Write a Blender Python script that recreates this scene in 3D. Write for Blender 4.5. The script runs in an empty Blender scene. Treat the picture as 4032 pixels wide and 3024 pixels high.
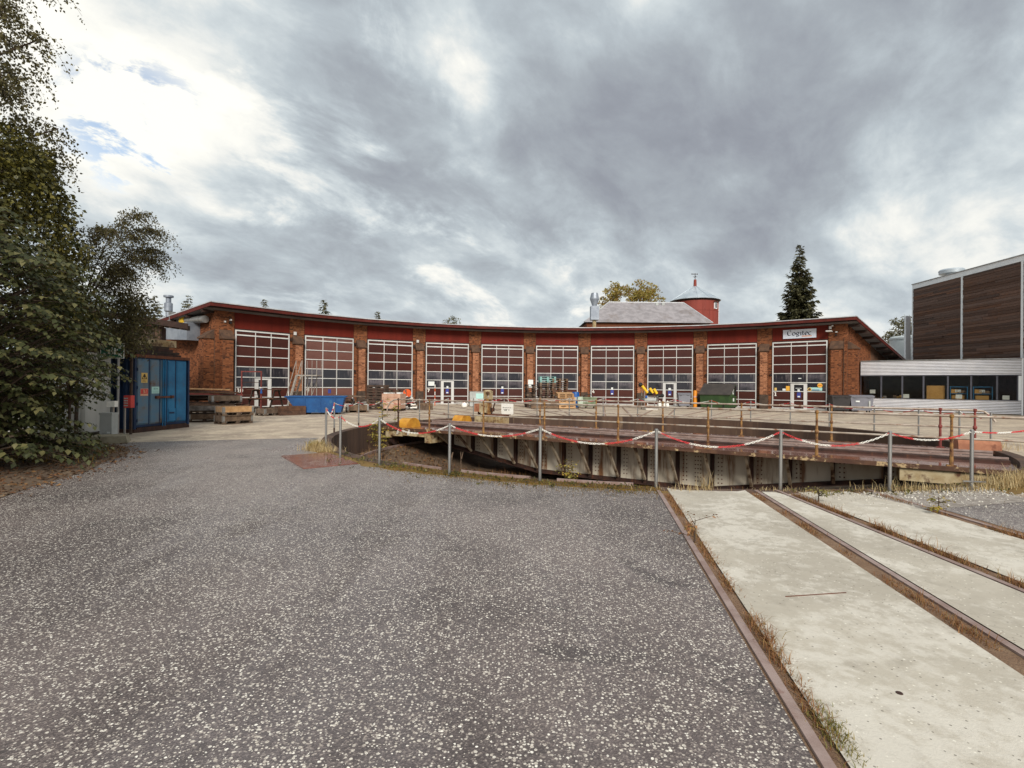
import bpy, bmesh, math, random
import numpy as np
from mathutils import Matrix, Vector
R = random.Random(7)
rng = np.random.default_rng(11)
sc = bpy.context.scene
COL = sc.collection
PI = math.pi
# ------------------------------------------------------------------ camera
cam = bpy.data.objects.new('camera', bpy.data.cameras.new('camera'))
COL.objects.link(cam)
cam.data.sensor_width = 36.0
cam.data.lens = 18.128
cam.data.clip_end = 3000
cam.matrix_world = Matrix.Translation((0, 0, 1.68)) @ Matrix.Rotation(PI / 2 + 0.0024, 4, 'X') @ Matrix.Rotation(0.0086, 4, 'Z')
sc.camera = cam
# ------------------------------------------------------------------ light
SUN_EL, SUN_AZ = math.radians(34), math.radians(174)      # azimuth clockwise from +Y
sun = bpy.data.objects.new('sun', bpy.data.lights.new('sun', 'SUN'))
COL.objects.link(sun)
sun.data.energy = 2.0
sun.data.angle = math.radians(20)
sun.data.color = (1.0, 0.95, 0.87)
sd = Vector((math.sin(SUN_AZ) * math.cos(SUN_EL), math.cos(SUN_AZ) * math.cos(SUN_EL), math.sin(SUN_EL)))
sun.rotation_euler = sd.to_track_quat('Z', 'Y').to_euler()
sc.view_settings.view_transform = 'Standard'
sc.view_settings.look = 'None'
sc.view_settings.gamma = 1.0
sc.view_settings.use_curve_mapping = False
sc.view_settings.exposure = 0.85


class NT:
    """small helper to write node trees"""
    def __init__(s, tree):
        s.t = tree
        s.n = tree.nodes
        s.l = tree.links

    def node(s, typ, **kw):
        n = s.n.new(typ)
        for k, v in kw.items():
            setattr(n, k, v)
        return n

    def put(s, sock, v):
        if isinstance(v, bpy.types.NodeSocket):
            s.l.new(v, sock)
        elif v is not None:
            if hasattr(sock, 'default_value'):
                try:
                    sock.default_value = v
                except Exception:
                    sock.default_value = (*v, 1.0)

    def math(s, op, a, b=None, c=None, clamp=False):
        n = s.node('ShaderNodeMath', operation=op, use_clamp=clamp)
        for i, x in enumerate((a, b, c)):
            s.put(n.inputs[i], x) if x is not None else None
        return n.outputs[0]

    def vmath(s, op, a, b=None):
        n = s.node('ShaderNodeVectorMath', operation=op)
        s.put(n.inputs[0], a)
        if b is not None:
            s.put(n.inputs[1], b)
        return n.outputs['Value'] if op in ('DOT_PRODUCT', 'LENGTH') else n.outputs[0]

    def mix(s, f, a, b, mode='MIX'):
        n = s.node('ShaderNodeMix', data_type='RGBA', blend_type=mode)
        s.put(n.inputs['Factor'], f)
        s.put(n.inputs['A'] if False else n.inputs[6], a if isinstance(a, bpy.types.NodeSocket) else (*a[:3], 1))
        s.put(n.inputs[7], b if isinstance(b, bpy.types.NodeSocket) else (*b[:3], 1))
        return n.outputs[2]

    def noise(s, vec, scale, detail=4, rough=0.55, dist=0.0):
        n = s.node('ShaderNodeTexNoise')
        s.put(n.inputs['Vector'], vec)
        n.inputs['Scale'].default_value = scale
        n.inputs['Detail'].default_value = detail
        n.inputs['Roughness'].default_value = rough
        n.inputs['Distortion'].default_value = dist
        return n.outputs['Fac']

    def voro(s, vec, scale, feature='F1', out='Distance', rand=1.0):
        n = s.node('ShaderNodeTexVoronoi', feature=feature)
        s.put(n.inputs['Vector'], vec)
        n.inputs['Scale'].default_value = scale
        n.inputs['Randomness'].default_value = rand
        return n.outputs[out]

    def ramp(s, f, stops):
        n = s.node('ShaderNodeValToRGB')
        s.put(n.inputs[0], f)
        e = n.color_ramp.elements
        while len(e) < len(stops):
            e.new(0.5)
        for i, (p, c) in enumerate(stops):
            e[i].position = p
            e[i].color = (c, c, c, 1) if isinstance(c, (int, float)) else (*c, 1)
        return n.outputs[0]

    def smooth(s, x, a, b, lo=0.0, hi=1.0):
        n = s.node('ShaderNodeMapRange', interpolation_type='SMOOTHSTEP')
        s.put(n.inputs[0], x)
        for i, v in ((1, a), (2, b), (3, lo), (4, hi)):
            n.inputs[i].default_value = v
        return n.outputs[0]

    def mapping(s, vec, scale=(1, 1, 1), rot=(0, 0, 0), loc=(0, 0, 0)):
        n = s.node('ShaderNodeMapping')
        s.put(n.inputs[0], vec)
        n.inputs['Scale'].default_value = scale
        n.inputs['Rotation'].default_value = rot
        n.inputs['Location'].default_value = loc
        return n.outputs[0]


def L(r, g=None, b=None):
    """sRGB 0-255 to linear"""
    c = (r, g, b) if g is not None else (r, r, r)
    return tuple(((x / 255) / 12.92) if x / 255 <= 0.04045 else (((x / 255) + 0.055) / 1.055) ** 2.4 for x in c)


# ------------------------------------------------------------------ sky
world = bpy.data.worlds.new('World')
sc.world = world
world.use_nodes = True
w = NT(world.node_tree)
w.n.clear()
out = w.node('ShaderNodeOutputWorld')
bg = w.node('ShaderNodeBackground')
tc = w.node('ShaderNodeTexCoord')
D = tc.outputs['Generated']
sky = w.node('ShaderNodeTexSky', sky_type='NISHITA', sun_disc=False)
sky.sun_elevation = SUN_EL
sky.sun_rotation = SUN_AZ
sky.altitude = 50
blue = w.vmath('MULTIPLY', sky.outputs[0], (0.22, 0.20, 0.18))
sep = w.node('ShaderNodeSeparateXYZ')
w.put(sep.inputs[0], D)
den = w.math('ADD', w.math('MAXIMUM', sep.outputs[2], 0.0), 0.42)
px = w.math('DIVIDE', sep.outputs[0], den)
py = w.math('DIVIDE', sep.outputs[1], den)
cmb = w.node('ShaderNodeCombineXYZ')
w.put(cmb.inputs[0], px)
w.put(cmb.inputs[1], py)
P = w.mapping(w.mapping(cmb.outputs[0], rot=(0, 0, math.radians(-48))), scale=(1.05, 1.4, 1), loc=(3.4, 1.2, 0.4))
n1 = w.noise(P, 1.7, 12, 0.58, 0.25)
n2 = w.noise(P, 4.6, 12, 0.62, 0.3)
wv = w.node('ShaderNodeTexNoise')
w.put(wv.inputs['Vector'], P)
wv.inputs['Scale'].default_value = 7.0
wv.inputs['Detail'].default_value = 6
wp = w.vmath('ADD', P, w.vmath('MULTIPLY', w.vmath('SUBTRACT', wv.outputs['Color'], (0.5, 0.5, 0.5)), (0.22, 0.22, 0.0)))
vo = w.node('ShaderNodeTexVoronoi', feature='SMOOTH_F1')
w.put(vo.inputs['Vector'], wp)
vo.inputs['Scale'].default_value = 5.0
vo.inputs['Smoothness'].default_value = 0.6
puff = w.math('SUBTRACT', 0.45, vo.outputs['Distance'])
n3 = w.noise(P, 0.6, 3, 0.5, 0.0)
n4 = w.noise(w.mapping(P, loc=(7.3, 2.2, 1.0)), 2.6, 12, 0.62, 0.35)


def blob(u, v, inner, outer):
    """soft patch of the sky round a direction (given by azimuth, elevation in degrees)"""
    a, e = math.radians(u), math.radians(v)
    d = (math.sin(a) * math.cos(e), math.cos(a) * math.cos(e), math.sin(e))
    dot = w.vmath('DOT_PRODUCT', D, d)
    return w.smooth(dot, math.cos(math.radians(outer)), math.cos(math.radians(inner)))


b = w.math('MULTIPLY_ADD', n1, 1.0, -0.045)
b = w.math('ADD', b, w.math('MULTIPLY', puff, 0.26))
b = w.math('ADD', b, w.math('MULTIPLY_ADD', n2, 0.70, -0.35))
b = w.math('ADD', b, w.math('MULTIPLY_ADD', n3, 0.3, -0.15))
calm = w.math('SUBTRACT', 1.0, blob(30, 20, 10, 26))
b = w.math('ADD', b, w.math('MULTIPLY', w.math('MULTIPLY', w.smooth(n4, 0.50, 0.70), calm), 0.30))
for (u, v, i_, o_, k) in ((-38, 29, 2, 17, 0.28), (-34, 15, 2, 15, 0.18), (-8, 34, 0.3, 4.5, 0.18), (-5, 30, 0.3, 3.5, 0.16), (-3, 27, 0.3, 3, 0.14), (10, 36, 1, 8, 0.16),
                          (-14, 6, 1, 14, 0.12), (6, 5, 1, 13, 0.08), (20, 23, 2, 15, -0.20), (32, 30, 3, 18, -0.16), (9, 27, 3, 12, -0.10),
                          (-18, 33, 2, 12, -0.08), (38, 12, 3, 18, 0.09), (-16, 19, 2, 11, -0.08), (8, 16, 2, 10, -0.06)):
    b = w.math('ADD', b, w.math('MULTIPLY', blob(u, v, i_, o_), k))
b = w.math('MULTIPLY_ADD', b, 0.86, 0.145)
cl = w.ramp(b, [(0.05, L(134, 138, 148)), (0.25, L(149, 154, 163)), (0.40, L(164, 171, 178)), (0.53, L(182, 191, 197)), (0.645, L(205, 213, 216)), (0.755, L(234, 235, 231)), (0.90, L(255, 253, 244))])
gap = w.math('MULTIPLY', blob(-36.3, 21.9, 0.8, 7.0), w.smooth(n2, 0.53, 0.60))
hor = w.smooth(sep.outputs[2], 0.20, 0.0)
cl = w.mix(w.math('MULTIPLY', hor, 0.3), cl, L(214, 222, 225))
skycol = w.mix(w.math('MULTIPLY', gap, 0.9), cl, blue)
low = w.smooth(sep.outputs[2], -0.01, -0.06)
skycol = w.mix(low, skycol, L(120, 118, 112))
w.put(bg.inputs[0], skycol)
bg.inputs[1].default_value = 0.60
w.l.new(bg.outputs[0], out.inputs[0])
world.cycles.sampling_method = 'MANUAL'
world.cycles.sample_map_resolution = 512


# ------------------------------------------------------------------ materials
def new_mat(name):
    m = bpy.data.materials.new(name)
    m.use_nodes = True
    t = NT(m.node_tree)
    bs = t.n['Principled BSDF']
    return m, t, bs


def bump(t, bs, h, strength=0.3, dist=0.01):
    n = t.node('ShaderNodeBump')
    n.inputs['Strength'].default_value = strength
    n.inputs['Distance'].default_value = dist
    t.put(n.inputs['Height'], h)
    t.l.new(n.outputs[0], bs.inputs['Normal'])


def surf(name, c1, c2=None, scale=3.0, rough=0.7, metal=0.0, c3=None, s3=12.0, lo3=0.56, hi3=0.7, streak=False, bmp=0.15, rand=0.0, island=False, detail=6, rvar=0.1, spec=0.4):
    """paint / wood / steel with grain, blotches and a third colour in patches"""
    m, t, bs = new_mat(name)
    co = t.node('ShaderNodeTexCoord').outputs['Object']
    v = t.mapping(co, scale=(1, 1, 0.12)) if streak else co
    c2 = c2 or tuple(x * 0.7 for x in c1)
    n = t.noise(v, scale, detail, 0.6)
    col = t.mix(t.smooth(n, 0.36, 0.66), c1, c2)
    if c3:
        k = t.noise(v, s3, 7, 0.65)
        col = t.mix(t.smooth(k, lo3, hi3), col, c3)
    if rand:
        r_ = t.node('ShaderNodeNewGeometry').outputs['Random Per Island'] if island else t.node('ShaderNodeObjectInfo').outputs['Random']
        hs = t.node('ShaderNodeHueSaturation')
        t.put(hs.inputs['Color'], col)
        t.put(hs.inputs['Value'], t.math('MULTIPLY_ADD', r_, 2 * rand, 1 - rand))
        r2 = t.math('FRACT', t.math('MULTIPLY', r_, 17.37))
        t.put(hs.inputs['Saturation'], t.math('MULTIPLY_ADD', r2, rand, 1 - rand / 2))
        col = hs.outputs[0]
    t.put(bs.inputs['Base Color'], col)
    bs.inputs['Metallic'].default_value = metal
    bs.inputs['Specular IOR Level'].default_value = spec
    fine = t.noise(co, scale * 9, 5, 0.65)
    t.put(bs.inputs['Roughness'], t.math('MULTIPLY_ADD', fine, 2 * rvar, rough - rvar, clamp=True))
    if bmp:
        bump(t, bs, fine, bmp, 0.01)
    return m


M = {}
M['white_alu'] = surf('white_alu', L(212, 210, 206), L(192, 190, 186), 2, 0.45, c3=L(150, 140, 130), s3=5, lo3=0.66, hi3=0.85, streak=True, bmp=0.04)
M['brown_pane'] = surf('brown_pane', L(72, 35, 27), L(64, 30, 24), 1.2, 0.5, bmp=0.04, rand=0.12, spec=0.25)
M['brown_pane_pale'] = surf('brown_pane_pale', L(110, 76, 68), L(102, 68, 60), 1.2, 0.5, bmp=0.04, rand=0.06, spec=0.25)
M['red_panel'] = surf('red_panel', L(106, 36, 25), L(94, 31, 22), 1.5, 0.65, c3=L(95, 33, 25), s3=2.5, streak=True, bmp=0.1, spec=0.15)
M['fascia'] = surf('fascia', L(92, 38, 31), L(78, 32, 27), 2, 0.6, c3=L(70, 38, 32), s3=4, streak=True, bmp=0.08, spec=0.2)
M['dark_timber'] = surf('dark_timber', L(58, 38, 30), L(42, 27, 21), 3, 0.8, bmp=0.2)
M['roof_edge'] = surf('roof_edge', L(205, 205, 205), L(180, 180, 182), 1.5, 0.4, metal=0.3, bmp=0.05)
M['roof_felt'] = surf('roof_felt', L(120, 118, 118), L(100, 98, 98), 1.2, 0.85)
M['mortar'] = surf('mortar', L(104, 74, 54), L(84, 58, 42), 3, 0.9, c3=L(76, 52, 40), s3=1.2, bmp=0.3)
M['stone_cap'] = surf('stone_cap', L(98, 72, 54), L(76, 56, 44), 3, 0.85, c3=L(60, 48, 40), s3=5, bmp=0.3)
M['plinth'] = surf('plinth', L(84, 68, 56), L(62, 50, 42), 3, 0.9, c3=L(48, 40, 36), s3=6, bmp=0.3)
M['iron'] = surf('iron', L(46, 34, 30), L(62, 40, 30), 6, 0.7, metal=0.3)
M['sill'] = surf('sill', L(206, 200, 190), L(178, 170, 160), 2.5, 0.85, c3=L(130, 118, 104), s3=4)
M['galv'] = surf('galv', L(168, 166, 162), L(142, 140, 136), 4, 0.42, metal=0.75, c3=L(128, 118, 108), s3=9, streak=True, bmp=0.05)
M['galv_sheet'] = surf('galv_sheet', L(158, 164, 172), L(134, 140, 150), 1.5, 0.5, metal=0.5, bmp=0.05)
M['rust'] = surf('rust', L(112, 66, 44), L(78, 46, 34), 5, 0.8, c3=L(140, 86, 48), s3=10, bmp=0.3)
M['rust_dark'] = surf('rust_dark', L(70, 44, 34), L(48, 32, 27), 4, 0.75, c3=L(104, 62, 38), s3=7, streak=True, bmp=0.3)
M['rust_yellow'] = surf('rust_yellow', L(158, 118, 66), L(116, 80, 52), 7, 0.7, c3=L(84, 50, 34), s3=9, lo3=0.5, hi3=0.66, bmp=0.2)
M['hand_rail'] = surf('hand_rail', L(186, 174, 160), L(150, 132, 116), 3, 0.55, metal=0.2, c3=L(126, 80, 50), s3=5, lo3=0.52, hi3=0.7, bmp=0.1)
M['rail_steel'] = surf('rail_steel', L(158, 138, 130), L(136, 112, 103), 4, 0.5, metal=0.0, c3=L(134, 104, 94), s3=9, bmp=0.15)
M['deck_plate'] = surf('deck_plate', L(138, 98, 86), L(96, 60, 52), 0.9, 0.09, metal=0.1, c3=L(70, 40, 34), s3=1.1, lo3=0.52, hi3=0.66, bmp=0.0, rvar=0.05, spec=0.9)
M['girder'] = surf('girder', L(218, 208, 190), L(194, 182, 160), 1.3, 0.6, c3=L(128, 88, 58), s3=2.6, lo3=0.50, hi3=0.66, streak=True, bmp=0.1)
M['cream_steel'] = surf('cream_steel', L(188, 172, 138), L(150, 124, 84), 2.5, 0.65, c3=L(92, 60, 40), s3=4, lo3=0.5, hi3=0.66, bmp=0.2)
M['strut'] = surf('strut', L(172, 160, 140), L(130, 108, 84), 3, 0.6, c3=L(70, 46, 34), s3=3, lo3=0.5, hi3=0.65, bmp=0.2)
M['edge_steel'] = surf('edge_steel', L(104, 74, 54), L(78, 52, 40), 3, 0.7, c3=L(186, 160, 120), s3=5, lo3=0.54, hi3=0.62, bmp=0.2)
M['pit_wall'] = surf('pit_wall', L(92, 70, 56), L(66, 50, 42), 1.4, 0.9, c3=L(120, 98, 76), s3=2.4, streak=True, bmp=0.4)
M['red_plastic'] = surf('red_plastic', L(216, 58, 62), L(204, 52, 56), 8, 0.45, bmp=0.0)
M['white_plastic'] = surf('white_plastic', L(242, 239, 231), L(232, 227, 216), 8, 0.45, bmp=0.0)
M['blue_container'] = surf('blue_container', L(38, 116, 160), L(30, 96, 138), 1.6, 0.5, c3=L(74, 84, 92), s3=1.7, lo3=0.56, hi3=0.72, bmp=0.15)
M['grey_blue'] = surf('grey_blue', L(80, 116, 140), L(106, 114, 120), 1.6, 0.6, c3=L(96, 72, 58), s3=1.6, lo3=0.54, hi3=0.70, bmp=0.15)
M['dark_blue'] = surf('dark_blue', L(22, 50, 84), L(18, 38, 66), 2, 0.6, bmp=0.1)
M['skip_blue'] = surf('skip_blue', L(12, 76, 132), L(8, 64, 116), 1.5, 0.5, c3=L(40, 90, 130), s3=4, bmp=0.08)
M['skip_green'] = surf('skip_green', L(58, 84, 46), L(46, 70, 40), 2, 0.6, c3=L(84, 74, 48), s3=4, lo3=0.62, hi3=0.75, bmp=0.1)
M['skip_lid'] = surf('skip_lid', L(72, 66, 62), L(58, 54, 52), 2, 0.7, bmp=0.1)
M['grey_bin'] = surf('grey_bin', L(126, 126, 134), L(116, 116, 124), 2, 0.55, bmp=0.03)
M['black_bin'] = surf('black_bin', L(54, 50, 50), L(46, 43, 43), 2, 0.55, bmp=0.03)
M['wood_new'] = surf('wood_new', L(192, 154, 114), L(168, 130, 92), 5, 0.75, c3=L(160, 120, 84), s3=9, rand=0.15, bmp=0.15)
M['wood_old'] = surf('wood_old', L(122, 102, 84), L(94, 76, 62), 5, 0.85, c3=L(80, 64, 52), s3=8, rand=0.22, bmp=0.2)
M['wood_brown'] = surf('wood_brown', L(104, 72, 52), L(78, 54, 40), 5, 0.85, c3=L(58, 42, 34), s3=8, rand=0.22, bmp=0.2)
M['wood_dark'] = surf('wood_dark', L(76, 58, 46), L(54, 42, 35), 5, 0.85, rand=0.22, bmp=0.2)
M['turquoise'] = surf('turquoise', L(138, 178, 172), L(116, 156, 152), 4, 0.8, c3=L(120, 110, 96), s3=6, rand=0.1)
M['board'] = surf('board', L(102, 76, 62), L(80, 58, 47), 2.2, 0.75, c3=L(134, 88, 54), s3=1.3, lo3=0.56, hi3=0.75, rand=0.34, bmp=0.2)
M['white_trim'] = surf('white_trim', L(238, 240, 240), L(228, 231, 232), 2, 0.45, bmp=0.02)
M['annex_metal'] = surf('annex_metal', L(238, 238, 241), L(226, 227, 232), 1.2, 0.4, metal=0.2, bmp=0.0)
M['mullion'] = surf('mullion', L(78, 78, 86), L(68, 68, 76), 2, 0.5, bmp=0.02)
M['room'] = surf('room', L(96, 86, 74), L(76, 68, 60), 1, 0.9)
M['purple_brick'] = surf('purple_brick', L(70, 52, 60), L(56, 42, 50), 3, 0.85, bmp=0.3, rand=0.2)
M['cardboard'] = surf('cardboard', L(196, 152, 88), L(178, 136, 78), 2, 0.85, bmp=0.05)
M['paper'] = surf('paper', L(228, 230, 226), L(214, 218, 216), 4, 0.8, bmp=0.0)
M['paper_blue'] = surf('paper_blue', L(52, 60, 132), L(60, 70, 150), 6, 0.6, bmp=0.0)
M['paper_yellow'] = surf('paper_yellow', L(236, 182, 74), L(226, 168, 62), 4, 0.6, bmp=0.0)
M['sign_white'] = surf('sign_white', L(222, 228, 238), L(212, 218, 230), 2, 0.4, bmp=0.0)
M['navy'] = surf('navy', L(28, 30, 52), L(24, 26, 46), 2, 0.5, bmp=0.0)
M['salmon'] = surf('salmon', L(224, 168, 140), L(214, 158, 130), 2, 0.5, bmp=0.0)
M['sign_green'] = surf('sign_green', L(16, 92, 66), L(14, 84, 60), 2, 0.45, bmp=0.0)
M['sign_yellow'] = surf('sign_yellow', L(222, 186, 108), L(208, 172, 96), 3, 0.6, bmp=0.0)
M['sign_red'] = surf('sign_red', L(204, 70, 64), L(190, 62, 58), 3, 0.5, bmp=0.0)
M['sign_mint'] = surf('sign_mint', L(176, 216, 208), L(166, 206, 200), 3, 0.5, bmp=0.0)
M['black'] = surf('black', L(30, 26, 24), L(24, 21, 20), 3, 0.6, bmp=0.05)
M['yellow_paint'] = surf('yellow_paint', L(206, 150, 52), L(182, 122, 42), 3, 0.5, c3=L(150, 98, 48), s3=4, lo3=0.6, hi3=0.76, bmp=0.1)
M['bollard'] = surf('bollard', L(222, 140, 34), L(208, 126, 30), 3, 0.5, bmp=0.05)
M['bright_yellow'] = surf('bright_yellow', L(240, 196, 48), L(226, 178, 40), 3, 0.5, bmp=0.05)
M['orange'] = surf('orange', L(222, 92, 34), L(206, 80, 28), 3, 0.5, bmp=0.05)
M['rust_orange'] = surf('rust_orange', L(172, 116, 86), L(146, 92, 66), 3, 0.7, c3=L(120, 70, 48), s3=5, bmp=0.15)
M['red_oxide'] = surf('red_oxide', L(138, 66, 58), L(112, 52, 46), 5, 0.65, bmp=0.1)
M['alu'] = surf('alu', L(184, 176, 166), L(160, 152, 142), 5, 0.45, metal=0.5, bmp=0.03)
M['cab_grey'] = surf('cab_grey', L(176, 178, 174), L(160, 162, 158), 2, 0.6, c3=L(126, 122, 114), s3=5, lo3=0.62, hi3=0.78, bmp=0.05)
M['white_sheet'] = surf('white_sheet', L(206, 204, 196), L(184, 182, 174), 1.5, 0.55, c3=L(140, 116, 96), s3=3, lo3=0.62, hi3=0.8, streak=True, bmp=0.05)
M['wrap'] = surf('wrap', L(196, 160, 138), L(178, 138, 116), 2.5, 0.35, c3=L(206, 182, 160), s3=4, bmp=0.15)
M['debris_grey'] = surf('debris_grey', L(150, 140, 132), L(112, 104, 98), 5, 0.8, rand=0.35, island=True)
M['debris_black'] = surf('debris_black', L(46, 44, 48), L(60, 58, 60), 5, 0.5, rand=0.35, island=True)
M['blue_plastic'] = surf('blue_plastic', L(20, 86, 158), L(16, 76, 144), 3, 0.45, bmp=0.02)
M['tank_green'] = surf('tank_green', L(124, 134, 106), L(96, 108, 82), 3, 0.7, c3=L(84, 78, 60), s3=4, bmp=0.1)
M['pale_green'] = surf('pale_green', L(182, 196, 176), L(160, 174, 156), 3, 0.6, bmp=0.05)
M['slate'] = surf('slate', L(168, 163, 165), L(146, 141, 143), 1.2, 0.8, c3=L(134, 124, 120), s3=0.35, lo3=0.52, hi3=0.68, streak=False, bmp=0.2)
M['tower_red'] = surf('tower_red', L(140, 62, 50), L(124, 54, 44), 0.8, 0.75, c3=L(112, 48, 40), s3=1.6, streak=True, bmp=0.1)
M['zinc'] = surf('zinc', L(194, 202, 208), L(172, 182, 190), 0.6, 0.4, metal=0.4, bmp=0.05)
M['silo'] = surf('silo', L(204, 212, 212), L(188, 196, 197), 0.5, 0.6, bmp=0.03)
M['bark'] = surf('bark', L(84, 68, 54), L(58, 46, 38), 6, 0.9, bmp=0.5)
M['birch_bark'] = surf('birch_bark', L(176, 166, 154), L(120, 110, 100), 5, 0.8, c3=L(46, 40, 36), s3=4, bmp=0.3)
M['kerb'] = surf('kerb', L(150, 140, 118), L(122, 112, 92), 4, 0.9, c3=L(104, 100, 70), s3=6, bmp=0.4)
M['steel_plate'] = surf('steel_plate', L(148, 104, 92), L(122, 80, 70), 1.3, 0.16, metal=0.15, c3=L(176, 150, 138), s3=0.9, bmp=0.04, rvar=0.08, spec=0.8)
M['stone_white'] = surf('stone_white', L(206, 200, 188), L(170, 164, 152), 6, 0.8, rand=0.3, island=True)


def glass_dark(name, c, rough=0.06):
    m, t, bs = new_mat(name)
    co = t.node('ShaderNodeTexCoord').outputs['Object']
    n = t.noise(co, 0.8, 4, 0.6)
    ob_ = t.node('ShaderNodeObjectInfo').outputs['Random']
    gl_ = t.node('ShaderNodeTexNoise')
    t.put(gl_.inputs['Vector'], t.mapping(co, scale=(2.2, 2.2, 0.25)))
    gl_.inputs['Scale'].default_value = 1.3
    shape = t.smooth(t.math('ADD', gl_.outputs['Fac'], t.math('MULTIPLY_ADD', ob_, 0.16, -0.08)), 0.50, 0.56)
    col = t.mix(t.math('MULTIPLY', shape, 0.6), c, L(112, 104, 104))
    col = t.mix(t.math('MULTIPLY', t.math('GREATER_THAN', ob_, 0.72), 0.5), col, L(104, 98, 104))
    t.put(bs.inputs['Base Color'], t.mix(t.smooth(n, 0.4, 0.62), col, c))
    bs.inputs['Roughness'].default_value = rough
    bs.inputs['Specular IOR Level'].default_value = 0.38
    r_ = t.node('ShaderNodeObjectInfo').outputs['Random']
    bump(t, bs, t.noise(co, 0.9, 2, 0.5), 0.12, 0.02)
    return m


M['door_glass'] = glass_dark('door_glass', L(46, 45, 50))


def clear_glass():
    m, t, bs = new_mat('clear_glass')
    o = t.n['Material Output']
    tr = t.node('ShaderNodeBsdfTransparent')
    tr.inputs[0].default_value = (0.88, 0.88, 0.86, 1)
    gl = t.node('ShaderNodeBsdfGlossy')
    gl.inputs['Roughness'].default_value = 0.03
    fr = t.node('ShaderNodeFresnel')
    fr.inputs[0].default_value = 1.22
    mx = t.node('ShaderNodeMixShader')
    t.l.new(fr.outputs[0], mx.inputs[0])
    t.l.new(tr.outputs[0], mx.inputs[1])
    t.l.new(gl.outputs[0], mx.inputs[2])
    t.l.new(mx.outputs[0], o.inputs[0])
    return m


M['clear_glass'] = clear_glass()


def brick_mat(name, a, b_, c):
    """fired brick: each brick its own tone"""
    m, t, bs = new_mat(name)
    co = t.node('ShaderNodeTexCoord').outputs['Object']
    g = t.node('ShaderNodeNewGeometry').outputs['Random Per Island']
    o = t.node('ShaderNodeObjectInfo').outputs['Random']
    r_ = t.math('FRACT', t.math('ADD', g, t.math('MULTIPLY', o, 7.31)))
    col = t.ramp(r_, [(0.0, c), (0.18, b_), (0.55, a), (1.0, tuple(x * 1.25 for x in a))])
    st = t.smooth(t.noise(co, 0.7, 5, 0.6), 0.5, 0.72)
    col = t.mix(t.math('MULTIPLY', st, 0.45), col, L(70, 46, 34))
    t.put(bs.inputs['Base Color'], col)
    bs.inputs['Roughness'].default_value = 0.9
    bs.inputs['Specular IOR Level'].default_value = 0.15
    bump(t, bs, t.noise(co, 40, 4, 0.6), 0.3, 0.006)
    return m


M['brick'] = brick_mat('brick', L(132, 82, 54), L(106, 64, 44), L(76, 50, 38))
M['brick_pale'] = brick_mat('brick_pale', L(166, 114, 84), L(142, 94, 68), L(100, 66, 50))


def leaf_mat(name, cols, rough=0.5, trans=0.3):
    m, t, bs = new_mat(name)
    g = t.node('ShaderNodeNewGeometry').outputs['Random Per Island']
    col = t.ramp(g, [(i / (len(cols) - 1), c) for i, c in enumerate(cols)])
    t.put(bs.inputs['Base Color'], col)
    bs.inputs['Roughness'].default_value = rough
    bs.inputs['Specular IOR Level'].default_value = 0.35
    tl = t.node('ShaderNodeBsdfTranslucent')
    t.put(tl.inputs[0], col)
    mx = t.node('ShaderNodeMixShader')
    mx.inputs[0].default_value = trans
    o = t.n['Material Output']
    t.l.new(bs.outputs[0], mx.inputs[1])
    t.l.new(tl.outputs[0], mx.inputs[2])
    t.l.new(mx.outputs[0], o.inputs[0])
    return m


M['leaf_shrub'] = leaf_mat('leaf_shrub', [L(46, 50, 26), L(66, 70, 38), L(86, 88, 52), L(118, 112, 72)])
M['leaf_birch'] = leaf_mat('leaf_birch', [L(66, 62, 38), L(90, 84, 50), L(116, 108, 68)], trans=0.4)
M['leaf_ivy'] = leaf_mat('leaf_ivy', [L(48, 48, 24), L(72, 70, 32), L(98, 94, 42), L(120, 110, 50)], trans=0.25)
M['leaf_autumn'] = leaf_mat('leaf_autumn', [L(128, 116, 52), L(156, 142, 70), L(182, 164, 92), L(150, 108, 66)], trans=0.4)
M['needle'] = leaf_mat('needle', [L(66, 66, 46), L(88, 86, 60), L(106, 102, 72)], trans=0.25)
M['leaf_far'] = leaf_mat('leaf_far', [L(92, 92, 66), L(112, 110, 80), L(126, 118, 90)], trans=0.2)
M['leaf_yellow'] = leaf_mat('leaf_yellow', [L(120, 116, 48), L(158, 146, 66), L(186, 150, 62)], trans=0.35)
M['dry_grass'] = leaf_mat('dry_grass', [L(112, 72, 44), L(140, 96, 58), L(168, 130, 88), L(128, 80, 50), L(140, 120, 68)], rough=0.8, trans=0.2)
M['pale_grass'] = leaf_mat('pale_grass', [L(150, 124, 82), L(188, 164, 118), L(206, 188, 146)], rough=0.8, trans=0.2)
M['moss_blade'] = leaf_mat('moss_blade', [L(112, 84, 34), L(136, 104, 44), L(98, 96, 44)], rough=0.8, trans=0.2)
M['green_tuft'] = leaf_mat('green_tuft', [L(104, 104, 52), L(132, 124, 66), L(156, 136, 78)], rough=0.7, trans=0.25)
M['litter'] = leaf_mat('litter', [L(84, 56, 38), L(120, 82, 52), L(64, 44, 32), L(150, 112, 70)], rough=0.8, trans=0.1)


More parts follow.
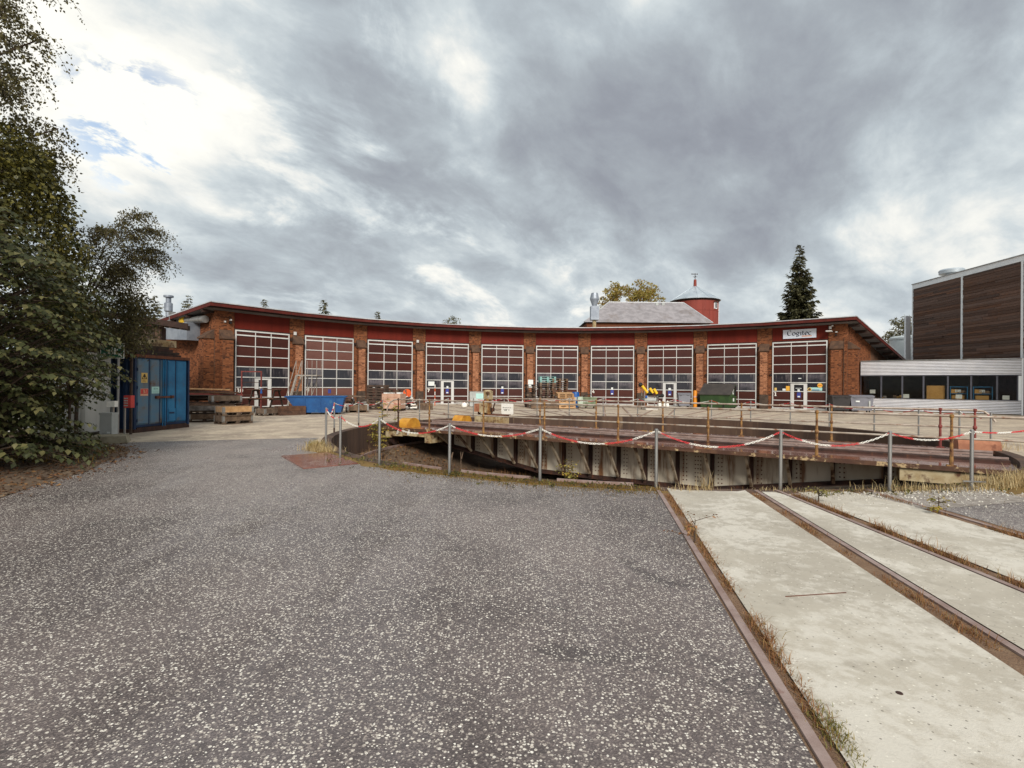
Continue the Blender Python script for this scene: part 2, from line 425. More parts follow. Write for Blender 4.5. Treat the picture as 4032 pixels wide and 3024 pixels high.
def ground_mats():
    # asphalt with white chippings
    m, t, bs = new_mat('asphalt')
    co = t.node('ShaderNodeTexCoord').outputs['Object']
    wob = t.noise(co, 30, 3, 0.6)
    vv = t.vmath('ADD', co, t.mapping(co, scale=(0, 0, 0)))
    d = t.voro(vv, 58)
    cc = t.voro(vv, 58, out='Color')
    sepc = t.node('ShaderNodeSeparateColor')
    t.put(sepc.inputs[0], cc)
    big = t.noise(co, 0.28, 4, 0.55)
    mid = t.noise(co, 1.6, 5, 0.6)
    worn = t.noise(t.mapping(co, rot=(0, 0, 0.35), scale=(0.9, 0.22, 1)), 0.7, 5, 0.6, 0.4)
    dens = t.math('MULTIPLY_ADD', t.math('ADD', t.math('ADD', big, mid), worn), 0.78, -0.57)
    present = t.math('LESS_THAN', sepc.outputs[0], dens)
    rad = t.math('MULTIPLY_ADD', t.math('POWER', sepc.outputs[1], 2.0), 0.34, 0.22)
    chip = t.math('MULTIPLY', present, t.math('LESS_THAN', t.math('ADD', d, t.math('MULTIPLY_ADD', wob, 0.3, -0.15)), rad))
    d2 = t.voro(co, 110)
    c2 = t.voro(co, 110, out='Color')
    s2 = t.node('ShaderNodeSeparateColor')
    t.put(s2.inputs[0], c2)
    fine = t.ramp(s2.outputs[0], [(0.0, L(56, 48, 46)), (0.45, L(90, 79, 76)), (0.8, L(128, 115, 110)), (0.94, L(188, 174, 162)), (1.0, L(226, 212, 196))])
    tone = t.mix(t.smooth(big, 0.38, 0.62), L(68, 59, 57), L(122, 110, 106))
    tone = t.mix(t.math('MULTIPLY', t.smooth(worn, 0.46, 0.66), 0.5), tone, L(134, 126, 126))
    base = t.mix(0.58, fine, tone)
    patch = t.smooth(t.noise(co, 0.55, 6, 0.62, 0.6), 0.56, 0.68)
    base = t.mix(t.math('MULTIPLY', patch, 0.6), base, L(74, 61, 54))
    stain = t.smooth(t.noise(t.mapping(co, loc=(5, 3, 0)), 0.9, 6, 0.6, 0.9), 0.58, 0.68)
    base = t.mix(t.math('MULTIPLY', stain, 0.5), base, L(52, 45, 43))
    ck = t.math('ABSOLUTE', t.math('SUBTRACT', t.noise(co, 0.8, 6, 0.62, 1.0), 0.5))
    crack = t.math('MULTIPLY', t.smooth(ck, 0.006, 0.0), t.smooth(t.noise(co, 0.35, 2), 0.50, 0.60))
    base = t.mix(t.math('MULTIPLY', crack, 0.75), base, L(42, 38, 36))
    chipc = t.mix(sepc.outputs[2], L(186, 175, 162), L(252, 245, 231))
    col = t.mix(chip, base, chipc)
    t.put(bs.inputs['Base Color'], col)
    t.put(bs.inputs['Roughness'], t.math('MULTIPLY_ADD', t.math('ADD', worn, big), -0.7, 1.12))
    bs.inputs['Specular IOR Level'].default_value = 0.55
    hh = t.math('ADD', t.math('MULTIPLY', chip, 0.6), t.math('MULTIPLY', d2, 0.9))
    bump(t, bs, hh, 0.4, 0.010)
    M['asphalt'] = m

    def concrete(name, a, b_, c, dark):
        m, t, bs = new_mat(name)
        co = t.node('ShaderNodeTexCoord').outputs['Object']
        n1 = t.noise(co, 0.5, 7, 0.66, 0.5)
        n2 = t.noise(co, 3.1, 7, 0.65)
        n3 = t.noise(t.mapping(co, loc=(4, 9, 0)), 1.1, 9, 0.72, 0.2)
        n4 = t.noise(co, 9.0, 8, 0.7)
        col = t.mix(t.smooth(n1, 0.36, 0.64), a, b_)
        col = t.mix(t.math('MULTIPLY', t.smooth(t.math('MULTIPLY_ADD', n4, 0.5, n3), 0.70, 0.86), 0.7), col, c)
        col = t.mix(t.math('MULTIPLY', t.smooth(n2, 0.55, 0.72), 0.35), col, dark)
        col = t.mix(t.math('MULTIPLY', t.smooth(n4, 0.56, 0.72), 0.22), col, dark)
        sp = t.voro(co, 38)
        spc = t.voro(co, 38, out='Color')
        ss = t.node('ShaderNodeSeparateColor')
        t.put(ss.inputs[0], spc)
        spot = t.math('MULTIPLY', t.math('LESS_THAN', sp, 0.24), t.math('LESS_THAN', ss.outputs[0], 0.22))
        col = t.mix(t.math('MULTIPLY', spot, 0.7), col, t.mix(t.math('GREATER_THAN', ss.outputs[1], 0.5), tuple(x * 0.55 for x in dark), L(236, 230, 214)))
        ck = t.math('ABSOLUTE', t.math('SUBTRACT', t.noise(co, 0.42, 4, 0.55, 0.9), 0.5))
        crack = t.smooth(ck, 0.0035, 0.0)
        col = t.mix(t.math('MULTIPLY', crack, 0.16), col, tuple(x * 0.5 for x in dark))
        t.put(bs.inputs['Base Color'], col)
        t.put(bs.inputs['Roughness'], t.math('MULTIPLY_ADD', n1, 0.3, 0.6))
        bump(t, bs, t.math('ADD', t.noise(co, 60, 5, 0.7), t.math('MULTIPLY', n2, 1.5)), 0.35, 0.01)
        M[name] = m
    concrete('slab', L(188, 179, 163), L(170, 161, 146), L(216, 209, 196), L(132, 122, 108))
    concrete('yard', L(176, 158, 138), L(150, 134, 118), L(206, 190, 164), L(112, 92, 78))
    # soil, litter and moss
    def soil(name, cols, sc_=2.0):
        m, t, bs = new_mat(name)
        co = t.node('ShaderNodeTexCoord').outputs['Object']
        a = t.noise(co, sc_, 7, 0.68)
        f = t.noise(co, sc_ * 14, 5, 0.7)
        col = t.ramp(t.math('MULTIPLY_ADD', f, 0.45, t.math('MULTIPLY', a, 0.62)), [(0.25 + 0.5 * i / (len(cols) - 1), c) for i, c in enumerate(cols)])
        t.put(bs.inputs['Base Color'], col)
        bs.inputs['Roughness'].default_value = 0.95
        bump(t, bs, f, 0.9, 0.03)
        M[name] = m
    soil('soil', [L(50, 38, 30), L(80, 62, 48), L(108, 88, 68), L(156, 136, 110)], 1.8)
    soil('moss', [L(72, 50, 30), L(108, 80, 40), L(132, 104, 50), L(150, 128, 84)], 2.6)
    soil('flangeway', [L(86, 62, 48), L(124, 94, 72), L(146, 116, 90), L(172, 148, 122)], 5)
    soil('gravel_bed', [L(96, 82, 74), L(140, 128, 118), L(176, 166, 156), L(220, 214, 204)], 6)


ground_mats()


# ------------------------------------------------------------------ mesh helpers
class MB:
    def __init__(s, X=None):
        s.v, s.f, s.mi = [], [], []
        s.X = X or Matrix.Identity(4)
        s.cur = 0

    def add(s, vs, fs):
        o = len(s.v)
        s.v += [tuple(s.X @ Vector(q)) for q in vs]
        s.f += [tuple(o + i for i in f) for f in fs]
        s.mi += [s.cur] * len(fs)
        return s

    def box(s, x0, x1, y0, y1, z0, z1, T=None):
        vs = [(x, y, z) for z in (z0, z1) for y in (y0, y1) for x in (x0, x1)]
        if T is not None:
            vs = [T @ Vector(q) for q in vs]
        return s.add(vs, [(0, 2, 3, 1), (4, 5, 7, 6), (0, 1, 5, 4), (2, 6, 7, 3), (0, 4, 6, 2), (1, 3, 7, 5)])

    def bar(s, a, b, w, h, up=(0, 0, 1)):
        """rectangular bar from a to b"""
        a, b = Vector(a), Vector(b)
        d = (b - a)
        ln = d.length
        d.normalize()
        u = Vector(up)
        if abs(d.dot(u)) > 0.98:
            u = Vector((1, 0, 0))
        sx = d.cross(u).normalized()
        sz = sx.cross(d)
        T = Matrix((sx, d, sz)).transposed().to_4x4()
        T.translation = a
        return s.box(-w / 2, w / 2, 0, ln, -h / 2, h / 2, T)

    def cyl(s, a, b, r0, r1=None, n=10, caps=True):
        r1 = r0 if r1 is None else r1
        a, b = Vector(a), Vector(b)
        d = (b - a).normalized()
        u = Vector((0, 0, 1)) if abs(d.z) < 0.95 else Vector((1, 0, 0))
        sx = d.cross(u).normalized()
        sy = d.cross(sx)
        vs = []
        for p, r in ((a, r0), (b, r1)):
            for i in range(n):
                t = 2 * PI * i / n
                vs.append(p + sx * (r * math.cos(t)) + sy * (r * math.sin(t)))
        fs = [(i, i + n, (i + 1) % n + n, (i + 1) % n) for i in range(n)]
        if caps:
            fs += [tuple(range(n)), tuple(range(2 * n - 1, n - 1, -1))]
        return s.add(vs, fs)

    def tube(s, pts, r, n=8):
        for a, b in zip(pts[:-1], pts[1:]):
            s.cyl(a, b, r, r, n)
        return s

    def lathe(s, prof, n=16, c=(0, 0, 0)):
        vs, fs = [], []
        for r, z in prof:
            for i in range(n):
                t = 2 * PI * i / n
                vs.append((c[0] + r * math.cos(t), c[1] + r * math.sin(t), c[2] + z))
        for j in range(len(prof) - 1):
            for i in range(n):
                a = j * n + i
                b_ = j * n + (i + 1) % n
                fs.append((a, b_, b_ + n, a + n))
        fs.append(tuple(range(n - 1, -1, -1)))
        fs.append(tuple(range((len(prof) - 1) * n, len(prof) * n)))
        return s.add(vs, fs)

    def prism(s, poly, d0, d1, axes=(0, 2, 1)):
        """polygon (p,q) in axes[0],axes[1], extruded along axes[2]"""
        n = len(poly)
        vs = []
        for d in (d0, d1):
            for p, q in poly:
                c = [0, 0, 0]
                c[axes[0]], c[axes[1]], c[axes[2]] = p, q, d
                vs.append(tuple(c))
        fs = [(i, (i + 1) % n, (i + 1) % n + n, i + n) for i in range(n)]
        fs += [tuple(range(n - 1, -1, -1)), tuple(range(n, 2 * n))]
        return s.add(vs, fs)

    def build(s, name, mat, parent=None, smooth=False, kind=None, label=None, origin=None):
        me = bpy.data.meshes.new(name)
        vs = s.v
        o = bpy.data.objects.new(name, me)
        if origin is not None:
            vs = [(a - origin[0], b_ - origin[1], c - origin[2]) for a, b_, c in vs]
            if parent is None:
                o.location = origin
        me.from_pydata(vs, [], s.f)
        mats = mat if isinstance(mat, (list, tuple)) else [mat]
        for m in mats:
            me.materials.append(M[m])
        if len(mats) > 1:
            me.polygons.foreach_set('material_index', s.mi)
        bm = bmesh.new()
        bm.from_mesh(me)
        bmesh.ops.recalc_face_normals(bm, faces=bm.faces)
        bm.to_mesh(me)
        bm.free()
        if smooth:
            me.polygons.foreach_set('use_smooth', [True] * len(me.polygons))
            me.set_sharp_from_angle(angle=math.radians(40))
        COL.objects.link(o)
        if parent is not None:
            o.parent = parent
        if kind:
            o['kind'] = kind
        if label:
            o['label'] = label
        return o


def thing(name, label, cat, loc=(0, 0, 0), rotz=0.0, group=None):
    o = bpy.data.objects.new(name, None)
    COL.objects.link(o)
    o.location = loc
    o.rotation_euler = (0, 0, rotz)
    o.empty_display_size = 0.3
    o['label'] = label
    o['category'] = cat
    if group:
        o['group'] = group
    return o


def tag(o, label, cat, group=None):
    o['label'] = label
    o['category'] = cat
    if group:
        o['group'] = group
    return o


def copy_tree(o, parent=None):
    c = o.copy()
    COL.objects.link(c)
    if parent is not None:
        c.parent = parent
    for ch in list(o.children):
        copy_tree(ch, c)
    return c


def child_copy(src, name, parent, loc, rot=None, scale=None, mat=None):
    o = bpy.data.objects.new(name, src)
    COL.objects.link(o)
    o.parent = parent
    o.location = loc
    if rot is not None:
        o.rotation_euler = rot
    if scale is not None:
        o.scale = scale
    return o


def mesh_np(name, V, F, mat, parent=None, kind=None, label=None):
    """V (n,3) F (m,k) numpy"""
    me = bpy.data.meshes.new(name)
    k = F.shape[1]
    me.vertices.add(len(V))
    me.vertices.foreach_set('co', V.astype(np.float32).ravel())
    me.loops.add(F.size)
    me.loops.foreach_set('vertex_index', F.astype(np.int32).ravel())
    me.polygons.add(len(F))
    me.polygons.foreach_set('loop_start', np.arange(0, F.size, k, dtype=np.int32))
    me.update()
    me.validate()
    me.materials.append(M[mat])
    o = bpy.data.objects.new(name, me)
    COL.objects.link(o)
    if parent is not None:
        o.parent = parent
    if kind:
        o['kind'] = kind
    if label:
        o['label'] = label
    return o


def unit(a):
    return a / np.maximum(np.linalg.norm(a, axis=1, keepdims=True), 1e-9)


def leaves(pos, axis, nrm, size, width=0.62, fold=0.12):
    """one small folded, pointed leaf of two quads per point"""
    n = len(pos)
    ax = unit(axis)
    side = unit(np.cross(ax, nrm))
    up = np.cross(side, ax)
    sz = np.broadcast_to(np.asarray(size, float), (n,))[:, None]
    T = np.array([[0, 0, 0], [0.42, 0.5 * width, fold], [1, 0, -0.12], [0.42, -0.5 * width, fold], [0.45, 0, -0.02]])
    V = pos[:, None, :] + sz[:, :, None] * (T[None, :, 0:1] * ax[:, None, :] + T[None, :, 1:2] * side[:, None, :] + T[None, :, 2:3] * up[:, None, :])
    f = np.array([[0, 4, 2, 1], [0, 3, 2, 4]])
    F = (np.arange(n)[:, None, None] * 5 + f[None]).reshape(-1, 4)
    return V.reshape(-1, 3), F


def blades(pos, h, wd, lean=0.35):
    """grass blades of two quads"""
    n = len(pos)
    a = rng.uniform(0, 2 * PI, n)
    dx = np.stack([np.cos(a), np.sin(a), 0 * a], 1)
    sx = np.stack([-np.sin(a), np.cos(a), 0 * a], 1)
    h = np.broadcast_to(h, (n,))[:, None]
    ln = rng.uniform(0.1, 1, n)[:, None] * lean
    z = np.array([[0, 0, 1.0]])
    w_ = np.broadcast_to(wd, (n,))[:, None]
    p0, p1, p2 = pos, pos + h * (0.55 * z + 0.35 * ln * dx), pos + h * ((1 - 0.3 * ln) * z + 1.1 * ln * dx)
    V = np.stack([p0 - sx * w_, p0 + sx * w_, p1 - sx * w_ * 0.7, p1 + sx * w_ * 0.7, p2 - sx * w_ * 0.12, p2 + sx * w_ * 0.12], 1)
    f = np.array([[0, 1, 3, 2], [2, 3, 5, 4]])
    F = (np.arange(n)[:, None, None] * 6 + f[None]).reshape(-1, 4)
    return V.reshape(-1, 3), F


# ------------------------------------------------------------------ measured layout
CX, CY = 4.15, 18.43            # turntable centre
RP = 10.0                       # pit rim
RF = 27.47                      # roundhouse front
DA = 0.17730
A10 = -0.8924


def ring_pt(r, a, z=0.0):
    return (CX + r * math.sin(a), CY + r * math.cos(a), z)


def sector(mb, r0, r1, a0, a1, z0, z1=None, n=48):
    z1 = z0 if z1 is None else z1
    vs, fs = [], []
    for i in range(n + 1):
        a = a0 + (a1 - a0) * i / n
        vs += [ring_pt(r0, a, z0), ring_pt(r1, a, z1)]
    for i in range(n):
        fs.append((2 * i, 2 * i + 1, 2 * i + 3, 2 * i + 2))
    mb.add(vs, fs)


rad = math.radians
# ------------------------------------------------------------------ ground
mb = MB()
for r0, r1 in ((RP + 0.28, 13), (13, 18), (18, 27), (27, 60), (60, 900)):
    sector(mb, r0, r1, -PI, PI, 0, n=96)
mb.build('yard_concrete', 'yard', kind='structure')
mb = MB()
sector(mb, RP, RP + 0.282, -PI, PI, 0.012, n=96)
sector(mb, RP + 0.282, RP + 0.2825, -PI, PI, 0.012, -0.05, n=96)
sector(mb, RP, RP + 0.0005, -PI, PI, -0.35, 0.012, n=96)
mb.build('pit_coping', 'pit_wall', kind='structure')


def x_r1(y): return 1.05 + 0.1587 * y
def x_r2(y): return 2.775 + 0.142 * y
def x_r3(y): return 4.19 + 0.014 * y
def x_r4(y): return 5.83 + 0.003 * y


def ground_poly(name, pts, z, mat):
    mb = MB()
    vs = [(x, y, z) for x, y in pts]
    mb.add(vs, [tuple(range(len(vs)))])
    o = mb.build(name, mat, kind='structure')
    bm = bmesh.new()
    bm.from_mesh(o.data)
    bmesh.ops.triangulate(bm, faces=bm.faces)
    for f in bm.faces:
        if f.normal.z < 0:
            f.normal_flip()
    bm.to_mesh(o.data)
    bm.free()
    return o


def y_on_rim(xf, r):
    """near crossing of the line x=xf(y) with the circle r"""
    y = CY - r
    for _ in range(30):
        y = CY - math.sqrt(max(r * r - (xf(y) - CX) ** 2, 0))
    return y


def arc(r, a0, a1, n):
    return [ring_pt(r, a0 + (a1 - a0) * i / (n - 1))[:2] for i in range(n)]


# asphalt left of the track, wavy edge along the mossy rim
a_start = math.atan2(-5.9 - CX, 15.96 - CY)
a_r1 = math.atan2(x_r1(7.9) - CX, 7.9 - CY)
edge = []
for i in range(60):
    a = a_start + (a_r1 - a_start) * i / 59
    f = i / 59
    rr = 10.34 + 0.35 * math.sin(PI * min(1, f * 1.4)) + 0.10 * math.sin(i * 1.7) * R.random() + 0.05 * R.random()
    if i in (0,):
        rr = 10.3
    edge.append(ring_pt(rr, a)[:2])
line1 = [(x_r1(y) - 0.045, y) for y in (edge[-1][1], 5, 2, 0, -20)]
asph = [(-9.2, 14.86), (-7.6, 15.45), (-5.95, 15.98)] + edge[1:] + line1[1:] + [(-60, -20), (-60, 3), (-20, 10.8), (-10.46, 14.35)]
ground_poly('asphalt_road', asph, 0.004, 'asphalt')
# mossy strip between asphalt and rim
mb = MB()
sector(mb, RP + 0.27, 10.95, -2.05, -PI + 0.16, 0.003, 0.003, n=40)
sector(mb, RP + 0.27, 10.9, rad(178), rad(138), 0.003, 0.003, n=20)
mb.build('moss_strip', 'moss', kind='structure')
mb = MB()
sector(mb, RP - 0.13, RP - 0.0, -2.45, -PI + 0.13, -0.03, 0.015, n=40)
mb.build('moss_lip', 'moss', kind='structure')
# concrete between the rails
yA = y_on_rim(lambda y: 3.2, RP + 0.02)


def slab_quad(name, xl, xr, ytop_l, ytop_r, z, mat):
    pts = [(xl(ytop_l), ytop_l)]
    nn = 8
    for i in range(1, nn):
        y = ytop_l + (ytop_r - ytop_l) * i / nn
        x = xl(ytop_l) + (xr(ytop_r) - xl(ytop_l)) * i / nn
        rr = math.hypot(x - CX, y - CY)
        k = (RP + 0.2) / rr
        pts.append((CX + (x - CX) * k, CY + (y - CY) * k))
    pts += [(xr(ytop_r), ytop_r)]
    pts += [(xr(y), y) for y in (6, 4, 2, 0, -20)] + [(xl(y), y) for y in (-20, 0, 2, 4, 6)]
    return ground_poly(name, pts, z, mat)


def xs1(y): return 1.115 + 0.170 * y
def xs2(y): return 2.545 + 0.148 * y


slab_quad('track_slab', xs1, xs2, y_on_rim(xs1, 10.1), y_on_rim(xs2, 10.1), 0.016, 'slab')
slab_quad('wedge_slab', lambda y: x_r2(y) + 0.05, lambda y: x_r3(y) - 0.05, 8.0, 8.0, 0.016, 'slab')
slab_quad('side_slab', lambda y: x_r3(y) + 0.17, lambda y: x_r4(y) - 0.16, 7.25, 7.45, 0.016, 'slab')
# dirt bed of the tracks, gravel near the rim, asphalt on the far right
ground_poly('track_bed', [(x_r1(8.1) - 0.05, 8.1), (6.1, 8.0), (6.05, -20), (x_r1(-20) - 0.05, -20)], 0.0035, 'flangeway')
gp = arc(10.3, rad(178.5), rad(158), 14) + [(7.9, 7.75), (6.0, 7.2), (x_r4(7.2) - 0.2, 7.15), (x_r3(7.2) + 0.18, 7.0)]
ground_poly('gravel_patch', gp, 0.012, 'gravel_bed')
ground_poly('asphalt_verge', [(6.0, 7.45), (7.0, 7.65), (8.2, 8.1), (10, 8.7), (14, 10.6), (40, 14), (40, -20), (5.98, -20)], 0.008, 'asphalt')
# leaf litter and soil under the trees on the left
ground_poly('litter_ground', [(-10.7, 13.72), (-9.9, 13.3), (-9.3, 12.6), (-8.75, 11.7), (-8.5, 10.8), (-7.9, 9.6), (-7.6, 8.2), (-7.0, 6.6), (-6.9, 4), (-30, 2), (-30, 17), (-12.9, 16.7), (-11.2, 14.6)], 0.009, 'soil')
# loose white stones of the gravel patch
N = 900
a = rng.uniform(rad(158), rad(178), N)
r_ = 10.28 + rng.gamma(1.3, 0.28, N)
pos = np.stack([CX + r_ * np.sin(a), CY + r_ * np.cos(a), np.full(N, 0.012)], 1)
m2 = (pos[:, 0] > 4.5) & (pos[:, 1] > 6.9)
pos = pos[m2]
s_ = rng.uniform(0.008, 0.026, len(pos))[:, None, None]
OCT = np.array([[1, 0, 0], [0, 1, 0], [-1, 0, 0], [0, -1, 0], [0, 0, 0.7], [0, 0, -0.3]], float)
V = pos[:, None, :] + OCT[None] * s_ * rng.uniform(0.6, 1.3, (len(pos), 6, 1))
F = (np.arange(len(pos))[:, None, None] * 6 + np.array([[0, 1, 4], [1, 2, 4], [2, 3, 4], [3, 0, 4], [1, 0, 5], [2, 1, 5], [3, 2, 5], [0, 3, 5]])[None]).reshape(-1, 3)
mesh_np('gravel', V.reshape(-1, 3), F, 'stone_white', kind='stuff')

# ------------------------------------------------------------------ pit
mb = MB()
for r0, z0, r1, z1 in ((RP - 0.0, -0.3, RP - 0.02, -0.95),):
    sector(mb, r0, r1, -PI, PI, z0, z1, n=96)
mb.build('pit_wall', 'pit_wall', kind='structure')
# uneven floor
n_r, n_a = 26, 110
vs, fs = [], []
for j in range(n_r + 1):
    r0 = RP * (1 - j / n_r)
    for i in range(n_a):
        a = 2 * PI * i / n_a
        base = -0.95 - 0.8 * max(0, min(1, (9.1 - r0) / 2.6))
        vs.append(ring_pt(r0, a, base + (R.uniform(-0.05, 0.05) if 0 < j else 0)))
for j in range(n_r):
    for i in range(n_a):
        p, q = j * n_a + i, j * n_a + (i + 1) % n_a
        fs.append((p, q, q + n_a, p + n_a))
MB().add(vs, fs).build('pit_floor', 'soil', kind='structure', smooth=True)
# ring rail on the floor, in joined lengths
rr_root = thing('ring_rail', 'rusty circular rail on the floor of the turntable pit', 'rail', (CX, CY, -0.95))
for q in range(12):
    mb = MB()
    a0, a1 = 2 * PI * q / 12 + 0.004, 2 * PI * (q + 1) / 12 - 0.004
    for r0, r1, z0, z1 in ((9.42, 9.49, 0.10, 0.10), (9.42, 9.4201, 0.0, 0.10), (9.49, 9.4901, 0.10, 0.0)):
        sector(mb, r0, r1, a0, a1, z0 - 0.95, z1 - 0.95, n=16)
    mb.build('rail_length', 'rail_steel', rr_root, origin=(CX, CY, -0.95))


for lab, a0, a1 in (('left', -2.445, -2.555), ('middle', -2.605, -2.75), ('right', -2.80, -2.93)):
    mb = MB()
    pts = [ring_pt(9.99, a0 + (a1 - a0) * i / 6, 0.035) for i in range(7)]
    for p, q in zip(pts[:-1], pts[1:]):
        mb.bar(p, q, 0.035, 0.05)
    tag(mb.build('rim_rail', 'rail_steel', origin=pts[3]), 'rusty steel edging on the near pit rim, %s of three lengths' % lab, 'edging', 'steel edging of the near pit rim')
# ------------------------------------------------------------------ tracks let into the ground
def rail_mesh(mb, a, b_, z=0.0, head=0.07, h=0.05):
    a, b_ = Vector((*a, z)), Vector((*b_, z))
    mb.bar(a - Vector((0, 0, h / 2)), b_ - Vector((0, 0, h / 2)), head, h)
    d = (b_ - a).normalized()


def track(label, rails, group=None):
    mid = ((rails[0][0][0] + rails[1][0][0]) / 2, (rails[0][0][1] + rails[1][0][1]) / 2, 0)
    t = thing('track', label, 'railway track', mid, 0, group)
    for a, b_ in rails:
        mb = MB()
        rail_mesh(mb, a, b_, 0.019, 0.056)
        mb.build('rail', 'rail_steel', t, origin=mid)
    return t


track('rusty rails in the foreground between asphalt and concrete slab', [((x_r1(8.3), 8.3), (x_r1(-6), -6)), ((x_r2(8.35), 8.35), (x_r2(-6), -6))])
track('rusty rails at the right edge with dry weeds along them', [((x_r3(8.4), 8.4), (x_r3(-6), -6)), ((x_r4(8.45), 8.45), (x_r4(-6), -6))])
ordn = {10: 'ten', 9: 'nine', 8: 'eight', 7: 'seven', 6: 'six', 5: 'five', 4: 'four', 3: 'three', 2: 'two', 1: 'one'}
leftn = ['first', 'second', 'third', 'fourth', 'fifth', 'sixth', 'seventh', 'eighth', 'ninth', 'tenth']
yard_dark = MB()
for k in range(10, 0, -1):
    a = A10 + DA * (10 - k)
    n_, t_ = Vector((math.sin(a), math.cos(a))), Vector((math.cos(a), -math.sin(a)))
    rl = []
    for s in (-0.753, 0.753):
        p0 = Vector((CX, CY)) + n_ * 10.1 + t_ * s
        p1 = Vector((CX, CY)) + n_ * 27.3 + t_ * s
        rl.append((tuple(p0), tuple(p1)))
        g = -0.075 if s > 0 else 0.075
        q0, q1 = p0 + t_ * g, p1 + t_ * g
        yard_dark.bar((q0.x, q0.y, -0.0155), (q1.x, q1.y, -0.0155), 0.05, 0.04)
    track('rails crossing the concrete yard to the %s garage door from the left' % leftn[10 - k], rl, 'tracks between turntable and roundhouse doors')
yard_dark.build('flangeway', 'flangeway', kind='structure')

# ------------------------------------------------------------------ roundhouse
RH = (4.15, 45.9, 0.0)
house = thing('roundhouse', 'curved red brick roundhouse with ten tall garage doors', 'roundhouse', RH)


def frame(a, r):
    """local axes: x along the wall, y away from the turntable, z up"""
    c, s = math.cos(a), math.sin(a)
    T = Matrix(((c, s, 0, CX + r * s), (-s, c, 0, CY + r * c), (0, 0, 1, 0), (0, 0, 0, 1)))
    return T


def HB(T):
    return MB(T)


def bricks(mb, u0, u1, z0, z1, place, skip=None, bond=0, out=None):
    """courses of brick faces standing 7 mm proud; place(u, z, d) -> local point"""
    ch, bl, j = 0.077, 0.24, 0.012
    nrow = int((z1 - z0) / ch)
    for i in range(nrow):
        z = z0 + i * ch
        kind = i % 2
        ln = bl if (kind == 0 or bond) else 0.115
        off = 0 if kind == 0 else -0.06
        u = u0 + off
        while u < u1 - 0.02:
            a, b_ = max(u, u0), min(u + ln - j, u1)
            if b_ - a > 0.03 and not (skip and skip((a + b_) / 2, z)):
                d = 0.006 + R.random() * 0.006
                if out is not None and len(out) < 290:
                    out.append((a, b_, z, d))
                else:
                    zt = z + ch - j
                    q = [place(a, z, 0), place(b_, z, 0), place(b_, zt, 0), place(a, zt, 0), place(a, z, d), place(b_, z, d), place(b_, zt, d), place(a, zt, d)]
                    mb.add(q, [(4, 5, 6, 7), (0, 1, 5, 4), (1, 2, 6, 5), (2, 3, 7, 6), (3, 0, 4, 7)])
            u += ln


ROWS = [0.10, 0.70, 1.39, 2.07, 2.77, 3.47, 4.16, 4.88]
COLS = [-1.80, -0.54, 0.54, 1.80]
pane_cache = {}


def pane_mesh(wd, ht, mat):
    k = (round(wd, 3), round(ht, 3), mat)
    if k not in pane_cache:
        mb = MB().box(-wd / 2, wd / 2, -0.012, 0.012, -ht / 2, ht / 2)
        o = mb.build('pane', mat)
        pane_cache[k] = o.data
        bpy.data.objects.remove(o)
    return pane_cache[k]


def digit(mb, ch, x, z, h, y):
    """bold stencil-like numeral from strokes"""
    w_ = h * 0.62
    th = h * 0.21
    paths = {'0': [[(w_ / 2 + w_ / 2 * 0.8 * math.cos(t), h / 2 + h / 2 * 0.86 * math.sin(t)) for t in [2 * PI * i / 14 for i in range(15)]]],
             '1': [[(0.15 * w_, h * 0.78), (w_ * 0.5, h * 0.95), (w_ * 0.5, 0.05 * h)], [(0.15 * w_, 0.06 * h), (0.85 * w_, 0.06 * h)]],
             '4': [[(w_ * 0.55, h * 0.95), (0.08 * w_, h * 0.32), (0.98 * w_, h * 0.32)], [(w_ * 0.72, h * 0.6), (w_ * 0.72, 0.02)]],
             '7': [[(0.05 * w_, h * 0.9), (0.95 * w_, h * 0.9), (0.4 * w_, 0.02)]],
             '8': [[(w_ / 2 + w_ * 0.34 * math.cos(t), h * 0.73 + h * 0.19 * math.sin(t)) for t in [2 * PI * i / 12 for i in range(13)]], [(w_ / 2 + w_ * 0.40 * math.cos(t), h * 0.28 + h * 0.22 * math.sin(t)) for t in [2 * PI * i / 12 for i in range(13)]]],
             '9': [[(w_ / 2 + w_ * 0.38 * math.cos(t), h * 0.68 + h * 0.24 * math.sin(t)) for t in [2 * PI * i / 12 for i in range(13)]], [(w_ * 0.88, h * 0.66), (w_ * 0.78, h * 0.25), (0.2 * w_, 0.06 * h)]]}
    for p in paths[ch]:
        for a, b_ in zip(p[:-1], p[1:]):
            mb.bar((x + a[0], y, z + a[1]), (x + b_[0], y, z + b_[1]), th, 0.012, up=(0, 1, 0))


